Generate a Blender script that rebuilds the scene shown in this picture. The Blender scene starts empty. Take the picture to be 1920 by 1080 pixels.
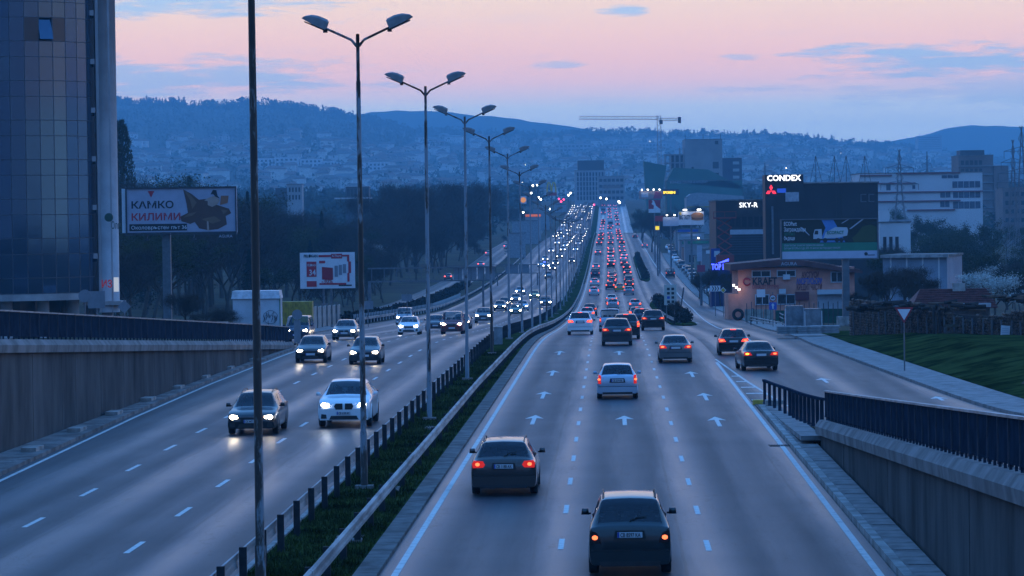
import bpy, math, random
import numpy as np
from mathutils import Matrix, Vector
random.seed(7); rng = np.random.default_rng(7)
SC = bpy.context.scene
COL = SC.collection
R = math.radians
# ------------------------------------------------------------------ camera
FPX, ROLL, CH = 6000.0, R(.8), 7.2
PITCH = math.atan((540 - 433.7) / FPX)
cam = bpy.data.cameras.new('camera'); camo = bpy.data.objects.new('camera', cam); COL.objects.link(camo)
cam.sensor_width = 36; cam.lens = FPX / 1920 * 36; cam.clip_start = 1; cam.clip_end = 30000
camo.matrix_world = Matrix.Translation((0, 0, CH)) @ Matrix.Rotation(R(90) - PITCH, 4, 'X') @ Matrix.Rotation(-ROLL, 4, 'Z')
SC.camera = camo
# ------------------------------------------------------------------ world (dusk sky)
world = bpy.data.worlds.new('World'); SC.world = world; world.use_nodes = True
nt = world.node_tree; nt.nodes.clear()
def lin(c):
    return tuple(((x / 255) / 12.92 if x / 255 <= .04045 else ((x / 255 + .055) / 1.055) ** 2.4) for x in c)
class NB:
    """small node-graph helper"""
    def __init__(s, tree): s.t = tree
    def n(s, typ, **kw):
        nd = s.t.nodes.new(typ)
        for k, v in kw.items(): setattr(nd, k, v)
        return nd
    def l(s, a, b): s.t.links.new(a, b)
    def m(s, op, a, b=None, c=None, clamp=False):
        nd = s.n('ShaderNodeMath', operation=op, use_clamp=clamp)
        for i, v in enumerate((a, b, c)):
            if v is None: continue
            if isinstance(v, (int, float)): nd.inputs[i].default_value = v
            else: s.l(v, nd.inputs[i])
        return nd.outputs[0]
    def mix(s, f, a, b, blend='MIX'):
        nd = s.n('ShaderNodeMix', data_type='RGBA', blend_type=blend)
        for i, v in ((0, f), (6, a), (7, b)):
            if isinstance(v, (int, float)): nd.inputs[i].default_value = v
            elif isinstance(v, tuple): nd.inputs[i].default_value = (*v[:3], 1)
            else: s.l(v, nd.inputs[i])
        return nd.outputs[2]
    def ramp(s, f, stops, interp='LINEAR'):
        nd = s.n('ShaderNodeValToRGB'); cr = nd.color_ramp; cr.interpolation = interp
        while len(cr.elements) < len(stops): cr.elements.new(.5)
        for e, (p, c) in zip(cr.elements, stops): e.position = p; e.color = (*c, 1) if len(c) == 3 else c
        s.l(f, nd.inputs[0]); return nd.outputs[0]
    def xyz(s, x, y, z):
        nd = s.n('ShaderNodeCombineXYZ')
        for i, v in enumerate((x, y, z)):
            if isinstance(v, (int, float)): nd.inputs[i].default_value = v
            else: s.l(v, nd.inputs[i])
        return nd.outputs[0]
    def noise(s, vec, scale, detail=4, rough=.55, out=0):
        nd = s.n('ShaderNodeTexNoise'); nd.inputs['Scale'].default_value = scale
        nd.inputs['Detail'].default_value = detail; nd.inputs['Roughness'].default_value = rough
        if vec is not None: s.l(vec, nd.inputs['Vector'])
        return nd.outputs[out]
g = NB(nt)
tc = g.n('ShaderNodeTexCoord'); sx = g.n('ShaderNodeSeparateXYZ'); g.l(tc.outputs['Generated'], sx.inputs[0])
el = g.m('ARCSINE', sx.outputs[2]); az = g.m('ARCTAN2', sx.outputs[0], sx.outputs[1])
elp = g.m('POWER', g.m('MAXIMUM', g.m('DIVIDE', el, 1.5708), 0), .5)        # sqrt spacing: fine near the horizon
def ep(e): return math.sqrt(max(e, 0) / 1.5708)
glow_col = g.ramp(elp, [(0, (1.0, 1.3, 1.5)), (ep(.031), (1.30, 1.52, 1.48)), (ep(.0385), (1.26, 1.36, 1.28)), (ep(.0418), (1.52, 1.25, 1.08)), (ep(.0468), (1.82, 1.13, .86)),
    (ep(.0535), (1.90, 1.09, .72)), (ep(.0618), (1.82, 1.12, .70)), (ep(.0718), (1.67, 1.18, .72)), (ep(.095), (1.35, 1.10, .86)), (ep(.15), (.92, .92, 1.05)),
    (ep(.25), (.42, .70, 1.24)), (ep(.42), (.19, .60, 1.48)), (1, (.12, .51, 1.50))])
dusk_col = g.ramp(elp, [(0, (.10, .18, .36)), (ep(.05), (.15, .20, .40)), (ep(.14), (.13, .26, .58)), (ep(.42), (.13, .46, 1.22)), (1, (.12, .51, 1.50))])
# the glow sits ahead; the sky behind has already gone to dusk blue
pf = g.m('ADD', .55, g.m('MULTIPLY', .62, g.m('COSINE', g.m('SUBTRACT', az, .35))), clamp=True)
sky_col = g.mix(pf, dusk_col, glow_col)
# long flat cloud banks, the blue-grey of unlit cloud
cv = g.xyz(g.m('MULTIPLY', az, 9.0), g.m('MULTIPLY', el, 62.0), 0.0)
n1 = g.noise(cv, 1.15, 6, .55); n2 = g.noise(g.xyz(g.m('MULTIPLY', az, 34.0), g.m('MULTIPLY', el, 210.0), 2.0), 1.0, 9, .62)
n3 = g.noise(g.xyz(g.m('MULTIPLY', az, 60.0), g.m('MULTIPLY', el, 620.0), 5.0), 1.0, 6, .6)
def blob(a0, e0, ra, re, k=1.0):
    wob = g.m('ADD', g.m('MULTIPLY', g.m('SUBTRACT', n2, .5), 3.4), g.m('MULTIPLY', g.m('SUBTRACT', n3, .5), 1.6))
    da = g.m('DIVIDE', g.m('SUBTRACT', az, a0), ra); de = g.m('DIVIDE', g.m('SUBTRACT', el, e0), re)
    r2 = g.m('ADD', g.m('SQRT', g.m('ADD', g.m('MULTIPLY', da, da), g.m('MULTIPLY', de, de))), wob)
    return g.m('MULTIPLY', g.m('SMOOTH_MIN', g.m('MAXIMUM', g.m('MULTIPLY', g.m('SUBTRACT', 1.05, r2), 1.5), 0), 1.0, .3), k)
def pa(px): return (px - 960) / FPX
def pe(py, px=960): return (431 + (1150 - px) * .014 - py) / FPX
blobs = [blob(pa(330), pe(2, 330), .055, .0062, .95), blob(pa(300), pe(150, 300), .066, .0074, .85), blob(pa(1180), pe(20, 1180), .0072, .0024, .9),
         blob(pa(1740), pe(116, 1740), .040, .0056, .95), blob(pa(1050), pe(122, 1050), .010, .0016, .6), blob(pa(1900), pe(170, 1900), .05, .006, .55),
         blob(pa(1395), pe(109, 1395), .006, .0010, .55), blob(pa(1430), pe(168, 1430), .018, .0014, .45)]
tot = blobs[0]
for b_ in blobs[1:]: tot = g.m('MAXIMUM', tot, b_)
streak = g.m('MULTIPLY', g.m('SUBTRACT', n1, .55), 3.0, clamp=True)
low = g.m('MULTIPLY', g.m('SUBTRACT', 1.3, el), 1.0, clamp=True)
cl = g.m('MAXIMUM', g.m('MULTIPLY', streak, .45), tot, clamp=True)
sky_fin = g.mix(g.m('MULTIPLY', cl, low), sky_col, (.72, .95, 1.10))
# physical dusk sky for the upper dome
nish = g.n('ShaderNodeTexSky', sky_type='NISHITA', sun_disc=False, sun_elevation=R(3), sun_rotation=R(20), altitude=550)
nsc = g.n('ShaderNodeVectorMath', operation='SCALE'); g.l(nish.outputs[0], nsc.inputs[0]); nsc.inputs['Scale'].default_value = .05
upper = g.m('MULTIPLY', g.m('SUBTRACT', el, .16), 3.0, clamp=True)
sky_fin = g.mix(upper, sky_fin, g.mix(.25, sky_fin, nsc.outputs[0], 'ADD'))
bg = g.n('ShaderNodeBackground'); g.l(sky_fin, bg.inputs[0]); bg.inputs[1].default_value = 1.0
wo = g.n('ShaderNodeOutputWorld'); g.l(bg.outputs[0], wo.inputs[0])
# ------------------------------------------------------------------ weak low sun: the afterglow ahead
sl = bpy.data.lights.new('sun', 'SUN'); sl.energy = .04; sl.angle = R(15); sl.color = (1, .72, .68)
so = bpy.data.objects.new('sun', sl); COL.objects.link(so)
so.rotation_euler = Vector((-.34, -.92, -.20)).to_track_quat('-Z', 'Y').to_euler()
SC.view_settings.view_transform = 'Standard'; SC.view_settings.look = 'None'
SC.view_settings.exposure = 0; SC.view_settings.gamma = 1; SC.view_settings.use_curve_mapping = False
SC.render.engine = 'CYCLES'
cy = SC.cycles
cy.max_bounces = 6; cy.diffuse_bounces = 2; cy.glossy_bounces = 3; cy.transmission_bounces = 4; cy.volume_bounces = 1; cy.transparent_max_bounces = 24
cy.use_denoising = True; cy.sample_clamp_indirect = 4; cy.sample_clamp_direct = 40; cy.caustics_reflective = False; cy.caustics_refractive = False
cy.volume_step_rate = 10
# ------------------------------------------------------------------ geometry of the place
PROF = np.array([(-50, 0), (200, 0), (225, -.3), (253, -.9), (300, -1.9), (350, -2.8), (432, -3.9), (500, -4.25), (560, -4.2), (650, -3.6), (740, -2.5),
    (808, -1.6), (955, 1.5), (1130, 4.0), (1310, 5.7), (1450, 9.5), (1600, 14), (1800, 20), (2200, 28), (30000, 34)], float)
def zp(d):
    s = 0.
    for k in (-24, -8, 8, 24): s = s + np.interp(np.asarray(d, float) + k * np.clip(np.asarray(d, float) / 400, .3, 1.5), PROF[:, 0], PROF[:, 1])
    return s / 4
def Mx(d): return .0306 * np.asarray(d, float) + .4          # the boulevard runs dead straight: centre of the outbound lanes
def softplus(x, k): return k * np.log1p(np.exp(np.clip(x / k, -40, 40)))
def zl(d): return softplus(.2 + .0358 * (200 - np.asarray(d, float)), .12)   # street above the left retaining wall
def zr(d): return .0415 * softplus(119 - np.asarray(d, float), 5.)              # slip road above the right retaining wall
def W(off, d, h=0.): return (float(Mx(d) + off), float(d), float(zp(d) + h))
def ray(px, py):
    u = px - 960; v = 540 - py
    u2 = u * math.cos(ROLL) + v * math.sin(ROLL); v2 = -u * math.sin(ROLL) + v * math.cos(ROLL)
    y = FPX * math.cos(PITCH) + v2 * math.sin(PITCH); z = -FPX * math.sin(PITCH) + v2 * math.cos(PITCH)
    return u2 / y, z / y
def U(px, py, d):
    a, b = ray(px, py); return (a * d, d, CH + b * d)
_ds = np.arange(40, 2200, .25)
def G(px, py):
    """where the line of sight meets the road surface -> (offset from road centre, distance)"""
    a, b = ray(px, py); g_ = CH + b * _ds - zp(_ds); i = np.where(g_ < 0)[0]
    d = _ds[i[0]] if len(i) else 2200.
    return a * d - float(Mx(d)), float(d)
# ------------------------------------------------------------------ materials
MATS = {}
def mat(name, col, rough=.6, metal=0., var=.18, scale=2.0, bump=0., bscale=None, spec=.5, coat=0., stretch=(1, 1, 1), col2=None, lo=.38, hi=.62, detail=5):
    if name in MATS: return MATS[name]
    m = bpy.data.materials.new(name); m.use_nodes = True; t = m.node_tree; k = NB(t); b = t.nodes['Principled BSDF']
    b.inputs['Roughness'].default_value = rough; b.inputs['Metallic'].default_value = metal
    b.inputs['Specular IOR Level'].default_value = spec; b.inputs['Coat Weight'].default_value = coat; b.inputs['Coat Roughness'].default_value = .06
    if var > 0 or col2:
        c = k.n('ShaderNodeTexCoord'); mp = k.n('ShaderNodeMapping'); k.l(c.outputs['Object'], mp.inputs[0]); mp.inputs['Scale'].default_value = stretch
        nz = k.noise(mp.outputs[0], scale, detail, .6)
        a_ = tuple(x * (1 - var) for x in col); b2 = col2 or tuple(min(1, x * (1 + var)) for x in col)
        k.l(k.ramp(nz, [(lo, a_), (hi, b2)]), b.inputs['Base Color'])
        if bump > 0:
            bp = k.n('ShaderNodeBump'); bp.inputs['Strength'].default_value = bump; bp.inputs['Distance'].default_value = .05
            nb = k.noise(mp.outputs[0], bscale or scale * 4, 4, .6); k.l(nb, bp.inputs['Height']); k.l(bp.outputs[0], b.inputs['Normal'])
    else: b.inputs['Base Color'].default_value = (*col, 1)
    MATS[name] = m; return m
def emis(name, col, strength, base=(.02, .02, .02)):
    if name in MATS: return MATS[name]
    m = bpy.data.materials.new(name); m.use_nodes = True; b = m.node_tree.nodes['Principled BSDF']
    b.inputs['Base Color'].default_value = (*base, 1); b.inputs['Roughness'].default_value = .2
    b.inputs['Emission Color'].default_value = (*col, 1); b.inputs['Emission Strength'].default_value = strength
    MATS[name] = m; return m
def glassmat(name, tint, trans, rough=.03, spec=.5):
    m = bpy.data.materials.new(name); m.use_nodes = True; t = m.node_tree; k = NB(t); t.nodes.clear()
    gl = k.n('ShaderNodeBsdfGlossy'); gl.inputs['Roughness'].default_value = rough; gl.inputs[0].default_value = (.9, .93, 1, 1)
    tr = k.n('ShaderNodeBsdfTransparent'); tr.inputs[0].default_value = (*trans, 1)
    df = k.n('ShaderNodeBsdfDiffuse'); df.inputs[0].default_value = (*tint, 1)
    a = k.n('ShaderNodeMixShader'); a.inputs[0].default_value = .08; k.l(tr.outputs[0], a.inputs[1]); k.l(df.outputs[0], a.inputs[2])
    fr = k.n('ShaderNodeFresnel'); fr.inputs[0].default_value = 1.5
    mx = k.n('ShaderNodeMixShader'); k.l(fr.outputs[0], mx.inputs[0]); k.l(a.outputs[0], mx.inputs[1]); k.l(gl.outputs[0], mx.inputs[2])
    o = k.n('ShaderNodeOutputMaterial'); k.l(mx.outputs[0], o.inputs[0]); MATS[name] = m; return m
# ------------------------------------------------------------------ mesh helpers
class MB:
    def __init__(s): s.v = []; s.f = []; s.mi = []; s.cm = 0
    def add(s, vs, fs):
        o = len(s.v); s.v += [tuple(map(float, p)) for p in vs]; s.f += [tuple(i + o for i in f) for f in fs]; s.mi += [s.cm] * len(fs); return s
    def box(s, c, size, rz=0., bev=0., top=1., topx=None):
        """box centred at c; top/topx taper the upper face"""
        x, y, z = (q / 2 for q in size); tx = topx if topx is not None else top
        P = [(-x, -y, -z), (x, -y, -z), (x, y, -z), (-x, y, -z), (-x * tx, -y * top, z), (x * tx, -y * top, z), (x * tx, y * top, z), (-x * tx, y * top, z)]
        ca, sa = math.cos(rz), math.sin(rz)
        P = [(c[0] + p[0] * ca - p[1] * sa, c[1] + p[0] * sa + p[1] * ca, c[2] + p[2]) for p in P]
        return s.add(P, [(0, 3, 2, 1), (4, 5, 6, 7), (0, 1, 5, 4), (1, 2, 6, 5), (2, 3, 7, 6), (3, 0, 4, 7)])
    def quad(s, a, b, c, d): return s.add([a, b, c, d], [(0, 1, 2, 3)])
    def tube(s, pts, rad, n=8, cap=True):
        pts = [Vector(p) for p in pts]; rad = rad if isinstance(rad, (list, tuple)) else [rad] * len(pts); V = []; F = []
        for i, p in enumerate(pts):
            t = (pts[min(i + 1, len(pts) - 1)] - pts[max(i - 1, 0)]).normalized()
            a = t.cross(Vector((0, 0, 1)) if abs(t.z) < .9 else Vector((0, 1, 0))).normalized(); b = t.cross(a)
            for k in range(n):
                q = 2 * math.pi * k / n; V.append(p + a * (math.cos(q) * rad[i]) + b * (math.sin(q) * rad[i]))
        for i in range(len(pts) - 1):
            for k in range(n): F.append((i * n + k, i * n + (k + 1) % n, (i + 1) * n + (k + 1) % n, (i + 1) * n + k))
        if cap: F.append(tuple(range(n))); F.append(tuple(range((len(pts) - 1) * n, len(pts) * n))[::-1])
        return s.add(V, F)
    def prism(s, poly, y0, y1):
        """outline in the x-z plane, extruded along y"""
        n = len(poly); V = [(p[0], y0, p[1]) for p in poly] + [(p[0], y1, p[1]) for p in poly]
        F = [tuple(range(n)), tuple(range(n, 2 * n))[::-1]] + [(i, i + n, (i + 1) % n + n, (i + 1) % n) for i in range(n)]
        return s.add(V, F)
    def disc(s, c, r, y0, y1, n=20): return s.prism([(c[0] + r * math.cos(2 * math.pi * k / n), c[1] + r * math.sin(2 * math.pi * k / n)) for k in range(n)], y0, y1)
    def mesh(s, name, mats=(), smooth=False):
        me = bpy.data.meshes.new(name); me.from_pydata(s.v, [], s.f)
        for m in mats: me.materials.append(m)
        if any(s.mi): me.polygons.foreach_set('material_index', s.mi)
        if smooth: me.polygons.foreach_set('use_smooth', [True] * len(s.f))
        me.update(); return me
    def build(s, name, m, parent=None, loc=None, smooth=False, rz=0.):
        return link(name, s.mesh(name, m if isinstance(m, (list, tuple)) else (m,), smooth), parent, loc, rz)
def link(name, data, parent=None, loc=None, rz=0.):
    o = bpy.data.objects.new(name, data); COL.objects.link(o)
    if parent is not None: o.parent = parent
    if loc is not None: o.location = loc
    if rz: o.rotation_euler.z = rz
    return o
def tag(o, label, cat, group=None):
    o['label'] = label; o['category'] = cat
    if group: o['group'] = group
    return o
def thing(name, label, cat, loc=(0, 0, 0), rz=0., group=None): return tag(link(name, None, None, loc, rz), label, cat, group)
def struct(o, kind='structure'): o['kind'] = kind; return o
def copy_tree(o, parent=None):
    c = o.copy(); COL.objects.link(c); c.parent = parent
    for ch in list(o.children): copy_tree(ch, c)
    return c
def setmat(o, m):
    if not o.material_slots: return
    o.material_slots[0].link = 'OBJECT'; o.material_slots[0].material = m
def boxo(name, m, parent, c, size, rz=0., **k): return MB().box((0, 0, 0), size, **k).build(name, m, parent, c, rz=rz)
TS = bpy.data.scenes.new('lettering_bench')      # scratch scene: letters are shaped here, then linked as meshes
def text(name, s, size, m, parent, loc, rot=(R(90), 0, 0), ext=.01, align='LEFT', bold=0., width=None, shear=0.):
    c = bpy.data.curves.new('lettering', 'FONT'); c.body = s; c.size = size; c.extrude = ext; c.align_x = align; c.offset = bold; c.shear = shear; c.resolution_u = 2
    t = bpy.data.objects.new('lettering', c); TS.collection.objects.link(t); TS.view_layers[0].update()
    me = bpy.data.meshes.new_from_object(t.evaluated_get(TS.view_layers[0].depsgraph))
    bpy.data.objects.remove(t); me.materials.clear(); me.materials.append(m)
    if width and len(me.vertices):
        xs = [v.co.x for v in me.vertices]; k = width / max(1e-6, max(xs) - min(xs))
        for v in me.vertices: v.co.x *= k
    o = link(name, me, parent, loc); o.rotation_euler = rot; return o
def strip(name, oL, oR, d0, d1, h, m, parent=None, cols=2, step=None, skirt=0., hf=None):
    """ribbon following the road: offsets oL..oR (numbers or functions of d), uv = (offset, distance)"""
    ds = [d0]
    while ds[-1] < d1: ds.append(min(d1, ds[-1] + (step or max(2.5, ds[-1] * .025))))
    V = []; Fc = []; UV = []
    for d in ds:
        a = oL(d) if callable(oL) else oL; b = oR(d) if callable(oR) else oR
        for k in range(cols):
            o = a + (b - a) * k / (cols - 1); x, y, z = W(o, d, h + (float(hf(d)) if hf else 0)); V.append((x, y, z)); UV.append((o, d))
    n = len(ds)
    for i in range(n - 1):
        for k in range(cols - 1): q = i * cols + k; Fc.append((q, q + 1, q + cols + 1, q + cols))
    if skirt:
        for k in (0, cols - 1):
            o = len(V)
            for i in range(n): p = V[i * cols + k]; V.append((p[0], p[1], p[2] - skirt)); UV.append(UV[i * cols + k])
            for i in range(n - 1): Fc.append((i * cols + k, (i + 1) * cols + k, o + i + 1, o + i))
        o = len(V)
        for k in range(cols): p = V[k]; V.append((p[0], p[1], p[2] - skirt)); UV.append(UV[k])
        for k in range(cols - 1): Fc.append((k, k + 1, o + k + 1, o + k))
    me = bpy.data.meshes.new(name); me.from_pydata(V, [], Fc); me.materials.append(m)
    uv = me.uv_layers.new(name='UVMap'); li = np.zeros(len(me.loops), int); me.loops.foreach_get('vertex_index', li)
    uv.data.foreach_set('uv', np.array(UV)[li].astype('f').ravel()); me.update()
    return link(name, me, parent)
# ------------------------------------------------------------------ setting: ground, roads, kerbs
def asphalt(name, base, lanes, tone=1.0):
    m = bpy.data.materials.new(name); m.use_nodes = True; t = m.node_tree; k = NB(t); b = t.nodes['Principled BSDF']
    uv = k.n('ShaderNodeUVMap'); s = k.n('ShaderNodeSeparateXYZ'); k.l(uv.outputs[0], s.inputs[0])
    fine = k.noise(k.xyz(s.outputs[0], s.outputs[1], 0.), 14, 3, .7)
    blot = k.noise(k.xyz(k.m('MULTIPLY', s.outputs[0], .9), k.m('MULTIPLY', s.outputs[1], .035), 0.), 1.0, 5, .6)
    wob = k.m('MULTIPLY', k.m('SUBTRACT', blot, .5), .9)
    ph = k.m('MULTIPLY', k.m('ADD', k.m('SUBTRACT', s.outputs[0], lanes[0]), wob), 2 * math.pi / lanes[1])
    wear = k.m('MULTIPLY', k.m('COSINE', ph), .75); wear2 = k.m('MULTIPLY', k.m('COSINE', k.m('MULTIPLY', ph, 2.0)), .55)
    v = k.m('ADD', k.m('ADD', wear, wear2), k.m('MULTIPLY', k.m('SUBTRACT', blot, .5), 2.2))
    v = k.m('ADD', v, k.m('MULTIPLY', k.m('SUBTRACT', fine, .5), .8))
    seam = k.noise(k.xyz(k.m('MULTIPLY', s.outputs[0], .25), k.m('MULTIPLY', s.outputs[1], .22), 3.), 1.0, 2, .4)
    v = k.m('ADD', v, k.m('MULTIPLY', k.m('SUBTRACT', seam, .5), .8))
    c = k.ramp(k.m('ADD', k.m('MULTIPLY', v, .34), .5), [(.05, tuple(x * .48 for x in base)), (.95, tuple(x * 1.75 for x in base))])
    crk = k.noise(k.xyz(k.m('MULTIPLY', s.outputs[0], .42), k.m('MULTIPLY', s.outputs[1], .11), 9.), 1.0, 4, .6)
    crack = k.m('LESS_THAN', k.m('ABSOLUTE', k.m('SUBTRACT', crk, .5)), .0045)
    jn = k.m('ABSOLUTE', k.m('SUBTRACT', k.m('FRACT', k.m('ADD', k.m('DIVIDE', k.m('ADD', k.m('SUBTRACT', s.outputs[0], lanes[0]), k.m('MULTIPLY', crk, .25)), lanes[1]), .62)), .5))
    joint = k.m('MULTIPLY', k.m('LESS_THAN', jn, .011), k.m('GREATER_THAN', blot, .46))
    tj = k.m('LESS_THAN', k.m('FRACT', k.m('ADD', k.m('DIVIDE', s.outputs[1], 57.), k.m('MULTIPLY', crk, .004))), .003)
    pat = k.n('ShaderNodeTexVoronoi', distance='CHEBYCHEV'); pat.inputs['Scale'].default_value = 1.0; k.l(k.xyz(k.m('MULTIPLY', s.outputs[0], .30), k.m('MULTIPLY', s.outputs[1], .045), 0.), pat.inputs['Vector'])
    psep = k.n('ShaderNodeSeparateXYZ'); k.l(pat.outputs['Color'], psep.inputs[0]); patch = k.m('MULTIPLY', k.m('GREATER_THAN', psep.outputs[0], .86), k.m('LESS_THAN', pat.outputs['Distance'], .33))
    dk = k.m('ADD', k.m('ADD', k.m('MULTIPLY', crack, .45), k.m('MULTIPLY', joint, .5)), k.m('ADD', k.m('MULTIPLY', tj, .5), k.m('MULTIPLY', patch, .38)), clamp=True)
    c = k.mix(dk, c, tuple(x * .35 for x in base))
    k.l(c, b.inputs['Base Color'])
    k.l(k.m('ADD', k.m('MULTIPLY', v, -.085), .46), b.inputs['Roughness']); b.inputs['Specular IOR Level'].default_value = .22
    bp = k.n('ShaderNodeBump'); bp.inputs['Strength'].default_value = .25; bp.inputs['Distance'].default_value = .01
    k.l(k.noise(k.xyz(s.outputs[0], s.outputs[1], 0.), 60, 2, .7), bp.inputs['Height']); k.l(bp.outputs[0], b.inputs['Normal'])
    MATS[name] = m; return m
AS_R = asphalt('asphalt_outbound', (.042, .050, .060), (-3.35 + 1.68, 3.35)); AS_L = asphalt('asphalt_inbound', (.042, .050, .060), (-10.2, 3.45))
AS_S = asphalt('asphalt_side', (.050, .052, .056), (10, 3.6)); AS_F = asphalt('asphalt_pale', (.30, .30, .30), (0, 3.35))  # far asphalt: grazing sky reflection painted in as a paler base colour
PAINT = mat('road_paint', (.42, .41, .39), .7, var=.5, scale=3.0, lo=.22, hi=.5)
CONC = mat('concrete', (.27, .26, .245), .85, var=.35, scale=1.2, bump=.3); CONC_D = mat('concrete_dark', (.15, .145, .14), .9, var=.45, scale=.8, bump=.4)
PAVE = mat('paving', (.20, .19, .185), .85, var=.3, scale=1.7, bump=.3)
KERBM = mat('kerb_concrete', (.13, .125, .12), .9, var=.4, scale=1.4, bump=.3, spec=.2)
def wallmat(name, c):
    m = mat(name, c, .9, var=.38, scale=.8, bump=.2, stretch=(.7, .7, .28), spec=.0, lo=.32, hi=.68, detail=8); return m
WALLM = wallmat('stained_wall', (.105, .10, .098))
COPE = mat('coping_concrete', (.20, .195, .19), .85, var=.28, scale=1.1, spec=.1, bump=.2, stretch=(1, 1, .6))
GRASS = mat('grass', (.020, .036, .010), .95, var=.5, scale=.5, bump=.6, bscale=9, col2=(.050, .072, .022), spec=.0)
EARTH = mat('earth', (.045, .042, .034), .95, var=.5, scale=.08, bump=.3, col2=(.05, .055, .025), spec=.15)
def ofR(d): return float(np.interp(d, [40, 115, 150, 195, 254, 330, 400, 1250], [15.2, 14.5, 13.3, 11.9, 11.9, 13.5, 14.1, 14.5]))
def ofL(d): return float(np.interp(d, [40, 80, 128, 155, 200, 215, 330, 400, 460, 1900], [-18.3, -18.5, -19.7, -20.1, -20.2, -24.5, -27.5, -26.2, -24.3, -22.2]))
# ground sheet, with the raised streets beyond both retaining walls
offs = sorted(set([-6000, -4000, -2500, -1500, -900, -600, -400, -250, -160, -110, -80, -60, -48, -40, -34, -30, -27, -24, -22, -21.0, -20.72, -20.68, -19.5, -15, -8.4, -7.8, -5.6, 0, 5.3, 6.40, 6.50, 8, 11, 14, 15.2, 16.5, 18, 20, 23, 27, 34, 45, 60, 80, 110, 160, 250, 400, 600, 900, 1500, 2500, 4000, 6000]))
ds = list(np.arange(-40, 260, 5.)) + list(np.arange(260, 600, 10.)) + list(np.arange(600, 1000, 20.)) + list(np.arange(1000, 2000, 50.)) + list(np.arange(2000, 9001, 250.))
def zground(o, d):
    z = float(zp(d)) - .05
    if o < -20.7: z += float(zl(d))
    if o > 6.45: z += float(zr(d)) - .02
    if o > 15.2: z += min(1., (o - 15.2) / 3.) * .9 * max(0., 1 - abs(d - 165) / 75.)
    if abs(o) > 60: z += .8 * math.sin(o * .013 + d * .004) + .5 * math.sin(o * .03 - d * .011)
    return z
V = [(float(Mx(d) + o), float(d), zground(o, d)) for d in ds for o in offs]; n = len(offs)
F = [(i * n + k, i * n + k + 1, (i + 1) * n + k + 1, (i + 1) * n + k) for i in range(len(ds) - 1) for k in range(n - 1)]
gb = MB(); gb.add(V, F); ground = struct(gb.build('ground', EARTH))
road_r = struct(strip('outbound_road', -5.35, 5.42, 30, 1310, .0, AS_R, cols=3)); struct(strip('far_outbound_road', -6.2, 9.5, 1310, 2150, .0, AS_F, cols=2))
road_l = struct(strip('inbound_road', ofL, -8.3, 30, 1950, .0, AS_L, cols=4))
slip = struct(strip('slip_road', lambda d: 6.62 if d < 116 else (6.62 - (d - 116) * .15 if d < 124 else 5.42), ofR, 30, 1300, .004, AS_S, cols=3, hf=zr))
service = struct(strip('service_road', lambda d: float(np.interp(d, [300, 420, 1500], [-33, -36, -37])), lambda d: float(np.interp(d, [300, 350, 420, 1500], [-29, -30.5, -29.6, -28])), 300, 1500, .01, AS_S, cols=2))
upper = struct(strip('upper_street', -30, -21.1, 30, 205, .012, AS_S, cols=2, hf=zl))
median = struct(strip('median_grass', -8.15, -5.85, 30, 1900, .06, GRASS, cols=3, skirt=.12))
gutter = struct(strip('median_kerb', -5.84, -5.34, 30, 640, .09, KERBM, cols=2, skirt=.15))
struct(strip('median_kerb', -8.29, -8.16, 30, 640, .10, CONC, cols=2, skirt=.15))
struct(strip('left_kerb', lambda d: ofL(d) - .38, ofL, 30, 203, .13, CONC_D, cols=2, skirt=.2))
struct(strip('left_gutter_walk', lambda d: -20.62, lambda d: ofL(d) - .39, 30, 200, .11, CONC_D, cols=2, skirt=.2))
struct(strip('right_kerb', 5.46, 5.74, 30, 128, .14, CONC, cols=2, skirt=.2))
swalk = struct(strip('right_pavement', lambda d: ofR(d) + .02, lambda d: ofR(d) + (2.2 if d < 230 else 2.8), 60, 900, .13, PAVE, cols=2, skirt=.2, hf=zr))
struct(strip('left_pavement', lambda d: ofL(d) - 3., lambda d: ofL(d) - .02, 214, 330, .12, PAVE, cols=2, skirt=.2))
bank = struct(strip('grass_bank', lambda d: ofR(d) + 2.22, lambda d: ofR(d) + 15, 100, 226, .0, GRASS, cols=8, hf=lambda d: zr(d) + .14))
for v in bank.data.vertices:      # the bank swells up behind the pavement
    o = v.co.x - float(Mx(v.co.y)) - ofR(v.co.y) - 2.2
    v.co.z += min(1, o / 4.) ** 1.0 * 1.0 * max(0, 1 - abs(v.co.y - 165) / 72.) + (.03 * math.sin(v.co.y * .7 + o) if o > .5 else 0)
# kerbside slabs along the right wall: they step in and out as in old paving
slab_me = MB().box((0, 0, 0), (.62, 2.9, .24), top=.99).mesh('paving_slab', (PAVE,))
slab_b = MB().box((0, 0, 0), (.34, 2.9, .2), top=.99).mesh('paving_slab', (CONC,))
walk = struct(strip('kerb_walk', 5.75, 6.34, 30, 130, .05, CONC_D, cols=2, skirt=.1))
for i in range(26):
    d = 50 + i * 3.0; s_ = link('paving_slab', slab_me, walk, W(5.98, d, .03 + .005 * math.sin(i * 2.1))); s_.rotation_euler.z = -.0306 + random.uniform(-.003, .003)
# left kerb: short concrete blocks leaning on the gutter
for i in range(9):
    d = 96 + i * 10.5; boxo('kerb_block', CONC, bpy.data.objects['left_gutter_walk'], W(ofL(d) - .55, d, .17), (.5, 1.5, .18), rz=-.03)
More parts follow.
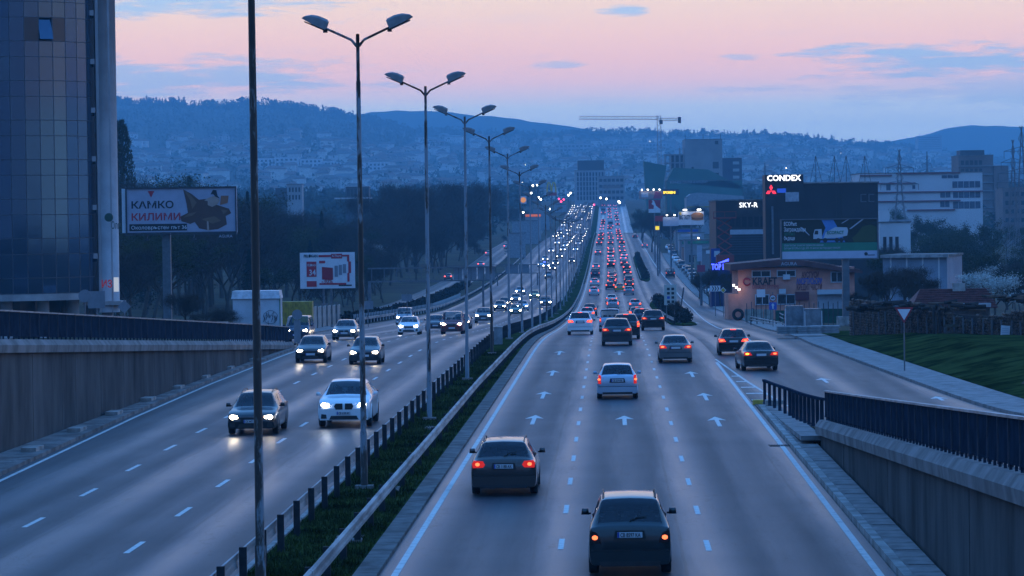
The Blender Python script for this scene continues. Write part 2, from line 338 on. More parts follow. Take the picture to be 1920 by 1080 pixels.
# ------------------------------------------------------------------ road markings
def marks(parent, o, d0, d1, period, length, width, h=.006, near=260, oy=0., hf=None):
    """broken line; near dashes are pieces of their own, far ones one joined line"""
    me = MB().quad((-width / 2, -length / 2, 0), (width / 2, -length / 2, 0), (width / 2, length / 2, 0), (-width / 2, length / 2, 0)).mesh('lane_dash', (PAINT,))
    far = MB(); d = d0
    while d < d1:
        of = o(d) if callable(o) else o; hh = h + (float(hf(d)) if hf else 0)
        if d < near:
            q = link('lane_dash', me, parent, W(of, d, hh)); q.rotation_euler.z = -.0306
            q.rotation_euler.x = math.atan((zp(d + 1) - zp(d - 1)) / 2)
        else:
            a, b = W(of, d - length / 2, hh), W(of, d + length / 2, hh); far.quad((a[0] - width / 2, *a[1:]), (a[0] + width / 2, *a[1:]), (b[0] + width / 2, *b[1:]), (b[0] - width / 2, *b[1:]))
        d += period
    if far.v: far.build('far_lane_line', PAINT, parent)['kind'] = 'stuff'
d1_ = lambda d: float(np.interp(d, [60, 140, 300], [-1.58, -1.66, -1.7])); d2_ = lambda d: float(np.interp(d, [60, 140, 300], [1.72, 1.83, 1.75]))
marks(road_r, d1_, 64.2, 1300, 9.2, 2.45, .13); marks(road_r, d2_, 63.4, 1300, 9.2, 2.45, .13)
lA = lambda d: float(np.interp(d, [60, 75, 125, 200, 400], [-11.3, -11.5, -12.1, -12.1, -12.0])); lB = lambda d: float(np.interp(d, [60, 80, 125, 200, 400], [-14.9, -15.05, -15.65, -15.7, -15.6]))
marks(road_l, lA, 74.0, 1200, 9.4, 2.7, .14); marks(road_l, lB, 71.6, 1200, 9.3, 2.7, .14)
marks(road_l, lambda d: -19.4, 215, 430, 9.3, 2.7, .14)
strip('edge_line', -5.08, -4.93, 30, 900, .006, PAINT, road_r); strip('edge_line', lambda d: float(np.interp(d, [60, 104, 170], [5.0, 5.12, 5.2])), lambda d: float(np.interp(d, [60, 104, 170], [5.16, 5.28, 5.36])), 30, 172, .006, PAINT, road_r)
strip('edge_line', lambda d: ofL(d) + .22, lambda d: ofL(d) + .36, 30, 200, .006, PAINT, road_l)
strip('gore_line', lambda d: float(np.interp(d, [128, 150, 176], [6.6, 5.9, 5.3])), lambda d: float(np.interp(d, [128, 150, 176], [6.74, 6.03, 5.42])), 128, 176, .012, PAINT, slip, hf=zr)
strip('side_line', lambda d: float(np.interp(d, [172, 182, 276, 443, 633, 944, 1250], [7.6, 8.5, 8.8, 11., 11.6, 10.2, 9.6])), lambda d: float(np.interp(d, [172, 182, 276, 443, 633, 944, 1250], [7.74, 8.64, 8.95, 11.16, 11.8, 10.4, 9.85])), 172, 1250, .012, PAINT, slip)
for i in range(5):
    d = 133 + i * 5.5; o0 = 5.45; o1 = float(np.interp(d, [128, 150, 176], [6.6, 5.9, 5.3]))
    if o1 - o0 > .25: strip('hatch_bar', o0, o1, d, d + .8, .012, PAINT, slip, hf=zr)
def arrow(o, d, parent, L=6.4, hw=.36, hf=None, rev=False):
    s_ = -1 if rev else 1
    P = [(-.08, -L / 2), (.08, -L / 2), (.08, L * .16), (hw, L * .10), (0, L / 2), (-hw, L * .10), (-.08, L * .16)]
    b = MB(); b.add([(p[0], s_ * p[1], 0) for p in P], [(0, 1, 2, 6), (6, 2, 3, 4, 5)] if not rev else [(6, 2, 1, 0), (5, 4, 3, 2, 6)])
    q = b.build('lane_arrow', PAINT, parent, W(o, d, .007 + (float(hf(d)) if hf else 0))); q.rotation_euler.z = -.0306
for px, py in ((1001, 787), (1019, 741), (1036, 700), (1049, 662), (1171, 789), (1161, 662), (1345, 791), (1322, 744), (1297, 702)):
    o, d = G(px, py); arrow(o, d, road_r, 6.0)
for o, d in ((9.8, 118), (13.2, 132), (9.6, 150), (8.2, 320)): arrow(o, d, slip, 4.5, .4, zr)
strip('slip_line', 10.9, 11.03, 92, 124, .012, PAINT, slip, hf=zr); strip('slip_line', 11.2, 11.33, 92, 118, .012, PAINT, slip, hf=zr)
# storm drain in the outbound lane edge
GR = mat('iron_grate', (.03, .03, .032), .6, .6, var=.2)
o, d = G(1466, 836); q = MB()
for i in range(9): q.box((-.36 + .09 * i, 0, 0), (.05, .5, .02))
q.box((0, -.27, 0), (.85, .04, .02)); q.box((0, .27, 0), (.85, .04, .02)); q.build('drain_grate', GR, road_r, W(o, d, .012))
# ------------------------------------------------------------------ retaining walls, railings, guard rails, lamps
def ribbon(profile, oC, d0, d1, hf, step=3., mats=None, name='x', m=None, parent=None, closed=True):
    """sweep an (offset, height) profile along the road"""
    ds = list(np.arange(d0, d1, step)) + [d1]; b = MB(); V = []; n = len(profile)
    for d in ds:
        for (po, ph) in profile: V.append(W(oC(d) + po if callable(oC) else oC + po, d, ph + float(hf(d))))
    Fc = [(i * n + k, i * n + (k + 1) % n, (i + 1) * n + (k + 1) % n, (i + 1) * n + k) for i in range(len(ds) - 1) for k in range(n if closed else n - 1)]
    if closed: Fc += [tuple(range(n))[::-1], tuple(range((len(ds) - 1) * n, len(ds) * n))]
    b.add(V, Fc); return b.build(name, m, parent)
RAILM = mat('railing_steel', (.018, .030, .050), .6, 0., var=.25, scale=2, spec=.0); RAILTOP = mat('handrail', (.30, .29, .29), .5, .3, var=.3, scale=1.5); GPOSTL = mat('railing_edge', (.06, .07, .09), .7, 0., var=.2, spec=.1)
def ret_wall(label, off, side, d0, d1, zf, group):
    t = thing('retaining_wall', label, 'wall', W(off, d0), 0, group); t.location = (0, 0, 0)
    # wall face is cast in pours: separate panels with recessed joints
    d = d0
    while d < d1 - .5:
        e = min(d1, d + 3.0); h0, h1 = float(zf(d)), float(zf(e)); jit = random.uniform(-.008, .008)
        if max(h0, h1) > .06:
            a, b = W(off + jit, d + .015), W(off + jit, e - .015); x = .30 * side; q = MB()
            zt0, zt1 = a[2] + h0 - .02, b[2] + h1 - .02
            q.add([(a[0], a[1], a[2] - .1), (b[0], b[1], b[2] - .1), (b[0], b[1], zt1), (a[0], a[1], zt0), (a[0] + x, a[1], a[2] - .1), (b[0] + x, b[1], b[2] - .1), (b[0] + x, b[1], zt1), (a[0] + x, a[1], zt0)],
                  [(0, 1, 2, 3), (4, 7, 6, 5), (0, 3, 7, 4), (1, 5, 6, 2), (3, 2, 6, 7), (0, 4, 5, 1)])
            q.build('wall_panel', WALLM, t)
        d = e
    s = side
    ribbon([(-.17 * s, -.16), (-.20 * s, .10), (-.05 * s, .30), (.34 * s, .31), (.34 * s, -.16)], off, d0, d1, zf, 2.5, name='coping', m=COPE, parent=t)
    return t
def panel_rail(label, off, d0, d1, zf, base, height, pitch, group, kind='sheet'):
    t = thing('bridge_railing', label, 'railing', (0, 0, 0), 0, group)
    ribbon([(-.07, base + height - .05), (-.07, base + height), (.07, base + height), (.07, base + height - .05)], off, d0, d1, zf, 2.5, name='handrail', m=RAILTOP, parent=t)
    ribbon([(-.03, base + .09), (-.03, base + .13), (.03, base + .13), (.03, base + .09)], off, d0, d1, zf, 2.5, name='bottom_rail', m=RAILM, parent=t)
    d = d0
    while d < d1 - pitch * .4:
        e = min(d1, d + pitch); a, b = W(off, d + .03, base + .13 + float(zf(d))), W(off, e - .03, base + .13 + float(zf(e))); hh = height - .19; q = MB(); x = .02
        q.add([(a[0] - x, *a[1:]), (b[0] - x, *b[1:]), (b[0] - x, b[1], b[2] + hh), (a[0] - x, a[1], a[2] + hh), (a[0] + x, *a[1:]), (b[0] + x, *b[1:]), (b[0] + x, b[1], b[2] + hh), (a[0] + x, a[1], a[2] + hh)],
              [(0, 1, 2, 3), (4, 7, 6, 5), (0, 3, 7, 4), (1, 5, 6, 2), (3, 2, 6, 7), (0, 4, 5, 1)])
        q.build('railing_panel', RAILM, t); d = e
    pm = MB().box((0, 0, 0), (.05, .05, .16)).mesh('railing_foot', (RAILM,)); d = d0
    while d < d1: link('railing_foot', pm, t, W(off, d, base + .05 + float(zf(d)))); d += pitch / 2
    pm = MB().box((.01, 0, 0), (.10, .035, height - .08)).mesh('railing_post', (GPOSTL,)); d = d0
    while d < d1: link('railing_post', pm, t, W(off - .01, d, base + height / 2 + float(zf(d)))); d += pitch
    return t
ret_wall('tall stained concrete retaining wall below the street railing, beside the inbound lanes', -20.66, -1, 40, 203, zl, 'retaining walls of the underpass')
panel_rail('dark panelled street railing above the retaining wall by the inbound lanes', -20.8, 40, 203, zl, .31, .98, 1.9, 'street railings above the walls')
ret_wall('stained concrete retaining wall under the slip road, beside the outbound lanes', 6.40, 1, 40, 104, zr, 'retaining walls of the underpass')
panel_rail('dark panelled railing along the slip road above its retaining wall', 6.52, 40, 103.5, zr, .31, .95, 1.55, 'street railings above the walls')
# short open balustrade on the nose of the slip road island
t = thing('nose_balustrade', 'short open balustrade of upright dark posts on the island nose', 'railing', (0, 0, 0))
fn = lambda d: float(np.interp(d, [103, 120, 129], [6.5, 6.25, 5.75]))
ribbon([(-.06, .93), (-.06, 1.02), (.06, 1.02), (.06, .93)], fn, 104, 129, lambda d: zr(d) * .9 + .05, 3, name='handrail', m=RAILM, parent=t)
pm = MB().box((0, 0, .47), (.1, .34, .95)).mesh('baluster', (RAILM,))
for i in range(14): d = 104.6 + i * 1.85; link('baluster', pm, t, W(fn(d), d, .05 + float(zr(d)) * .9))
YEL = mat('yellow_paint', (.42, .30, .04), .6)
nose = struct(strip('island_nose', lambda d: 5.75, lambda d: 6.6 if d < 118 else 6.6 - (d - 118) * .045, 104, 130, .10, PAVE, cols=3, skirt=.15, hf=lambda d: zr(d) * .5))
boxo('nose_block', YEL, nose, W(5.62, 130.4, .09), (.5, .5, .2)); boxo('nose_block', CONC, nose, W(6.1, 127.5, .25), (.7, .8, .16))
# guard rails
GALV = mat('galvanised', (.32, .31, .31), .6, .2, var=.3, scale=1.2, stretch=(3, .3, 3)); GPOST = mat('guard_post', (.030, .034, .040), .8, 0., var=.3, scale=3, spec=.1)
RUSTB = mat('weathered_rail', (.36, .31, .29), .75, 0., spec=.2, var=.35, scale=.7, stretch=(3, .5, 3))
prof = [(0, .48), (.05, .50), (.05, .57), (0, .60), (0, .64), (.05, .67), (.05, .75), (0, .78), (-.03, .78), (-.01, .63), (-.03, .48)]
def guard(label, off, post_off, d0, d1, step, m, face, post_h, group, postw=.14):
    t = thing('guard_rail', label, 'guard rail', (0, 0, 0), 0, group); d = d0
    while d < d1:                                     # beam in lapped lengths
        L_ = 4 * step if d < 300 else 40; e = min(d1, d + L_); j = random.uniform(-.03, .03); k = random.uniform(-.02, .02)
        ribbon([(p[0] * face, p[1]) for p in prof], lambda q, a=d: (off(q) if callable(off) else off) + j * .3, d, e + .25, lambda q: k * .5, step if d < 300 else 10, name='beam', m=m, parent=t); d = e
    pm = MB().box((0, 0, 0), (.15, postw, post_h)).mesh('post', (GPOST,)); d = d0 + 1; c = 0
    while d < d1 and c < 120: link('post', pm, t, W(post_off(d) if callable(post_off) else post_off, d, post_h / 2)); d += step; c += 1
    return t
guard('long steel guard rail on dark posts along the inbound edge of the median', -8.02, -7.88, 45, 900, 3.7, GALV, -1, .90, 'guard rails of the median')
fr = lambda d: float(np.interp(d, [45, 140, 190, 260, 400, 900, 1300], [-6.2, -6.2, -5.95, -5.6, -5.55, -5.8, -6.2]))
guard('pale weathered guard rail along the outbound edge of the median', fr, lambda d: fr(d) - .12, 45, 1300, 4.0, RUSTB, 1, .74, 'guard rails of the median')
guard('guard rail between the inbound lanes and the service road', lambda d: ofL(d) - .6, lambda d: ofL(d) - .75, 345, 900, 4.0, RUSTB, 1, .74, 'guard rails of the median')
# street lamps of the median
def rustpole():
    m = bpy.data.materials.new('rusty_pole'); m.use_nodes = True; t = m.node_tree; k = NB(t); b = t.nodes['Principled BSDF']
    c = k.n('ShaderNodeTexCoord'); oi = k.n('ShaderNodeObjectInfo'); s = k.n('ShaderNodeSeparateXYZ'); k.l(c.outputs['Object'], s.inputs[0])
    z = k.m('ADD', s.outputs[2], k.m('MULTIPLY', oi.outputs['Random'], 90.))
    a = k.noise(k.xyz(k.m('MULTIPLY', s.outputs[0], 3.), k.m('MULTIPLY', s.outputs[1], 3.), k.m('MULTIPLY', z, .45)), 1.0, 4, .6)
    a2 = k.noise(k.xyz(k.m('MULTIPLY', s.outputs[0], 9.), k.m('MULTIPLY', s.outputs[1], 9.), k.m('MULTIPLY', z, 2.5)), 1.0, 4, .7)
    f = k.m('ADD', k.m('MULTIPLY', a, .65), k.m('MULTIPLY', a2, .35))
    f = k.m('ADD', f, k.m('MULTIPLY', k.m('SUBTRACT', oi.outputs['Random'], .5), .16))
    k.l(k.ramp(f, [(.47, (.17, .185, .205)), (.505, (.10, .09, .085)), (.535, (.040, .024, .017)), (.62, (.028, .018, .014))]), b.inputs['Base Color'])
    b.inputs['Roughness'].default_value = .6; b.inputs['Specular IOR Level'].default_value = .25; return m
POLE = rustpole(); HEAD = mat('lamp_shell', (.20, .215, .23), .4, .3, var=.12, scale=4); LENS = mat('lamp_lens', (.05, .055, .06), .15, var=0)
LH = 12.6
def lamp_proto():
    r = thing('street_lamp', 'x', 'street lamp')
    MB().tube([(0, 0, 0), (0, 0, 1.6), (0, 0, 1.62), (0, 0, LH - 1.2), (0, 0, LH - 1.2), (0, 0, LH + .12)], [.100, .096, .082, .062, .050, .050], 12).build('pole', POLE, r, smooth=True)
    boxo('base_plate', CONC_D, r, (0, 0, .05), (.5, .5, .1))
    for s in (-1, 1):
        MB().tube([(s * .03, 0, LH - .22), (s * .18, 0, LH - .04), (s * 1.0, 0, LH + .34)], [.042, .036, .032], 8).build('arm', POLE, r, smooth=True)
        # cobra head: wedge shell with a flat lens below, tilted with the arm
        h = MB(); ang = R(24); ca, sa = math.cos(ang), math.sin(ang)
        prf = [(0, -.06), (.0, .19), (.05, .235), (.28, .24), (.50, .19), (.68, .07), (.73, -.02), (.40, -.06)]
        for (y0, y1, sc) in ((-.15, .15, 1.), ):
            ring = []
            for yy, sc in ((-.16, .72), (-.11, .97), (.11, .97), (.16, .72)): ring.append([(s * (.88 + p[0] * ca - p[1] * sa * sc), yy, LH + .30 + p[0] * sa + p[1] * ca * (sc if p[1] > 0 else 1)) for p in prf])
            nn = len(prf); Vv = [q for r_ in ring for q in r_]
            Ff = [(i * nn + k, i * nn + (k + 1) % nn, (i + 1) * nn + (k + 1) % nn, (i + 1) * nn + k) for i in range(3) for k in range(nn)] + [tuple(range(nn))[::-1], tuple(range(3 * nn, 4 * nn))]
            h.add(Vv, Ff)
        hd = h.build('lamp_head', HEAD, r)
        l = MB(); Vv = [(s * (.88 + p * ca + .06 * sa), yy, LH + .30 + p * sa - .06 * ca) for p, yy in ((.06, -.11), (.62, -.10), (.62, .10), (.06, .11))]
        Vb = [(v[0] + s * .03 * sa, v[1] * .8, v[2] - .03 * ca) for v in Vv]
        l.add(Vv + Vb, [(0, 1, 2, 3), (7, 6, 5, 4), (0, 4, 5, 1), (1, 5, 6, 2), (2, 6, 7, 3), (3, 7, 4, 0)]); l.build('lens', LENS, hd)
        MB().box((s * .90, 0, LH + .22), (.12, .1, .1)).build('bracket', POLE, hd)
    return r
_t = 'twenty thirty'.split(); _u = 'one two three four five six seven eight nine'.split(); NUMW = ['zero'] + _u + 'ten eleven twelve thirteen fourteen fifteen sixteen seventeen eighteen nineteen'.split() + [a + ('-' + b if b else '') for a in _t for b in [''] + _u]
lp = lamp_proto(); k = 0; d = 57.0
ordn = ['nearest', 'second', 'third', 'fourth', 'fifth', 'sixth', 'seventh', 'eighth', 'ninth', 'tenth']
while d < 1250:
    o = lp if k == 0 else copy_tree(lp); of = -6.7 if k == 0 else -7.35
    o.location = W(of, d, .05); o.rotation_euler = (R(random.uniform(-.25, .25)), R(random.uniform(-.3, .3)), -.03)
    if k == 0: l = 'tall rusty lamp post nearest the camera, its top cut off by the picture edge'
    elif k < 10: l = 'rusty double-armed street lamp on the median, %s in the row of posts' % ordn[k]
    else: l = 'distant double-armed street lamp, number %s from the front in the median row' % NUMW[k]
    tag(o, l, 'street lamp', 'street lamps along the median'); k += 1; d += 32.5
# manhole covers and cabinet in the median grass
for px, py, sx_, sy_ in ((730, 924, .8, 1.0), (808, 807, .6, .8), (655, 1018, .9, .8), (835, 791, .4, .5)):
    o_, d_ = G(px, py); q = boxo('access_cover', KERBM, median, W(o_, d_, .08), (sx_ * .7, sy_ * 1.6, .06))
o_, d_ = G(938, 645); cb = thing('utility_cabinet', 'grey utility cabinet standing on the median beside the guard rail', 'cabinet', W(-7.6, 205, .05))
boxo('cabinet_body', mat('cabinet_grey', (.22, .24, .26), .5), cb, (0, 0, .55), (.55, .9, 1.1)); boxo('cabinet_lid', CONC, cb, (0, 0, 1.12), (.62, .98, .05))
# ------------------------------------------------------------------ cars
TYRE = mat('tyre', (.012, .012, .013), .85, var=.2, scale=8); RIM = mat('alloy', (.30, .31, .33), .35, .8, var=.1, scale=6)
PLAST = mat('black_plastic', (.016, .017, .019), .5, var=.2, scale=5); SEAT = mat('seat_cloth', (.012, .013, .016), .9, var=.2, scale=5)
CARGLASS = glassmat('car_glass', (.012, .02, .03), (.74, .82, .84)); PRIVGLASS = glassmat('privacy_glass', (.006, .009, .013), (.03, .04, .05))
PLATE = mat('plate_white', (.55, .57, .6), .5, var=0); PLATEB = mat('plate_blue', (.02, .06, .35), .5, var=0); PLATET = mat('plate_black', (.01, .01, .012), .5, var=0)
LAMP_OFF_R = mat('red_lens', (.16, .008, .008), .15, var=0, coat=.5); LAMP_OFF_D = mat('smoked_lens', (.03, .006, .006), .15, var=0, coat=.5); LAMP_OFF_W = mat('clear_lens', (.35, .37, .4), .1, var=0, coat=.5)
TAIL = emis('tail_lamp_lit', (1, .03, .02), .55, (.14, .008, .008)); TAILB = emis('brake_lamp_lit', (1, .06, .03), 2.4, (.2, .01, .01)); TAILC = emis('tail_lamp_core', (1, .17, .06), 2.6, (.2, .01, .01))
HEADL = emis('head_lamp_lit', (1, .82, .58), 70); HEADX = emis('head_lamp_xenon', (.9, .94, 1), 60); AMBER = emis('indicator_lit', (1, .40, .04), 4); BLUEL = emis('blue_beacon', (.03, .05, 1), 20)
HEADF = emis('far_head_lamp', (1, .88, .70), 16); TAILF = emis('far_tail_lamp', (1, .09, .07), 5.)
CARCOL = {}
def paint(name, c, metal=.35, rough=.28):
    if name not in CARCOL: CARCOL[name] = mat('car_paint_' + name, c, rough, metal, var=.04, scale=.8, coat=.75)
    return CARCOL[name]
for nm, c in dict(black=(.006, .007, .009), graphite=(.035, .036, .04), silver=(.36, .38, .40), white=(.72, .73, .74), darkgreen=(.010, .022, .026), brown=(.045, .038, .036), red=(.16, .012, .014), darkred=(.07, .012, .014),
    yellow=(.55, .38, .04), navy=(.012, .02, .05), grey=(.13, .135, .14), paleblue=(.38, .46, .55), green=(.03, .10, .05)).items(): paint(nm, c, .0 if nm in ('white', 'yellow', 'red') else .4)
def pchip(x, y, xs):
    x = np.asarray(x, float); y = np.asarray(y, float); h = np.diff(x); dl = np.diff(y) / h; m = np.zeros_like(y); m[0], m[-1] = dl[0], dl[-1]
    for i in range(1, len(x) - 1):
        if dl[i - 1] * dl[i] > 0: w1, w2 = 2 * h[i] + h[i - 1], h[i] + 2 * h[i - 1]; m[i] = (w1 + w2) / (w1 / dl[i - 1] + w2 / dl[i])
    i = np.clip(np.searchsorted(x, xs) - 1, 0, len(x) - 2); t = (xs - x[i]) / h[i]
    return y[i] * (1 + 2 * t) * (1 - t) ** 2 + m[i] * h[i] * t * (1 - t) ** 2 + y[i + 1] * t * t * (3 - 2 * t) + m[i + 1] * h[i] * t * t * (t - 1)
TYPES = {   # L, W, H, belt, hood z, cowl y, windscreen top y, roof rear y, rear glass base y, deck z, roof half width ratio, wheel r
 'hatch': dict(L=4.05, W=1.74, H=1.48, belt=.95, hood=.92, cowl=1.10, wst=.28, rr=-1.42, rg=-1.88, deck=1.0, rw=.66, wr=.31, base=2.54),
 'sedan': dict(L=4.72, W=1.80, H=1.45, belt=.93, hood=.90, cowl=1.18, wst=.40, rr=-.98, rg=-1.62, deck=1.02, rw=.63, wr=.33, base=2.76),
 'wagon': dict(L=4.76, W=1.80, H=1.49, belt=.95, hood=.90, cowl=1.22, wst=.45, rr=-1.82, rg=-2.26, deck=1.02, rw=.66, wr=.33, base=2.72),
 'suv':   dict(L=4.62, W=1.90, H=1.70, belt=1.10, hood=1.06, cowl=1.22, wst=.50, rr=-1.70, rg=-2.18, deck=1.16, rw=.68, wr=.38, base=2.75),
 'coupe_suv': dict(L=4.88, W=1.98, H=1.69, belt=1.12, hood=1.10, cowl=1.30, wst=.55, rr=-1.1, rg=-2.20, deck=1.22, rw=.64, wr=.40, base=2.93),
 'mpv':   dict(L=4.17, W=1.72, H=1.62, belt=1.02, hood=.98, cowl=1.30, wst=.55, rr=-1.55, rg=-1.98, deck=1.06, rw=.69, wr=.32, base=2.58),
 'van':   dict(L=4.40, W=1.78, H=1.84, belt=1.08, hood=1.05, cowl=1.40, wst=.80, rr=-2.00, rg=-2.12, deck=1.10, rw=.80, wr=.33, base=2.70),
 'bigvan': dict(L=5.2, W=1.95, H=2.05, belt=1.22, hood=1.12, cowl=1.85, wst=1.20, rr=-2.42, rg=-2.52, deck=1.2, rw=.84, wr=.35, base=3.1),
}
def make_surface(T):
    hl = T['L'] / 2; w = T['W'] / 2; H, belt, hood, deck = T['H'], T['belt'], T['hood'], T['deck']; rwx = w * T['rw']; wr = T['wr']; zb = wr * .62
    rg = T['rg']; mid = (T['wst'] + T['rr']) / 2; sed = rg > -hl + .4
    rows = [(-hl, .40, deck - .30, deck - .24, w * .84, w * .78), (-hl + .05, zb + .1, deck - .09, deck - .03, w * .945, w * .84),
            (min(rg, -hl + .2) if not sed else -hl + .16, zb + .03, min(belt, deck) - .03, deck + (.0 if sed else .02), w * .985, w * (.84 if sed else .82))]
    if sed: rows.append((rg, zb, belt, deck - .005, w, w * .80))
    rows += [(T['rr'], zb, belt + .0, H - .035, w, rwx), (mid, zb, belt - .01, H, w, rwx * 1.02), (T['wst'], zb, belt - .03, H - .045, w, rwx),
             (T['cowl'], zb, belt - .06, hood + .05, w, w * .80), (hl - .45, zb + .01, hood - .10, hood - .06, w * .98, w * .76), (hl - .12, zb + .06, hood - .25, hood - .20, w * .90, w * .68), (hl, .36, hood - .42, hood - .38, w * .72, w * .60)]
    rows = np.array(rows); y = rows[:, 0]; S = len(rows); irg = 3 if sed else 2; irr = irg + 1; iws = irr + 2; ico = iws + 1
    def ring(s):
        yy = np.interp(s, range(S), y); q = [pchip(y, rows[:, k], np.array([yy]))[0] for k in range(1, 6)]; zb_, zbe, zt, ww, wt = q
        zs = zb_ + .10; zm = zb_ + (zbe - zb_) * .58; up = zt - zbe
        return yy, [(0, zb_), (ww * .86, zb_), (ww * .975, zs), (ww, zm), (ww * .965, zbe), (wt + (ww * .965 - wt) * .06, zt - min(.07, up * .35)), (wt * .82, zt - .004), (0, zt + .018)]
    def pt(s, t):
        yy, r = ring(s); r = np.array(r); i = int(min(max(math.floor(t), 0), 6)); f = t - i
        p1, p2 = r[i], r[i + 1]; p0 = r[i - 1] if i else r[i + 1] * (-1, 1); p3 = r[i + 2] if i < 6 else r[i] * (-1, 1)
        if i == 0: p0 = p1
        c = .5 * ((2 * p1) + (p2 - p0) * f + (2 * p0 - 5 * p1 + 4 * p2 - p3) * f * f + (3 * p1 - p0 - 3 * p2 + p3) * f ** 3); l_ = p1 + (p2 - p1) * f
        q = l_ * .45 + c * .55; return (max(0., float(q[0])), float(yy), float(q[1]))
    # openings: (name, s0, s1, t0, t1, both sides)
    op = [('rear_window', irg + .08 if not sed else irg + .06, irr - .10, 5.25, 7, False), ('windshield', iws + .06, ico - .10, 5.2, 7, False),
          ('side_window', irr - (.28 if not sed else .18), irr + .92, 4.16, 4.88, True), ('side_window', irr + 1.0, iws + .42, 4.16, 4.88, True)]
    return pt, op, S, dict(irg=irg, irr=irr, iws=iws, ico=ico, sed=sed)
CARDATA = {}
def car_meshes(typ):
    if typ in CARDATA: return CARDATA[typ]
    T = TYPES[typ]; pt, op, S, ix = make_surface(T); D = {}
    ss = sorted(set([round(x, 4) for x in np.linspace(0, S - 1, (S - 1) * 4 + 1)] + [round(o[k], 4) for o in op for k in (1, 2)]))
    ts = sorted(set([round(x, 4) for x in np.linspace(0, 7, 22)] + [round(o[k], 4) for o in op for k in (3, 4)]))
    def inside(s, t): return any(o[1] < s < o[2] and o[3] < t < o[4] for o in op)
    b = MB()
    for sg in (1, -1):
        V = []
        for s in ss:
            for t in ts: p = pt(s, t); V.append((p[0] * sg, p[1], p[2]))
        n = len(ts); Fc = []
        for i in range(len(ss) - 1):
            for k in range(n - 1):
                if inside((ss[i] + ss[i + 1]) / 2, (ts[k] + ts[k + 1]) / 2): continue
                f = (i * n + k, i * n + k + 1, (i + 1) * n + k + 1, (i + 1) * n + k); Fc.append(f if sg < 0 else f[::-1])
        Fc.append(tuple(range(n)) if sg > 0 else tuple(range(n))[::-1]); e = (len(ss) - 1) * n; Fc.append(tuple(range(e, e + n))[::-1] if sg > 0 else tuple(range(e, e + n)))
        b.add(V, Fc)
    D['body'] = b.mesh('body', (paint('grey', None),), True)
    def patch(s0, s1, t0, t1, both, off=-.006, ns=7, ntt=7):
        out = []
        for sg in ((1,), (-1,)) if both else ((1, -1),):
            q = MB()
            for g_ in sg:
                V = []
                for s in np.linspace(s0, s1, ns):
                    for t in np.linspace(t0, t1, ntt):
                        p = pt(s, t); V.append((p[0] * g_, p[1], p[2]))
                q.add(V, [((i * ntt + k, i * ntt + k + 1, (i + 1) * ntt + k + 1, (i + 1) * ntt + k) if g_ < 0 else (i * ntt + k, (i + 1) * ntt + k, (i + 1) * ntt + k + 1, i * ntt + k + 1)) for i in range(ns - 1) for k in range(ntt - 1)])
            out.append(q)
        return out
    D['windows'] = [(o[0], q.mesh(o[0], (CARGLASS,), True)) for o in op for q in patch(*o[1:])]
    b = MB()
    for o in op:
        for q in patch(*o[1:]): b.add(q.v, q.f)
    D['allglass'] = b.mesh('windows', (PRIVGLASS,), True)
    hl = T['L'] / 2; w = T['W'] / 2; wr = T['wr']; deck, hood, H, belt = T['deck'], T['hood'], T['H'], T['belt']
    # wheel: tyre with rounded shoulders + rim disc with spokes
    b = MB(); n = 20; prof_ = [(wr * .62, -.10), (wr * .93, -.105), (wr, -.07), (wr, .07), (wr * .93, .105), (wr * .62, .10)]; V = []
    for k in range(n):
        a = 2 * math.pi * k / n
        for r_, x_ in prof_: V.append((x_, r_ * math.cos(a), r_ * math.sin(a)))
    b.add(V, [(k * 6 + j, k * 6 + (j + 1) % 6, ((k + 1) % n) * 6 + (j + 1) % 6, ((k + 1) % n) * 6 + j) for k in range(n) for j in range(6)]); D['tyre'] = b.mesh('wheel', (TYRE,), True)
    b = MB(); nn = 10; V = [(.07, 0, 0)]
    for k in range(nn * 2): a = math.pi * k / nn; r_ = wr * (.63 if k % 2 else .63); V.append((.085 if k % 2 else .05, r_ * math.cos(a), r_ * math.sin(a)))
    b.add(V, [(0, 1 + k, 1 + (k + 1) % (nn * 2)) for k in range(nn * 2)]); D['rim'] = b.mesh('rim', (RIM,))
    # wheel arch lip
    b = MB()
    a = np.linspace(-.15, math.pi + .15, 14); V = []
    for q in a: V += [(0, (wr + .05) * math.cos(q), (wr + .05) * math.sin(q)), (0, (wr - .06) * math.cos(q), (wr - .06) * math.sin(q)), (-.06, (wr + .05) * math.cos(q), (wr + .05) * math.sin(q))]
    b.add(V, [(i * 3, i * 3 + 1, i * 3 + 4, i * 3 + 3) for i in range(13)] + [(i * 3, i * 3 + 3, i * 3 + 5, i * 3 + 2) for i in range(13)]); D['arch'] = b.mesh('wheel_arch', (PLAST,))
    b = MB()   # door mirror with stalk
    b.add([(0, .02, 0), (.05, .02, .0), (.05, .09, .04), (0, .09, .04)], [(0, 1, 2, 3)]); b.box((.04, .05, .02), (.1, .05, .04)); b.box((.115, .05, .06), (.17, .09, .13), top=.82); D['mirror'] = b.mesh('door_mirror', (paint('black', None),), True)
    b = MB()   # seats and head restraints
    for yy, xs in ((T['wst'] - .55, (-.36, .36)), (T['rr'] + .35 if not ix['sed'] else T['rr'] + .15, (-.42, 0, .42))):
        for x in xs: b.box((x, yy, belt - .22), (.46 if len(xs) == 2 else .40, .16, .62), top=.85); b.box((x, yy - .03, belt + .17), (.24, .1, .17), top=.8)
    b.box((0, .55 + T['wst'] * .6, belt - .14), (w * 1.7, .35, .22)); D['seats'] = b.mesh('seats', (SEAT,))
    D['plate'] = MB().box((0, 0, 0), (.52, .014, .115)).mesh('license_plate', (PLATE,)); D['band'] = MB().box((-.238, -.002, 0), (.04, .0145, .112)).mesh('plate_band', (PLATEB,))
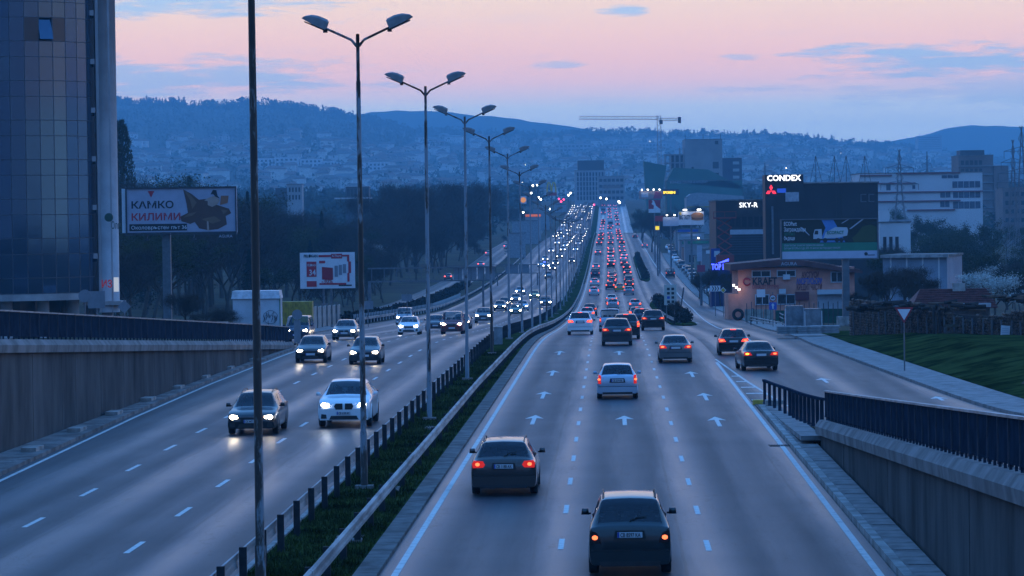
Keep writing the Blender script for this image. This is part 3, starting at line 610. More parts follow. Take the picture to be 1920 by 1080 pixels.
    CARDATA[typ] = D; D['pt'] = pt; D['ix'] = ix; return D
ARCH_S = {}
def tail_shapes(style, w, deck):
    """outline of the left-hand rear lamp in (x,z), mirrored for the other side"""
    if style == 'low': return [(w * .70, deck - .37), (w * .93, deck - .35), (w * .95, deck - .10), (w * .80, deck - .14), (w * .72, deck - .26)]
    if style == 'tall': return [(w * .80, deck - .34), (w * .95, deck - .32), (w * .92, deck + .05), (w * .80, deck + .02)]
    if style == 'wide': return [(w * .50, deck - .22), (w * .93, deck - .24), (w * .955, deck - .06), (w * .62, deck - .07)]
    if style == 'round': return [(w * .56, deck - .16), (w * .62, deck - .23), (w * .93, deck - .24), (w * .955, deck - .12), (w * .9, deck - .04), (w * .62, deck - .06)]
    return [(w * .60, deck - .26), (w * .93, deck - .26), (w * .955, deck - .05), (w * .70, deck - .04)]
def head_shapes(style, w, hood):
    if style == 'round': return [(w * .52, hood - .30), (w * .70, hood - .34), (w * .88, hood - .30), (w * .90, hood - .20), (w * .74, hood - .15), (w * .56, hood - .19)]
    return [(w * .50, hood - .31), (w * .82, hood - .31), (w * .91, hood - .16), (w * .80, hood - .15), (w * .52, hood - .22)]
NCAR = 0
def car(typ, label, col, off, d, facing, parts='full', tail='std', lit='tail', brake=False, head='std', plate=None, rails=False, priv=False, xen=False, indicator=0, name=None, h=0., yaw=0., dark_bumper=False, kidney=False, group=None, taxi=False, beacon=False):
    """facing +1: drives away from the camera (rear seen); -1: drives towards it"""
    global NCAR; NCAR += 1
    T = TYPES[typ]; D = car_meshes(typ); w = T['W'] / 2; hl = T['L'] / 2; deck, hood, wr, belt = T['deck'], T['hood'], T['wr'], T['belt']
    nm = name or {'suv': 'parked_suv', 'coupe_suv': 'sport_utility_car', 'van': 'small_van', 'bigvan': 'van', 'hatch': 'hatchback_car', 'sedan': 'sedan_car', 'wagon': 'station_wagon', 'mpv': 'family_car'}[typ]
    if nm == 'parked_suv': nm = 'sport_utility_car'
    t = thing(nm, label, 'van' if 'van' in typ else 'car', W(off, d, h + .005), (-.0306 if facing > 0 else math.pi - .0306) + yaw, group or ('outbound traffic seen from behind' if facing > 0 else 'inbound traffic with headlights'))
    t.rotation_euler.x = math.atan(float(zp(d + 2) - zp(d - 2)) / 4) * facing
    P = CARCOL[col]; b = link('body', D['body'], t); setmat(b, P)
    if parts == 'far':
        link('windows', D['allglass'], t)
        q = MB()
        for s in (-1, 1):
            if facing > 0: q.box((s * w * .76, -hl + .0, deck - .15), (w * .32, .10, .17))
            else: q.disc((s * w * .70, hood - .25), .095, hl - .19, hl - .03, 10)
        key = ('farl', typ, facing)
        if key not in ARCH_S: ARCH_S[key] = q.mesh('lamps', (TAILF if facing > 0 else HEADF,))
        link('lamps', ARCH_S[key], t)
        key = ('farw', typ)
        if key not in ARCH_S:
            q = MB()
            for sx_ in (-1, 1):
                for sy_ in (-1, 1): q.box((sx_ * (w - .12), sy_ * T['base'] / 2, wr), (.22, wr * 1.9, wr * 2))
            ARCH_S[key] = q.mesh('wheels', (TYRE,))
        link('wheels', ARCH_S[key], t)['kind'] = 'stuff'; return t
    for nme, me in D['windows']:
        o = link(nme, me, t)
        if priv and nme == 'rear_window': setmat(o, PRIVGLASS)
    link('seats', D['seats'], t)
    for sx_ in (-1, 1):
        for yy in (-T['base'] / 2 - .03, T['base'] / 2 + .06):
            wh = link('wheel', D['tyre'], t, (sx_ * (w - .105), yy, wr)); wh.scale.x = sx_; link('rim', D['rim'], wh)
            a = link('wheel_arch', D['arch'], t, (sx_ * (w + .004), yy, wr)); a.scale.x = sx_
            if dark_bumper is False: setmat(a, P)
        m_ = link('door_mirror', D['mirror'], t, (sx_ * (w - .03), T['cowl'] - .42, belt + .02)); m_.scale = (sx_, 1, 1); setmat(m_, P if col not in ('silver',) else CARCOL['black'])
    def sheet(name, outline, y0, y1, m, parent=t, key=None):
        k_ = (name, typ, key) if key else None
        if k_ and k_ in ARCH_S: me = ARCH_S[k_]
        else:
            q = MB()
            n = len(outline); q.prism(outline, y0, y1); me = q.mesh(name, (m,))
            if k_: ARCH_S[k_] = me
        o = link(name, me, parent); setmat(o, m); return o
    rear = facing > 0
    # rear
    tl = tail_shapes(tail, w, deck)
    for s in (-1, 1):
        out = [(p[0] * s, p[1]) for p in tl]; out = out if s > 0 else out[::-1]
        lmp = sheet('tail_light', out, -hl - .012, -hl + .16, ((LAMP_OFF_D if tail == 'low' else TAILB if brake else TAIL) if rear and lit else LAMP_OFF_R), key=tail + str(s))
        if rear:
            cx = sum(p[0] for p in out) / len(out); cz = sum(p[1] for p in out) / len(out); cx += s * .02
            sheet('bulb', [(cx + (.095 if brake or tail == 'wide' else .062) * math.cos(a), cz + .048 * math.sin(a)) for a in np.linspace(0, 2 * math.pi, 11)[:-1]], -hl - .02, -hl - .005, AMBER if indicator == s else TAILC, parent=lmp, key='bulb' + tail + str(s) + str(brake))
    zb_ = wr * .62
    bw = w * .90
    bump = sheet('rear_bumper', [(-bw, zb_ + .06), (bw, zb_ + .06), (w * .955, zb_ + .16), (w * .95, zb_ + .34), (-w * .95, zb_ + .34), (-w * .955, zb_ + .16)], -hl - .035, -hl + .12, PLAST if dark_bumper else P, key='rb')
    sheet('diffuser', [(-w * .7, zb_ + .02), (w * .7, zb_ + .02), (w * .74, zb_ + .12), (-w * .74, zb_ + .12)], -hl - .042, -hl + .1, PLAST, key='rd')
    sheet('bumper_seam', [(-w * .93, zb_ + .345), (w * .93, zb_ + .345), (w * .93, zb_ + .36), (-w * .93, zb_ + .36)], -hl - .03, -hl + .12, PLAST, key='bs')
    if rear:
        pz = deck - .20 if tail != 'low' else deck - .19
        pl = link('license_plate', D['plate'], t, (0, -hl - .03, pz)); link('plate_band', D['band'], pl)
        sheet('plate_recess', [(-.34, pz - .09), (.34, pz - .09), (.30, pz + .09), (-.30, pz + .09)], -hl - .02, -hl + .08, P if tail == 'low' else PLAST, key='pr')
        if plate: text('plate_number', plate, .12, PLATET, pl, (-.2, -.012, -.043), width=.42, ext=.002, bold=.002)
        hb_ = D['pt'](D['ix']['irr'] - .02, 7)
        if brake: sheet('high_brake_light', [(-.16, hb_[2] - .03), (.16, hb_[2] - .03), (.16, hb_[2] + .0), (-.16, hb_[2] + .0)], hb_[1] - .10, hb_[1] - .0, TAILB, key='hb')
        gl = D['pt'](D['ix']['irg'] + .12, 7)
        if not D['ix']['sed']: MB().tube([(0, gl[1] - .03, gl[2] + .0), (.18, gl[1] + .01, gl[2] + .07), (.36, gl[1] + .02, gl[2] + .08)], .012, 5).build('wiper', PLAST, t)
    # front
    hs = head_shapes(head, w, hood)
    for s in (-1, 1):
        out = [(p[0] * s, p[1]) for p in hs]; out = out if s > 0 else out[::-1]
        lmp = sheet('headlight', out, hl - .22, hl - .045, LAMP_OFF_W, key=head + str(s))
        if not rear and lit:
            cx = sum(p[0] for p in out) / len(out); cz = sum(p[1] for p in out) / len(out)
            for k_, (dx, rr_) in enumerate(((0.03, .088), (-.11, .055))):
                sheet('bulb', [(cx + s * dx + rr_ * math.cos(a), cz + rr_ * .9 * math.sin(a)) for a in np.linspace(0, 2 * math.pi, 13)[:-1]], hl - .05, hl - .03, HEADX if xen else HEADL, parent=lmp, key='hbulb' + head + str(s) + str(k_))
    sheet('front_bumper', [(-bw, zb_ + .04), (bw, zb_ + .04), (w * .93, zb_ + .16), (w * .91, hood - .40), (-w * .91, hood - .40), (-w * .93, zb_ + .16)], hl - .14, hl + .02, P, key='fb')
    if not rear:
        sheet('lower_intake', [(-w * .55, zb_ + .06), (w * .55, zb_ + .06), (w * .48, zb_ + .20), (-w * .48, zb_ + .20)], hl - .1, hl + .032, PLAST, key='li')
        for s in (-1, 1): sheet('fog_light_pocket', [(s * w * .64, zb_ + .10), (s * w * .86, zb_ + .10), (s * w * .84, zb_ + .27), (s * w * .66, zb_ + .25)][::s], hl - .1, hl + .028, PLAST, key='fp' + str(s))
        if kidney:
            for s in (-1, 1): sheet('grille', [(s * .04, hood - .42), (s * .30, hood - .42), (s * .36, hood - .30), (s * .30, hood - .20), (s * .05, hood - .20)][::s], hl - .2, hl + .03, PLAST, key='kg' + str(s))
        else:
            gr_ = sheet('grille', [(-.36, hood - .40), (.36, hood - .40), (.44, hood - .22), (-.44, hood - .22)], hl - .2, hl + .0, PLAST, key='gr')
            sheet('grille_bar', [(-.40, hood - .25), (.40, hood - .25), (.43, hood - .225), (-.43, hood - .225)], hl - .2, hl + .008, RIM, parent=gr_, key='gb')
        pl = link('license_plate', D['plate'], t, (0, hl + .04, zb_ + .30), math.pi); link('plate_band', D['band'], pl)
        if plate: text('plate_number', plate, .12, PLATET, pl, (-.2, -.012, -.043), width=.42, ext=.002, bold=.002)
    if rails:
        for s in (-1, 1):
            rp = [D['pt'](x, 5.6) for x in np.linspace(D['ix']['irr'] + .1, D['ix']['iws'] - .1, 6)]
            MB().tube([(s * p[0], p[1], p[2] + (.055 if 0 < i < 5 else .0)) for i, p in enumerate(rp)], .018, 6).build('roof_rail', PLAST if col != 'silver' else RIM, t)
    if taxi: boxo('roof_sign', mat('taxi_sign', (.6, .5, .1), .5, var=0), t, (0, -.2, T['H'] + .07), (.5, .16, .13), top=.8)
    if beacon: boxo('beacon', BLUEL, t, (w * .4, .1, T['H'] + .06), (.5, .25, .12))
    return t
def carpx(typ, label, col, px, py, facing, **k):
    off, d = G(px, py); L = TYPES[typ]['L']; return car(typ, label, col, off, d + L / 2 if facing > 0 else d + L / 2, facing, **k)
def slipcar(typ, label, col, px, d, facing=1, **k):
    a = ray(px, 680)[0]; off = a * d - float(Mx(d)); return car(typ, label, col, off, d, facing, h=float(zr(d)), **k)
# outbound, nearest first
carpx('mpv', 'dark green family car with a bright roof, nearest of the outbound cars', 'darkgreen', 1182, 1082, 1, tail='low', plate='CB 8597 KA', rails=True)
carpx('wagon', 'dark brown-grey station wagon with roof rails in the lane next to the median', 'brown', 945, 932, 1, tail='round', rails=True, plate='CB 1188 AX')
carpx('hatch', 'silver hatchback with bright roof in the middle outbound lane, above the lane arrow', 'paleblue', 1158, 749, 1, tail='tall', plate='CB 2074 BK')
carpx('sedan', 'dark grey saloon alone in the outer outbound lane', 'grey', 1267, 681, 1, tail='wide')
carpx('suv', 'charcoal crossover with narrow red lamps in the middle outbound lane', 'graphite', 1157, 649, 1, tail='wide', priv=True)
carpx('suv', 'white sport utility car beside the median guard rail, nearest white one', 'white', 1088, 628, 1, tail='wide', brake=True, dark_bumper=False)
carpx('suv', 'black tall sport utility car right behind the charcoal crossover', 'black', 1174, 636, 1, tail='tall', priv=True, brake=True)
carpx('suv', 'black sport utility car in the outer lane next to the island nose', 'black', 1225, 620, 1, tail='wide', priv=True)
carpx('van', 'pale blue small van half hidden by the charcoal crossover', 'paleblue', 1144, 622, 1, tail='tall')
carpx('suv', 'dark sport utility car half hidden left of the black one by the island', 'navy', 1204, 613, 1, tail='tall', brake=True)
carpx('hatch', 'white-roofed hatchback braking behind the white sport utility car', 'white', 1101, 601, 1, tail='std', brake=True)
carpx('wagon', 'dark wagon ahead of the braking white-roofed hatchback by the median', 'graphite', 1106, 592, 1, tail='std', rails=True)
carpx('sedan', 'dark saloon squeezed ahead of the two dark sport utility cars', 'navy', 1194, 600, 1, tail='std', brake=True)
slipcar('hatch', 'black hatchback with narrow lamps on the slip road, ahead of the black saloon', 'black', 1374, 183, tail='wide', brake=True, yaw=-.01)
slipcar('sedan', 'black saloon with amber indicator blinking, at the mouth of the slip road', 'black', 1418, 163, tail='wide', indicator=-1, yaw=.06)
mid = [('hatch', 'silver hatchback in the middle outbound lane, nearer one of a silver pair', 'silver', 1149, 580, True, 'tall'), ('sedan', 'white saloon in the middle outbound lane just ahead of the silver hatchback', 'white', 1147, 570, False, 'std'),
 ('hatch', 'silver hatchback braking in the outer outbound lane', 'silver', 1191, 581, True, 'std'), ('hatch', 'white hatchback by the median, nearer of the two white cars there', 'white', 1114, 554, True, 'tall'),
 ('sedan', 'white saloon by the median, farther of the two white cars there', 'white', 1115, 536, True, 'std'), ('bigvan', 'dark blue van by the median ahead of the two white cars', 'navy', 1116, 521, False, 'tall'),
 ('hatch', 'black hatchback left of the yellow taxi', 'black', 1144, 543, True, 'std'), ('sedan', 'pale saloon in the outer lane just right of the yellow taxi', 'silver', 1179, 553, False, 'std'),
 ('hatch', 'black hatchback in the outer lane one car ahead of the pale saloon', 'black', 1180, 541, True, 'std'), ('suv', 'dark crossover in the outer lane two cars ahead of the pale saloon', 'graphite', 1179, 533, False, 'tall'),
 ('wagon', 'grey wagon just ahead of the black hatchback left of the taxi', 'grey', 1147, 534, True, 'std'), ('hatch', 'black hatchback with red lamps two cars ahead of the taxi lane queue', 'black', 1149, 522, False, 'std'), ('sedan', 'dark saloon farther up the middle lane queue', 'graphite', 1147, 517, False, 'std')]
for ty, lb, co, px, py, br, tl_ in mid: carpx(ty, lb, co, px, py, 1, tail=tl_, brake=br)
carpx('sedan', 'yellow taxi saloon with roof sign in the outbound queue', 'yellow', 1162, 547, 1, tail='std', brake=True, taxi=True)
carpx('bigvan', 'black van alone on the side street beside the pavement', 'black', 1257, 521, 1, tail='tall')
carpx('sedan', 'silver saloon far up the side street beyond the black van', 'silver', 1209, 465, 1, tail='std', brake=True)
carpx('hatch', 'small dark car with one bright lamp at the far end of the side street', 'black', 1191, 447, 1, tail='tall')
# inbound, nearest first
carpx('wagon', 'black station wagon with lit round headlights, nearest of the inbound cars', 'black', 471, 817, -1, head='round', rails=True, plate='CK 4471 AB')
carpx('coupe_suv', 'white coupe sport utility car with twin black grilles', 'white', 645, 803, -1, head='round', kidney=True, xen=True, plate='CB 5130 AC')
carpx('hatch', 'black hatchback with big headlights next to the end of the street railing', 'black', 582, 681, -1, plate=None)
carpx('hatch', 'dark rounded hatchback partly hidden behind the second lamp post', 'graphite', 683, 684, -1, head='round')
carpx('van', 'dark van with bright windscreen coming out of the street behind the railing', 'navy', 556, 642, -1)
carpx('sedan', 'dark silver saloon with four small round lamps in the outer inbound lane', 'grey', 645, 638, -1, kidney=True, head='round')
carpx('hatch', 'white compact car with slanted headlights in the inbound lanes', 'white', 766, 628, -1, xen=True)
carpx('sedan', 'dark saloon half hidden by the third lamp post', 'graphite', 816, 621, -1)
carpx('van', 'dark red small van in the middle inbound lane', 'red', 847, 627, -1)
carpx('van', 'white-roofed van behind the white compact car', 'silver', 757, 609, -1)
carpx('sedan', 'dark saloon just behind the dark red van', 'black', 864, 617, -1)
carpx('suv', 'grey crossover with one bright headlight next to the fifth lamp post', 'grey', 906, 606, -1)
far_in = [('sedan', 'graphite', 937, 583), ('hatch', 'green', 967, 592), ('wagon', 'grey', 967, 568), ('hatch', 'paleblue', 979, 583), ('sedan', 'silver', 975, 553), ('hatch', 'yellow', 1002, 561), ('suv', 'grey', 1023, 577), ('sedan', 'black', 945, 576)]
pos = ['rightmost of the near group', 'with greenish bonnet', 'with roof line level', 'pale, tucked behind the green one', 'pale, highest of the near group', 'yellowish, alone in the middle lane', 'tall grey, closest to the median rail', 'dark, left edge of the near group']
for (ty, co, px, py), ps in zip(far_in, pos): carpx(ty, 'inbound car %s beyond the grey crossover' % ps, co, px, py, -1, head='round' if ty == 'hatch' else 'std', xen=co in ('paleblue', 'silver'))
carpx('sedan', 'inbound car with a blue beacon on its roof', 'white', 1024, 503, -1, beacon=True, parts='full')
# the dense far traffic
FAR = []
def far_queue(lanes, facing, d0, d1, gap, cols, skip=0.):
    for li, lo in enumerate(lanes):
        d = d0 + random.uniform(0, gap)
        while d < d1:
            if random.random() > skip:
                ty = random.choice(['hatch', 'sedan', 'suv', 'hatch', 'wagon', 'van', 'sedan', 'mpv'])
                FAR.append((ty, random.choice(cols), lo + random.uniform(-.25, .25), d, facing))
            d += gap * random.uniform(.75, 1.6)
cc = ['black', 'graphite', 'silver', 'white', 'grey', 'navy', 'white', 'silver', 'darkred']
far_queue([-3.4], 1, 690, 1250, 85, cc); far_queue([.1], 1, 640, 940, 24, cc, .1); far_queue([3.4], 1, 660, 940, 36, cc, .1); far_queue([.1, 3.4], 1, 940, 1300, 55, cc, .15)
far_queue([-3.3, 0, 3.3], 1, 1330, 1990, 62, cc, .15); far_queue([-10.2, -13.8, -17.4], -1, 690, 1000, 52, cc, .15); far_queue([-10.2, -13.8, -17.4], -1, 1000, 1900, 38, cc, .08); far_queue([-20.6], -1, 1150, 1850, 45, cc, .1)
zone = lambda d: 'on the near slope' if d < 940 else ('before the crest' if d < 1310 else 'on the pale rise beyond the crest')
for ty, co, lo, d, f in FAR:
    lb = '%s car far off in the outbound queue, %s' % ({'black': 'black', 'graphite': 'dark grey', 'silver': 'silver', 'white': 'white', 'grey': 'grey', 'navy': 'dark blue', 'darkred': 'dark red'}[co], zone(d)) if f > 0 else 'distant inbound car, headlights blazing, %s' % zone(d)
    car(ty, lb, co, lo, d, f, parts='far', group='far outbound traffic' if f > 0 else 'far inbound traffic')
for off, d, co in ((-32.5, 800, 'paleblue'), (-35.2, 690, 'grey'), (-34.6, 905, 'white'), (-32, 985, 'white'), (-31.5, 1120, 'darkred')):
    car('sedan' if co != 'grey' else 'hatch', '%s car on the service road behind the wood edge, %d m up' % (co.replace('pale', 'pale '), d) if False else '%s car on the service road left of the boulevard' % co.replace('pale', 'pale ').replace('dark', 'dark '), co, off, d, 1, parts='far', group='cars on the service road')
# lorry and bus far up the outbound lanes
def boxtruck(label, off, d, L_, H_, c, cat, nm):
    t = thing(nm, label, cat, W(off, d, .01), -.03, 'far outbound traffic'); m = mat('truck_' + cat + nm, c, .5)
    boxo('cargo_body' if cat == 'truck' else 'body', m, t, (0, 0, H_ / 2 + .45), (2.4, L_, H_ - .6), top=.98); boxo('cab', CARCOL['white'], t, (0, L_ / 2 + .9, 1.3), (2.3, 1.7, 2.0), top=.9)
    boxo('rear_window', PRIVGLASS, t, (0, -L_ / 2 - .01, H_ * .68), (1.9, .05, .7))
    for s in (-1, 1): boxo('tail_light', TAILF, t, (s * 1.0, -L_ / 2 - .02, .95), (.25, .08, .22)); boxo('wheel', TYRE, t, (s * 1.0, -L_ / 2 + 1.5, .48), (.3, .95, .95)); boxo('wheel', TYRE, t, (s * 1.0, L_ / 2 - .2, .48), (.3, .95, .95))
boxtruck('grey city bus in the middle outbound lane on the pale rise', .2, 1400, 11, 3.1, (.3, .34, .38), 'bus', 'city_bus')
boxtruck('blue-grey lorry on the pale rise beside the median', -3.3, 1640, 8, 3.6, (.16, .2, .26), 'truck', 'box_lorry')
# ------------------------------------------------------------------ hills, woods, trees
def yh(px): return 431 + (1150 - px) * .014
HILL = mat('hillside', (.036, .040, .026), .95, var=.5, scale=.012, spec=.1, col2=(.075, .072, .055)); FARH = mat('far_ridge', (.03, .036, .028), .95, var=.3, scale=.003, spec=.1)
RX = [-900, -100, 210, 330, 440, 480, 600, 700, 760, 830, 1000, 1100, 1200, 1300, 1400, 1500, 1600, 1700, 1800, 1920, 2100, 3000]
RY = [210, 190, 184, 187, 192, 186, 199, 218, 236, 243, 249, 245, 243, 248, 248, 252, 265, 272, 287, 302, 312, 300]
DR, D0 = 6000., 2400.
def nz2(x, y): return .5 * math.sin(x * 1.3 + 1.7 * math.sin(y * .9)) + .3 * math.sin(x * 3.1 + y * 2.3) + .2 * math.sin(x * 6.7 - y * 4.9)
def hill_z(px, t):
    d = D0 + (DR - D0) * t; zr_ = CH + (yh(px) - np.interp(px, RX, RY)) / FPX * DR - 9; z0 = 24.
    s = min(1., t) ** 1.25 * .85 + .15 * min(1., t)
    z = z0 + (zr_ - z0) * s + 7 * math.sin(math.pi * min(1, t)) * nz2(px / 130., t * 5)
    if t > 1: z -= (t - 1) ** 1.5 * 160
    return z
pxs = list(np.arange(-2400, 4400, 25.)); tt = list(np.linspace(0, 1, 26)) + [1.1, 1.25, 1.5]
def hpt(px, t, dz=0.): d = D0 + (DR - D0) * t; return ((px - 960) / FPX * d, d, hill_z(px, t) + dz)
b = MB(); n = len(pxs); b.add([hpt(p, t, -4. if t == 0 else 0.) for t in tt for p in pxs], [(i * n + k, i * n + k + 1, (i + 1) * n + k + 1, (i + 1) * n + k) for i in range(len(tt) - 1) for k in range(n - 1)]); hills = struct(b.build('hills', HILL, smooth=True))
FX = [-2400, 300, 560, 700, 760, 850, 950, 1090, 1250, 1450, 1600, 1680, 1780, 1840, 1920, 2100, 4400]; FY = [260, 250, 235, 214, 206, 209, 223, 239, 262, 275, 272, 263, 241, 236, 239, 250, 260]
b = MB(); tt2 = [0, .25, .5, .75, .9, 1, 1.15]; V = []
for t in tt2:
    for p in pxs: d = 6500 + 1100 * t; zt = CH + (yh(p) - np.interp(p, FX, FY)) / FPX * 7600; V.append(((p - 960) / FPX * d, d, 20 + (zt - 20) * (t ** .8 if t <= 1 else 1 - (t - 1) * 4) + 5 * nz2(p / 60., t * 4) * min(1, t * 2)))
b.add(V, [(i * n + k, i * n + k + 1, (i + 1) * n + k + 1, (i + 1) * n + k) for i in range(len(tt2) - 1) for k in range(n - 1)]); struct(b.build('far_ridge', FARH, smooth=True))
def tufts(name, pts, ntri, m, label, cone=False):
    """loose foliage: every tree is a clump of small triangles filling its crown"""
    P = np.array(pts, float); N = len(P); c = np.repeat(P[:, :3], ntri, 0); h = np.repeat(P[:, 3], ntri); w = np.repeat(P[:, 4], ntri); k = N * ntri
    u = rng.random(k); a = rng.random(k) * 2 * np.pi; conif = np.repeat(P[:, 5], ntri) if P.shape[1] > 5 else np.zeros(k)
    rr = np.sqrt(rng.random(k)) * np.where(conif > .5, (1.05 - u), np.sqrt(np.clip(1 - (2 * u - 1) ** 2, .05, 1)))
    ctr = c + np.stack([np.cos(a) * rr * w, np.sin(a) * rr * w, (u * .92 + .06) * h], 1); s = (.20 + .25 * rng.random(k)) * np.minimum(w, h * .5)
    d1 = rng.normal(size=(k, 3)); d1 /= np.linalg.norm(d1, axis=1)[:, None]; d2 = rng.normal(size=(k, 3)); d2 /= np.linalg.norm(d2, axis=1)[:, None]
    v = np.stack([ctr + d1 * s[:, None], ctr + d2 * s[:, None], ctr - (d1 + d2) * .6 * s[:, None]], 1).reshape(-1, 3)
    me = bpy.data.meshes.new(name); me.vertices.add(k * 3); me.vertices.foreach_set('co', v.astype('f').ravel()); me.loops.add(k * 3); me.loops.foreach_set('vertex_index', np.arange(k * 3, dtype='i'))
    me.polygons.add(k); me.polygons.foreach_set('loop_start', np.arange(0, k * 3, 3, dtype='i')); me.polygons.foreach_set('loop_total', np.full(k, 3, 'i')); me.materials.append(m); me.update(); me.validate()
    o = link(name, me); o['kind'] = 'stuff'; o['label'] = label; return o
LEAFD = mat('far_foliage', (.026, .034, .018), .95, var=.5, scale=.02, spec=.1, col2=(.055, .058, .034)); LEAFM = mat('wood_foliage', (.028, .034, .016), .95, var=.5, scale=.05, spec=.1, col2=(.052, .055, .028))
pts = []; rpts = []
for i in range(15000):
    px = random.uniform(-500, 2400); t = random.random() ** .8
    dens = 1. if (px < 780 and t > .62) or t > .93 else (.55 if nz2(px / 90., t * 7) > -.1 else .3)
    if random.random() > dens: continue
    x, d, z = hpt(px, t); con = 1 if random.random() < (.5 if t > .6 else .2) else 0; h = random.uniform(8, 16) * (1.15 if con else 1)
    (rpts if t > .95 else pts).append((x, d, z - 1.5, h, h * (.30 if con else .55), con))
tufts('hill_woods', pts, 14, LEAFD, 'dark woods and gardens covering the hazy hillside')
for i in range(1500): px = random.uniform(-300, 2200); t = random.uniform(.95, 1.03); x, d, z = hpt(px, t); h = random.uniform(6, 13) * random.choice((1, 1, 1, 1.5)); con = random.random() < .4; rpts.append((x, d, z - 2, h, h * (.28 if con else .6), con))
tufts('ridge_woods', rpts, 60, LEAFD, 'dark tree line along the crest of the hill')
pts = []
for i in range(3000):
    d = random.uniform(1150, 2300); off = random.choice((random.uniform(-420, -48), random.uniform(60, 420)))
    if off > 0 and d < 1500 and off < 90: continue
    h = random.uniform(7, 13) * (1.1 if off < 0 else .9); pts.append((float(Mx(d) + off), d, float(zp(d)) - 1.2, h, h * .42, 1 if random.random() < .18 else 0))
tufts('valley_woods', pts, 34, LEAFM, 'dark band of woodland across the valley floor')
# ---- trees as individuals
BARK = mat('bark', (.055, .047, .04), .95, var=.4, scale=4); TWIG = mat('twigs', (.060, .048, .040), .95, var=.4, scale=.3, spec=.1)
BUD = mat('young_leaves', (.050, .062, .018), .9, var=.45, scale=.3, spec=.15, col2=(.075, .078, .022)); BUD2 = mat('olive_leaves', (.036, .046, .016), .9, var=.4, scale=.3, spec=.15, col2=(.055, .062, .024)); BLOS = mat('blossom', (.46, .48, .46), .9, var=.3, scale=.8, spec=.1)
CONI = mat('conifer_needles', (.016, .026, .018), .9, var=.4, scale=.4, spec=.1)
def grow(seed, spread=.5, levels=4, up=.35, h0=.28):
    r = random.Random(seed); segs = []
    def br(p, dr, L_, rad, lv):
        q = p
        for k in range(2):
            dr = (dr + Vector((r.uniform(-.18, .18), r.uniform(-.18, .18), r.uniform(-.05, .12)))).normalized(); e = q + dr * L_ / 2; segs.append((q, e, rad * (1 - .2 * k), rad * (.8 - .2 * k), lv)); q = e
        if lv < levels:
            for k in range(r.choice((2, 3, 3)) if lv else r.choice((4, 5))):
                a = r.uniform(0, 2 * math.pi); v = Vector((math.cos(a), math.sin(a), 0)); nd = (dr * (1 - spread) + v * spread * r.uniform(.7, 1.3) + Vector((0, 0, up * .5))).normalized()
                br(p + (q - p) * r.uniform(.55, 1.) if lv else p + (q - p) * r.uniform(.6, 1), nd, L_ * r.uniform(.55, .8), rad * .58, lv + 1)
    br(Vector((0, 0, 0)), Vector((0, 0, 1)), h0 + .1, .017, 0); return segs
def tree_proto(kind, seed):
    """unit-height tree: (trunk mesh, crown mesh)"""
    r = random.Random(seed); g2 = np.random.default_rng(seed); tb = MB()
    if kind in ('poplar', 'conifer'):
        tb.tube([(0, 0, 0), (0, 0, .5), (0, 0, .96)], [.016, .011, .003], 6); k = 5200; u = g2.random(k) ** (.8 if kind == 'conifer' else 1); a = g2.random(k) * 6.283
        prof_ = (1.02 - u) * .20 * (.75 + .25 * np.sin(u * 60)) if kind == 'conifer' else .085 * np.sin(np.clip(u, .02, 1) ** .7 * np.pi) ** .6 + .012
        rr = prof_ * np.sqrt(g2.random(k)); ctr = np.stack([rr * np.cos(a), rr * np.sin(a), .06 + u * .94], 1); dr = np.stack([np.cos(a) * .5, np.sin(a) * .5, np.full(k, .9 if kind == 'poplar' else -.15)], 1) + g2.normal(size=(k, 3)) * .35; L_ = .022; wd = .008
    else:
        segs = grow(seed, .62 if kind == 'blossom' else .52, 4, .35, .22 if kind != 'blossom' else .12); top = max(s_[1].z for s_ in segs); sc = .93 / top
        for p, q, r0, r1, lv in segs:
            if lv < 4: tb.tube([p * sc, q * sc], [max(r0, .0022), max(r1, .0016)], 6 if lv < 2 else 4, cap=False)
        ends = [(p * sc, q * sc) for p, q, r0, r1, lv in segs if lv >= 2]; k = {'bare': 7500, 'bud': 7500, 'olive': 7500, 'blossom': 8000}[kind]
        idx = g2.integers(0, len(ends), k); A = np.array([e[0] for e in ends])[idx]; B = np.array([e[1] for e in ends])[idx]; f = g2.random(k)[:, None]
        ctr = A + (B - A) * f + g2.normal(size=(k, 3)) * (.030 if kind != 'bare' else .036); dr = (B - A) / np.linalg.norm(B - A, axis=1)[:, None] * (1. if kind == 'bare' else .2) + g2.normal(size=(k, 3)) * .55 + (0, 0, .25)
        L_, wd = {'bare': (.040, .0030), 'bud': (.015, .010), 'olive': (.018, .011), 'blossom': (.015, .011)}[kind]
    dr = dr / np.linalg.norm(dr, axis=1)[:, None]; sd = np.cross(dr, g2.normal(size=(k, 3))); sd /= np.linalg.norm(sd, axis=1)[:, None]; ll = L_ * (.6 + .8 * g2.random(k))[:, None]; ww = wd * (.6 + .8 * g2.random(k))[:, None]
    v = np.stack([ctr - dr * ll * .5 - sd * ww * .5, ctr - dr * ll * .2 + sd * ww * .6, ctr + dr * ll * .6], 1).reshape(-1, 3)
    if kind == 'bare': v = np.stack([ctr - dr * ll - sd * ww * .5, ctr - dr * ll + sd * ww * .5, ctr + dr * ll], 1).reshape(-1, 3)
    me = bpy.data.meshes.new('crown'); me.from_pydata(v.tolist(), [], np.arange(k * 3).reshape(-1, 3).tolist()); me.materials.append({'bare': TWIG, 'bud': BUD, 'olive': BUD2, 'blossom': BLOS, 'poplar': BUD2, 'conifer': CONI}[kind])
    return tb.mesh('trunk', (BARK,), True), me
PRO = {k: [tree_proto(k, s) for s in seeds] for k, seeds in dict(bare=(1, 2, 3, 4), bud=(11, 12, 13), olive=(21, 22, 23), blossom=(31, 32), poplar=(41,), conifer=(51, 52)).items()}
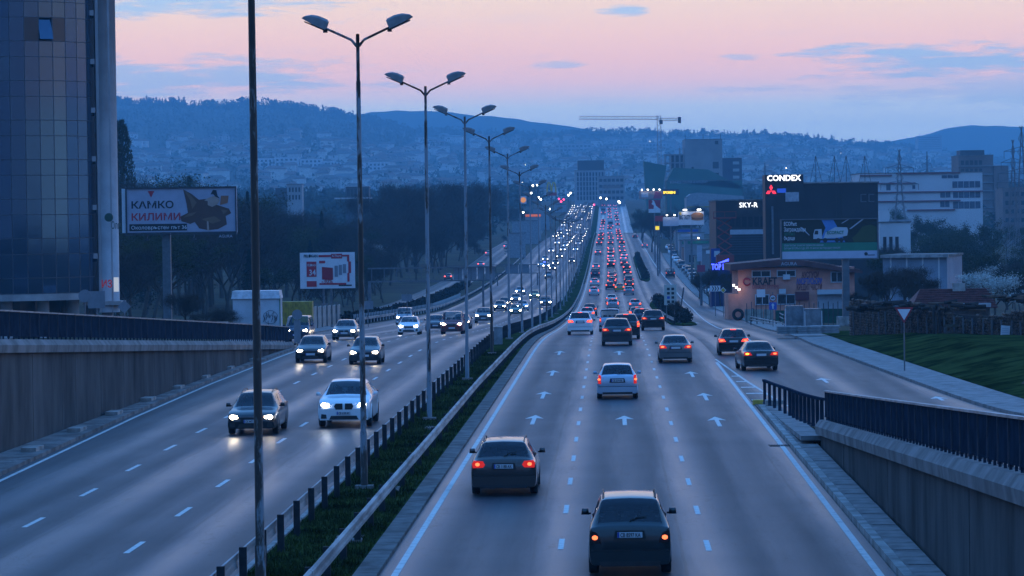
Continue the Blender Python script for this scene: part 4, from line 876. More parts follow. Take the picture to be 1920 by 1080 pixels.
def tree(kind, label, x, d, h, z=None, group=None, wide=1., name=None):
    t_, c_ = random.choice(PRO[kind]); zz = z if z is not None else float(zp(d)) - .1
    t = thing(name or {'bare': 'bare_tree', 'bud': 'budding_tree', 'olive': 'leafy_tree', 'blossom': 'blossoming_tree', 'poplar': 'poplar_tree', 'conifer': 'conifer_tree'}[kind], label, 'tree', (x, d, zz), random.uniform(0, 6.28), group); t.scale = (h * wide, h * wide, h)
    link('trunk', t_, t); link('crown', c_, t); return t
def treepx(kind, label, px, ytop, d, wide=1., group=None, zg=None, name=None):
    x, _, zt = U(px, ytop, d); zg = float(zp(d)) - .1 if zg is None else zg; return tree(kind, label, x, d, max(1.5, zt - zg), zg, group, wide, name)
TOPX = [215, 260, 330, 400, 450, 500, 560, 640, 700, 730, 780, 850, 920, 960, 990, 1020]; TOPY = [335, 300, 305, 312, 335, 372, 380, 385, 372, 345, 326, 328, 338, 365, 400, 425]
for i in range(150):      # the wood left of the service road, trees standing in depth
    px = random.uniform(200, 1000); yt = float(np.interp(px, TOPX, TOPY)) + random.choice((0, 8, 25, 50, 80, 110)) + random.uniform(0, 22)
    lim = float(np.interp(px, [200, 640, 760, 860, 960, 1010], [330, 430, 560, 760, 1050, 1250])); d = lim + (float(np.interp(yt - np.interp(px, TOPX, TOPY), [0, 60, 130], [260, 120, 10]))) * random.uniform(.8, 1.2)
    k = 'bare' if px > 700 or random.random() < .45 else random.choice(('olive', 'bud', 'olive', 'conifer'))
    treepx(k, '%s in the dark wood %s, %s' % ({'bare': 'leafless tree', 'olive': 'dull green tree', 'bud': 'budding tree', 'conifer': 'dark conifer'}[k], ['behind the carpet billboard', 'between the first two lamp posts', 'behind the red and white billboard', 'behind the third lamp post', 'behind the sign gantry', 'at the far wood end'][int(np.searchsorted([450, 560, 690, 790, 900], px))], 'tallest rank' if yt - np.interp(px, TOPX, TOPY) < 30 else 'middle rank' if yt - np.interp(px, TOPX, TOPY) < 80 else 'low front rank'), px, yt, d, random.uniform(.9, 1.35), 'trees of the wood beside the service road')
treepx('poplar', 'tall slender poplar standing right beside the glass tower', 227, 226, 560, 1.0); treepx('conifer', 'dark pointed conifer at the far end of the wood', 955, 430, 900, 1.3); treepx('blossom', 'pale flowering tree at the wood edge behind the second lamp post', 702, 440, 590, .5)
treepx('bare', 'low dark thicket beside the white kiosk', 405, 575, 262, 2.4, zg=-1.5, name='thicket'); treepx('bare', 'leafless bush behind the street railing below the billboard', 350, 545, 285, 1.6, zg=-1.5, name='thicket')
for i in range(46):       # right-hand side greenery
    px = random.uniform(1640, 1990); d = random.choice((330, 420, 520, 640, 760)) * random.uniform(.92, 1.08); yt = float(np.interp(d, [300, 420, 520, 640, 800], [500, 468, 440, 415, 398])) + random.uniform(-14, 26) + (14 if px > 1850 else 0)
    k = random.choice(('olive', 'bud', 'bare', 'olive', 'olive')); treepx(k, '%s behind the firewood yard, %s, %s' % ({'bare': 'leafless tree', 'olive': 'dull green tree', 'bud': 'fresh green tree'}[k], 'near the white cubic building' if px < 1740 else 'above the tiled shed' if px < 1860 else 'towards the picture edge', 'front rank' if d < 460 else 'middle rank' if d < 600 else 'rear rank'), px, yt, d, random.uniform(1., 1.4), 'trees behind the wood yard')
treepx('blossom', 'big round white-blossoming tree behind the red-roofed shed', 1862, 490, 262, 1.35, zg=-1.2); treepx('blossom', 'low flowering bush at the picture edge behind the log pile', 1925, 540, 245, 1.3, zg=-.5)
for px, yt, d in ((1660, 500, 262), (1690, 492, 285), (1720, 505, 275), (1630, 508, 300), (1745, 515, 268), (1600, 540, 290)): treepx('bare', 'leafless tree between the advertising pillar and the red-roofed shed', px, yt, d, 1.15, 'bare trees beside the advertising pillar', zg=-1.2)
for px, yt, d in ((1330, 505, 470), (1350, 500, 455), (1310, 510, 520), (1375, 520, 430)): treepx('bare', 'leafless roadside tree in front of the blue lit sign', px, yt, d, 1.1, 'bare trees by the side street')
for i in range(26):
    px = random.uniform(1190, 1420); d = random.uniform(900, 1350); treepx(random.choice(('bare', 'olive', 'bare')), 'small dark tree among the shops far along the side street', px, random.uniform(378, 420), max(d, 3.0e4 / max(30, px - 1090)), 1.2, 'trees among the far shops')
# ---- houses scattered over the hillside
HW = [mat('house_wall_%d' % i, c, .8, var=.1, scale=.3) for i, c in enumerate(((.55, .54, .52), (.38, .36, .35), (.60, .57, .52), (.26, .25, .24)))]; HR = [mat('house_roof_%d' % i, c, .8, var=.2, scale=.5) for i, c in enumerate(((.16, .07, .05), (.10, .06, .05), (.12, .11, .11)))]
WINL = emis('lit_window', (1, .85, .6), 6); WDARK = mat('dark_window', (.02, .024, .03), .2, var=0)
hw_me = {}
def zone_h(px): return ['behind the carpet billboard', 'between the first two lamp posts', 'behind the lamp row', 'above the far queue', 'behind the tower crane', 'behind the lit-up showroom', 'behind the white offices'][int(np.searchsorted([440, 690, 950, 1130, 1330, 1620], px))]
for i in range(250):
    px = random.uniform(215, 1915); t = random.uniform(.12, .92)
    if px < 780 and t > .60: t *= .6
    if nz2(px / 90., t * 7) > .45: t = max(.1, t - .15)
    x, d, z = hpt(px, t); sx_, sy_, sz_ = random.choice(((11, 9, 7), (14, 10, 8), (10, 10, 7.5), (17, 11, 9), (30, 12, 10))); wm = random.choice(HW); rm = random.choice(HR)
    key = (sx_, wm.name); 
    if key not in hw_me: hw_me[key] = MB().box((0, 0, sz_ / 2 - 2), (sx_, sy_, sz_ + 4)).mesh('wall', (wm,))
    k2 = ('r', sx_, rm.name)
    if k2 not in hw_me: q = MB(); q.add([(-sx_ * .55, -sy_ * .58, sz_), (sx_ * .55, -sy_ * .58, sz_), (sx_ * .55, sy_ * .58, sz_), (-sx_ * .55, sy_ * .58, sz_), (-sx_ * .28, 0, sz_ + 3), (sx_ * .28, 0, sz_ + 3)], [(0, 1, 5, 4), (1, 2, 5), (2, 3, 4, 5), (3, 0, 4), (3, 2, 1, 0)]); hw_me[k2] = q.mesh('roof', (rm,))
    h = thing('hillside_house', '%s %s house %s, %s on the hazy hillside' % ({'0': 'pale', '1': 'greyish', '2': 'cream', '3': 'dull grey'}[wm.name[-1]], ('small' if sx_ < 12 else 'broad') if sx_ < 20 else 'long apartment', zone_h(px), 'low down' if t < .38 else 'halfway' if t < .66 else 'high up'), 'house', (x, d, z + .8), random.uniform(-.6, .6), 'houses on the hillside'); link('wall', hw_me[key], h); link('roof', hw_me[k2], h)
    if i % 8 == 0: boxo('lit_window', WINL, h, (random.uniform(-3, 3), -sy_ / 2 - .05, 4), (1.3, .1, 1.3))
# short grass blades on the near median and bank
k = 26000; dd = 60 + 130 * rng.random(k) ** 1.5; oo = -8.1 + 2.2 * rng.random(k); X = .0306 * dd + .4 + oo; Z = np.full(k, .055); hgt = .05 + .09 * rng.random(k); an = rng.random(k) * 6.283
A = np.stack([X, dd, Z], 1); w3 = np.stack([np.cos(an), np.sin(an), 0 * an], 1) * .02; tip = A + np.stack([rng.normal(size=k) * .03, rng.normal(size=k) * .03, hgt], 1)
v = np.stack([A - w3, A + w3, tip], 1).reshape(-1, 3); me = bpy.data.meshes.new('median_grass_blades'); me.from_pydata(v.tolist(), [], np.arange(k * 3).reshape(-1, 3).tolist()); me.materials.append(GRASS); o = link('median_grass_blades', me); o['kind'] = 'stuff'; o['label'] = 'short dark grass on the median strip'

# the rest of the hillside suburb: too many and too small to pick apart
sb = MB()
for i in range(800):
    px = random.uniform(150, 1990); t = random.uniform(.08, .9)
    if px < 780 and t > .60: t *= .6
    if nz2(px / 70. + 3, t * 9) > .5: continue
    x, d, z = hpt(px, t); a, h, w2 = random.uniform(9, 22), random.uniform(6, 11), random.uniform(8, 11); sb.cm = random.choice((0, 0, 1, 2)); sb.box((x, d, z + h / 2 - 1), (a, w2, h + 3)); sb.cm = 3 + random.randrange(2); zz = z + h + .5
    sb.add([(x - a * .55, d - w2 * .6, zz), (x + a * .55, d - w2 * .6, zz), (x + a * .55, d + w2 * .6, zz), (x - a * .55, d + w2 * .6, zz), (x - a * .25, d, zz + 3), (x + a * .25, d, zz + 3)], [(0, 1, 5, 4), (1, 2, 5), (2, 3, 4, 5), (3, 0, 4)])
so_ = sb.build('hillside_suburb', [HW[0], HW[1], HW[2], HR[0], HR[1]]); so_['kind'] = 'stuff'; so_['label'] = 'dense far suburb of small houses on the hazy hillside'
# ------------------------------------------------------------------ left-hand buildings and boards
def bx(px0, px1, yt, d): a, _, zt = U(px0, yt, d); b_, _, _ = U(px1, yt, d); return a, b_ - a, zt
def block(name, label, cat, px0, px1, yt, d, depth, m, rz=0., zg=None, group=None, roofm=None):
    """building whose near face spans px0..px1 at distance d; local x runs right, y away, z up from its foot"""
    x0, w, zt = bx(px0, px1, yt, d); zg = float(zp(d)) - .3 if zg is None else zg; t = thing(name, label, cat, (x0, d, zg), rz, group); h = zt - zg
    boxo('wall', m, t, (w / 2, depth / 2, h / 2), (w, depth, h))
    boxo('roof', roofm or CONC_D, t, (w / 2, depth / 2, h + .12), (w + .3, depth + .3, .22)); return t, w, h
_wm = {}
def win(t, x, z, w, h, m=None, y=-.03, nm='window', dep=.1, frame=None):
    key = (round(w, 2), round(h, 2), (m or WDARK).name, nm)
    if key not in _wm: _wm[key] = MB().box((0, 0, 0), (w, dep, h)).mesh(nm, (m or WDARK,))
    o = link(nm, _wm[key], t, (x, y, z))
    if frame:
        k2 = ('f',) + key + (frame.name,)
        if k2 not in _wm:
            q = MB()
            for s in (-1, 1): q.box((s * w / 2, -.03, 0), (.09, dep, h + .18)); q.box((0, -.03, s * h / 2), (w + .0, dep, .09))
            q.box((0, -.03, 0), (.07, dep, h)); _wm[k2] = q.mesh('window_frame', (frame,))
        link('window_frame', _wm[k2], o)
    return o
def wgrid(t, x0, x1, z0, z1, nx, nz, fw=.6, fh=.55, m=None, **k):
    dx, dz = (x1 - x0) / nx, (z1 - z0) / nz
    for i in range(nx):
        for j in range(nz): win(t, x0 + (i + .5) * dx, z0 + (j + .5) * dz, dx * fw, dz * fh, m, **k)
# --- curved glass office tower
def mirrorglass():
    m = bpy.data.materials.new('tower_glass'); m.use_nodes = True; b = m.node_tree.nodes['Principled BSDF']; b.inputs['Base Color'].default_value = (.055, .105, .17, 1); b.inputs['Metallic'].default_value = .75; b.inputs['Roughness'].default_value = .06; return m
TGL = mirrorglass(); MUL = mat('mullion', (.06, .07, .085), .5, .4, var=.1); SPAN = mat('spandrel', (.05, .07, .10), .35, .5, var=.1); TCON = mat('tower_concrete', (.30, .29, .29), .8, var=.2, scale=.5)
dT = 275.; TR = 8.2; cxT, _, _ = U(-4, 500, dT); zg = -1.6; tw = thing('glass_tower', 'tall round blue glass office tower at the picture edge', 'building', (cxT, dT + TR, zg))
zb0 = 4.0; floors = 9; nA = 15; da = R(8.9); a0 = R(-90 - 8.9 * 5.5)
for j in range(floors * 2):
    hh = 2.05 if j % 2 else 1.35; z0 = zb0 + (j // 2) * 3.4 + (0 if j % 2 == 0 else 1.35); w_ = 2 * TR * math.sin(da / 2) - .05
    me = MB().box((0, 0, 0), (w_, .05, hh - .05)).mesh('glass_pane', (TGL,)); mo = MB().box((0, 0, 0), (w_, .05, hh - .05)).mesh('glass_pane', (WDARK,))
    for i in range(nA):
        a = a0 + i * da; dark = j in (12, 14) and i == 4 or (j == 13 and i in (8, 10)); o = link('glass_pane', mo if dark else me, tw, (TR * math.cos(a), TR * math.sin(a), z0 + hh / 2)); o.rotation_euler = (R(random.gauss(0, .10)), 0, a + math.pi / 2 + R(random.gauss(0, .14)))
        if j == 13 and i == 9: o.rotation_euler.x = R(-16); o.location.z += .1
q = MB(); n_ = 40
for j in range(floors * 2 + 1):
    z0 = zb0 + (j // 2) * 3.4 + (0 if j % 2 == 0 else 1.35); rr = TR - .03
    for k in range(n_): a, e = a0 - da / 2 + nA * da * k / n_, a0 - da / 2 + nA * da * (k + 1) / n_; q.add([(r_ * math.cos(x), r_ * math.sin(x), z0 + dz) for dz in (-.035, .035) for x in (a, e) for r_ in (rr, rr + .08)], [(0, 1, 3, 2), (4, 6, 7, 5), (1, 5, 7, 3)])
q.build('floor_rails', MUL, tw)
for i in range(nA + 1): a = a0 - da / 2 + i * da; q = MB(); q.box((0, 0, 0), (.08, .12, floors * 3.4)); o = q.build('mullion', MUL, tw, ((TR + .0) * math.cos(a), (TR + .0) * math.sin(a), zb0 + floors * 1.7)); o.rotation_euler.z = a + math.pi / 2
q = MB(); q.tube([(0, 0, zb0), (0, 0, zb0 + floors * 3.4)], TR - .35, 40); q.build('core', mat('tower_core', (.02, .026, .035), .8), tw)
q = MB(); q.tube([(0, 0, zb0 - .62), (0, 0, zb0 - .05)], TR + .12, 48); q.build('bottom_ring', TCON, tw, smooth=False)
for k, a in enumerate((-150, -112, -86, -60, -34, -8, 20)): MB().tube([(0, 0, 0), (0, 0, zb0 - .5)], .55, 16).build('column', TCON, tw, ((TR - 1.2) * math.cos(R(a)), (TR - 1.2) * math.sin(R(a)), 0), smooth=True)
q = MB(); q.tube([(0, 0, 0), (0, 0, zb0 - .5)], TR - 3, 24); q.build('lobby_glass', WDARK, tw)
# pier with recessed slots right of the glass
x0, w_, _ = bx(170, 211, 300, dT + TR - 2.); px_ = x0 - cxT; ph = 31.5; tcol = mat('tower_panel', (.34, .32, .33), .6, var=.12, scale=.5)
pr = boxo('pier', tcol, tw, (px_ + w_ / 2 + .35, -1.2, ph / 2 + 2.2), (w_ - .7, 3.6, ph)); MB().tube([(0, 0, -ph / 2), (0, 0, ph / 2)], 1.0, 20).build('pier_corner', tcol, tw, (px_ + w_ - .55, -2.1, ph / 2 + 2.2), smooth=True)
for j in range(8): boxo('slot_window', WDARK, tw, (px_ + .28, -3.03, 4.9 + j * 4.25), (.62, .12, 3.5)); boxo('slot_ledge', tcol, tw, (px_ + .28, -3.05, 2.9 + j * 4.25), (.66, .3, .45))
boxo('pier_foot', TCON, tw, (px_ + w_ - .7, -1.6, 1.1), (.9, .9, 2.3)); boxo('canopy', TCON, tw, (px_ + w_ / 2, -1.4, 3.0), (w_ + 1.4, 3.8, .35))
LED = emis('sign_white', (.9, .95, 1), .45, (.3, .3, .3)); LEDR = emis('sign_red', (1, .05, .06), .12, (.3, .02, .02)); GREENS = mat('sign_green', (.012, .06, .045), .5, var=0)
sg = thing('facade_sign', 'dark green projecting letters on the tower pier', 'sign', (cxT + px_ + w_ - .1, dT + TR - 4.4, zg + 9.6)); MB().disc((0, .9), .38, -.1, .1, 16).build('emblem', GREENS, sg); text('lettering', 'Оля', .9, GREENS, sg, (.2, -.12, -.1), ext=.05, width=.75)
s2 = thing('facade_sign', 'small red and white light box low on the tower pier', 'sign', (cxT + px_ + w_ - .1, dT + TR - 4.4, zg + 4.3)); text('lettering', 'ИЗ', .9, LEDR, s2, (-.75, -.1, .1), ext=.04, bold=.02, width=.9); boxo('light_box', LED, s2, (.55, 0, .35), (.42, .2, 1.25))
# --- billboards
STEEL = mat('sign_steel', (.13, .15, .17), .5, .5, var=.15); STEELD = mat('sign_steel_dark', (.05, .055, .065), .5, .4, var=.15); BLK = mat('print_black', (.01, .01, .013), .6, var=0)
def flat(name, poly, m, parent, y=-.02, th=.012): return MB().prism(poly, y - th, y).build(name, m, parent)
def rectp(x0, z0, x1, z1): return [(x0, z0), (x1, z0), (x1, z1), (x0, z1)]
def printm(name, c, rough=.55): return mat('print_' + name, c, rough, var=.06, scale=1)
W_P, RED_P, PALE_P = printm('white', (.62, .64, .68)), printm('red', (.42, .02, .035)), printm('pale', (.40, .44, .52))
# big pillar board: carpets advert
d = 335.; x0, w_, zt = bx(235, 443, 352, d); zb1 = U(300, 438, d)[2]; h_ = zt - zb1; zgr = float(zp(d)) - .3
B1 = thing('carpet_billboard', 'big pillar billboard with black and red Cyrillic lettering and a figure in carpets', 'billboard', (x0, d, zgr)); zb = zb1 - zgr
boxo('pillar', STEEL, B1, (w_ * .36, .5, zb / 2), (.85, .85, zb)); boxo('board', printm('lilac', (.34, .36, .46)), B1, (w_ / 2, .35, zb + h_ / 2), (w_, .5, h_)); boxo('catwalk', STEELD, B1, (w_ / 2, -.1, zb - .12), (w_, .7, .1))
q = MB()
for (a, b_, c, e) in ((0, zb, w_, zb + .14), (0, zb + h_ - .14, w_, zb + h_), (0, zb + .14, .14, zb + h_ - .14), (w_ - .14, zb + .14, w_, zb + h_ - .14)): q.prism(rectp(a, b_, c, e), -.06, .08)
q.build('frame', STEELD, B1); boxo('side_banner', W_P, B1, (-.25, .3, zb + h_ / 2), (.35, .1, h_ - .2))
yb = .085
text('headline', 'КАМКО', h_ * .21, BLK, B1, (w_ * .045, yb, zb + h_ * .55), bold=.022, width=w_ * .38); text('headline', 'КИЛИМИ', h_ * .21, RED_P, B1, (w_ * .045, yb, zb + h_ * .29), bold=.022, width=w_ * .44)
flat('logo', [(w_ * .20, zb + h_ * .92), (w_ * .26, zb + h_ * .92), (w_ * .23, zb + h_ * .78)], RED_P, B1, yb + .0)
flat('address_bar', rectp(w_ * .03, zb + h_ * .06, w_ * .55, zb + h_ * .21), BLK, B1, yb); text('address', 'Околовръстен път 36', h_ * .11, W_P, B1, (w_ * .045, yb - .03, zb + h_ * .095), width=w_ * .50)
CP1, CP2, SKN = printm('carpet', (.09, .04, .025)), printm('carpet_tan', (.17, .10, .06)), printm('skin', (.38, .27, .22)); BR = lambda pts: [(w_ * a, zb + h_ * b_) for a, b_ in pts]
flat('carpet_shape', BR([(.52, .95), (.60, .84), (.66, .72), (.74, .74), (.80, .62), (.93, .52), (.95, .42), (.90, .36), (.91, .18), (.83, .08), (.74, .06), (.66, .10), (.62, .24), (.58, .20), (.50, .26), (.49, .36), (.56, .44), (.55, .62)]), CP1, B1, yb)
for P_ in ([(.53, .92), (.58, .84), (.64, .66), (.60, .52), (.58, .72)], [(.52, .34), (.60, .38), (.64, .46), (.56, .42)], [(.68, .30), (.80, .36), (.86, .26), (.78, .20)], [(.86, .50), (.92, .48), (.88, .40)]): flat('carpet_pattern', BR(P_), CP2, B1, yb - .014)
flat('figure', BR([(.74, .60), (.78, .56), (.83, .62), (.85, .70), (.81, .80), (.77, .78), (.73, .74), (.71, .70), (.74, .69)]), SKN, B1, yb - .014); flat('hair', BR([(.765, .83), (.79, .93), (.82, .92), (.83, .80), (.85, .74), (.81, .78), (.79, .84)]), BLK, B1, yb - .028)
flat('carpet_roll', BR([(.85, .60), (.92, .64), (.93, .80), (.86, .80)]), printm('carpet_orange', (.30, .12, .06)), B1, yb - .014)
flat('foot_shape', BR([(.73, .06), (.75, .05), (.745, .24), (.73, .26)]), SKN, B1, yb - .03)
text('maker_name', 'AGURA', .42, PALE_P, B1, (w_ * .84, -.5, zb - .5), ext=.03); 
for f in (.2, .62): q = MB(); q.tube([(w_ * f, -.2, zb - .1), (w_ * f, -1.1, zb - .55)], .04, 5); q.box((w_ * f, -1.15, zb - .62), (.45, .25, .2)); q.build('floodlight', STEELD, B1)
# white and red radiators board on legs
d = 352.; x0, w_, zt = bx(562, 665, 474, d); zb1 = U(600, 541, d)[2]; h_ = zt - zb1; zgr = float(zp(d)) - .3; zb = zb1 - zgr
B2 = thing('radiator_billboard', 'white billboard with red blocks and -30% print beside the inbound lanes', 'billboard', (x0, d, zgr)); boxo('board', W_P, B2, (w_ / 2, .1, zb + h_ / 2), (w_, .2, h_))
for f in (.42, .56): boxo('leg', STEEL, B2, (w_ * f, .35, zb / 2 + .6), (.2, .2, zb + 1.2))
BR = lambda pts: [(w_ * a, zb + h_ * b_) for a, b_ in pts]; rp = lambda a, b_, c, e: BR(rectp(a, b_, c, e))
for P_ in (rp(.34, .87, .58, .93), rp(.57, .83, .77, .96), rp(.77, .88, .90, .93), rp(.86, .74, .90, .88), rp(.88, .42, .93, .74), rp(.86, .18, .90, .42), rp(.35, .10, .84, .15), rp(.12, .33, .30, .75), rp(.12, .05, .30, .21), rp(.35, .70, .46, .77)): flat('red_print', P_, RED_P, B2)
flat('radiator_picture', BR([(.40, .60), (.60, .57), (.60, .24), (.40, .25)]), printm('deep_red', (.30, .01, .025)), B2, -.034)
for k in range(3): flat('radiator_picture', rp(.63 + k * .075, .32 + k * .05, .69 + k * .075, .63 + k * .02), printm('steel_grey', (.20, .22, .26)), B2)
text('headline', 'PEL●KAN', .42, BLK, B2, (w_ * .07, -.03, zb + h_ * .87), width=w_ * .25, bold=.01); text('price', '-30%', .75, RED_P, B2, (w_ * .39, -.05, zb + h_ * .14), width=w_ * .2, bold=.01); text('price', '34', .9, W_P, B2, (w_ * .16, -.05, zb + h_ * .37), width=w_ * .12, bold=.01); text('brand_line', 'K-Therm', .38, W_P, B2, (w_ * .59, -.05, zb + h_ * .87), width=w_ * .16)
text('label_line', 'PEL●KAN', .35, W_P, B2, (w_ * .135, -.05, zb + h_ * .62), width=w_ * .15); flat('label_line', rp(.70, .06, .94, .10), BLK, B2)
# --- kiosk with graffiti, yellow skip, fence, sign backs
KW = mat('kiosk_white', (.40, .44, .48), .6, var=.12, scale=.6); KG = mat('kiosk_trim', (.05, .16, .07), .5)
d = 262.; x0, w_, zt = bx(436, 524, 546, d); kz = float(zp(d)) - .3; K = thing('kiosk', 'white kiosk with black graffiti scrawl behind the street railing', 'kiosk', (x0, d, kz)); kh = zt - kz
boxo('wall', KW, K, (w_ / 2, 1.5, kh * .42), (w_, 3, kh * .84)); boxo('roof', mat('kiosk_roof', (.5, .54, .58), .4, .2), K, (w_ / 2 - .02, 1.45, kh * .92), (w_ + .16, 3.2, kh * .16), top=.95); boxo('corner_trim', KG, K, (w_ + .03, -.03, kh * .45), (.07, .1, kh * .9))
q = MB(); r_ = random.Random(3); cx_, cz_ = w_ * .8, kh * .46
pts_ = [(cx_ + .55 * math.cos(a) * (1 + .1 * math.sin(5 * a)), -.02, cz_ + .55 * math.sin(a)) for a in np.linspace(0, 6.28, 22)]; q.tube(pts_, .014, 4)
for k in range(9):
    x = cx_ - .5 + k * .12; z = cz_ + r_.uniform(-.2, .25); q.tube([(x + r_.uniform(-.1, .1), -.02, z + r_.uniform(-.3, .3)) for _ in range(5)], .016, 4)
q.tube([(cx_ - .2, -.02, cz_ - .3), (cx_ - .15, -.02, cz_ - .95), (cx_ - .35, -.02, cz_ - .6)], .016, 4); q.build('graffiti', BLK, K)
d = 285.; x0, w_, zt = bx(527, 585, 566, d); S_ = thing('yellow_container', 'yellow waste container beside the white kiosk', 'container', (x0, d, float(zp(d)) - .2)); ch = zt - float(zp(d)) + .2; YC = mat('container_yellow', (.30, .22, .02), .6, var=.3)
boxo('container_body', YC, S_, (w_ / 2, 1, ch * .5), (w_, 2, ch), top=1.0); [boxo('rib', YC, S_, (w_ * (k + .5) / 6, -.04, ch * .55), (.1, .1, ch * .8)) for k in range(6)]
fc = thing('concrete_fence', 'grey concrete panel fence running beside the yellow container', 'fence', (0, 0, 0))
for k in range(9):
    px = 562 + k * 9; dd = 292 + k * 7; x, _, z = U(px, 600, dd); zz = float(zp(dd)); boxo('fence_panel', CONC, fc, (x, dd, zz + 1.1), (.14, 6.6, 2.2)); boxo('fence_post', CONC_D, fc, (x, dd - 3.4, zz + 1.25), (.25, .25, 2.6))
SB = mat('sign_back', (.20, .22, .25), .5, .4, var=.1)
def signback(nm, label, px, py, d, shape, r_, zg, tilt=0.):
    x, _, z = U(px, py, d); t = thing(nm, label, 'road sign', (x, d, zg), 0, 'road signs seen from behind'); zl_ = z - zg; MB().tube([(0, .05, 0), (0, .05, zl_ + r_ * .8)], .04, 6).build('pole', STEEL, t)
    if shape == 'round': MB().disc((0, zl_), r_, -.02, .01, 22).build('sign_plate', SB, t)
    elif shape == 'diamond': MB().prism([(0, zl_ - r_), (r_, zl_), (0, zl_ + r_), (-r_, zl_)], -.02, .01).build('sign_plate', SB, t)
    else: MB().prism(rectp(-r_, zl_ - shape, r_, zl_ + shape), -.02, .01).build('sign_plate', SB, t)
    return t
signback('round_sign', 'round sign back on the end of the street railing, in front of the dark van', 557, 590, 206, 'round', .33, float(zp(206)))
boxo('lower_plate', SB, bpy.data.objects['round_sign'], (0, -.0, 1.0), (.42, .04, 1.5))
signback('diamond_sign', 'diamond sign back standing beside the tower columns', 233, 575, 190, 'diamond', .40, .6)
signback('round_sign', 'round sign back in front of the tower, above a square plate', 159, 555, 165, 'round', .33, 1.4); boxo('lower_plate', SB, bpy.data.objects['round_sign.001'], (.0, 0, 1.35), (.62, .04, .6)); 
signback('square_sign', 'square sign back next to the round one in front of the tower', 181, 562, 168, .45, .45, 1.3); signback('board_sign', 'small blue-grey board sign back beside the wood edge', 763, 558, 330, .34, .55, float(zp(330))); signback('board_sign', 'blue-grey board sign back half hidden behind the second lamp post', 690, 572, 330, .42, .55, float(zp(330)))
cg = thing('concrete_block', 'low concrete blocks row behind the street railing', 'barrier', (0, 0, 0)); 
for k in range(7): x, _, _ = U(255 + k * 27, 600, 232); boxo('barrier_segment', CONC, cg, (x, 232, -.4 + .9), (1.0, .5, .9), top=.8)
# gantry over the inbound lanes, backs of its panels towards us
d = 405.; g0, g1 = U(808, 502, d), U(930, 525, d); zg = float(zp(d)); GT = thing('sign_gantry', 'grey overhead sign gantry seen from behind, reaching over the inbound lanes', 'gantry', (g0[0], d, zg)); gw = g1[0] - g0[0]; z1, z0 = g0[2] - zg, g1[2] - zg
for zz in (z0, z1): boxo('chord', STEEL, GT, (gw / 2 - 4, 0, zz), (gw + 8, .22, .18))
for k in range(11): boxo('strut', STEEL, GT, (-7.5 + (gw + 7.5) * k / 10, 0, (z0 + z1) / 2), (.09, .1, z1 - z0 - .18))
for a, b_ in ((.35, .48), (.50, .70), (.72, .82), (.84, .985)): boxo('sign_panel', SB, GT, (gw * (a + b_) / 2, .2, (z0 + z1) / 2), (gw * (b_ - a), .06, (z1 - z0) * .88))
boxo('gantry_post', STEEL, GT, (gw * .80, .1, z0 / 2), (.28, .28, z0)); boxo('gantry_post', STEEL, GT, (-7.8, .1, z0 / 2), (.35, .35, z0))
d = 640.; g0, g1 = U(925, 497, d), U(1000, 512, d); zg = float(zp(d)); G2 = thing('sign_gantry', 'smaller faint gantry farther along the inbound lanes', 'gantry', (g0[0], d, zg)); gw = g1[0] - g0[0]; z0, z1 = g1[2] - zg, g0[2] - zg
for zz in (z0, z1): boxo('chord', STEEL, G2, (gw / 2, 0, zz), (gw + 2, .2, .15))
for a, b_ in ((.3, .62), (.64, .9)): boxo('sign_panel', SB, G2, (gw * (a + b_) / 2, .2, (z0 + z1) / 2), (gw * (b_ - a), .06, (z1 - z0) * .9))
boxo('gantry_post', STEEL, G2, (gw * .1, .1, z0 / 2), (.25, .25, z0)); boxo('gantry_post', STEEL, G2, (gw + .8, .1, z0 / 2), (.25, .25, z0))
# hedge and white pickets between inbound lanes and service road
pk = thing('picket_fence', 'row of white pickets with a dark hedge behind along the service road', 'fence', (0, 0, 0)); pme = MB().box((0, 0, .55), (.10, .25, 1.1)).mesh('picket', (mat('picket_white', (.42, .44, .46), .6, var=.2),)); d = 352
for k in range(95): link('picket', pme, pk, W(ofL(d) - 1.5, d, 0)); d += 2.0
pts = [(*W(-29.0 + random.uniform(-.4, .4) if d_ > 420 else ofL(d_) - 2.3, d_, -.1), random.uniform(1.0, 1.6), .8) for d_ in np.arange(350, 640, .8)]; tufts('hedge', pts, 50, mat('hedge_leaf', (.014, .016, .012), .95, var=.3, spec=.1), 'dark clipped hedge along the service road')
# distant buildings on the left
WHT = mat('far_white_wall', (.52, .53, .55), .8, var=.08, scale=.1); GRY = mat('far_grey_wall', (.30, .31, .33), .8, var=.12, scale=.1); FDK = mat('far_dark_wall', (.05, .055, .065), .7, var=.15, scale=.1); BRK = mat('far_brick_wall', (.17, .12, .105), .85, var=.15, scale=.2)
for px0, px1, yt in ((470, 512, 297), (514, 560, 295), (562, 604, 298), (606, 640, 302), (642, 684, 305), (690, 730, 304)):
    t, w_, h_ = block('apartment_house', 'long white terrace house in the pale row below the dark hill, at x %d' % px0 if False else 'white terraced apartment house in the pale row below the forested hill', 'building', px0, px1, yt, 3450, 20, WHT, zg=hill_z((px0 + px1) / 2, (3450 - D0) / (DR - D0)) - 2, group='pale terrace row below the hill'); wgrid(t, 1, w_ - 1, max(1, h_ - 9), h_ - .8, 5, 2, .5, .5)
t, w_, h_ = block('villa', 'grey cubic villa with tall dark windows rising above the wood', 'house', 538, 566, 346, 1150, 9, GRY); wgrid(t, .4, w_ - .4, h_ - 6, h_ - .5, 4, 2, .5, .6); boxo('annex', FDK, t, (-2.2, 3, h_ / 2 - .6), (4, 6, h_ - 1.2))
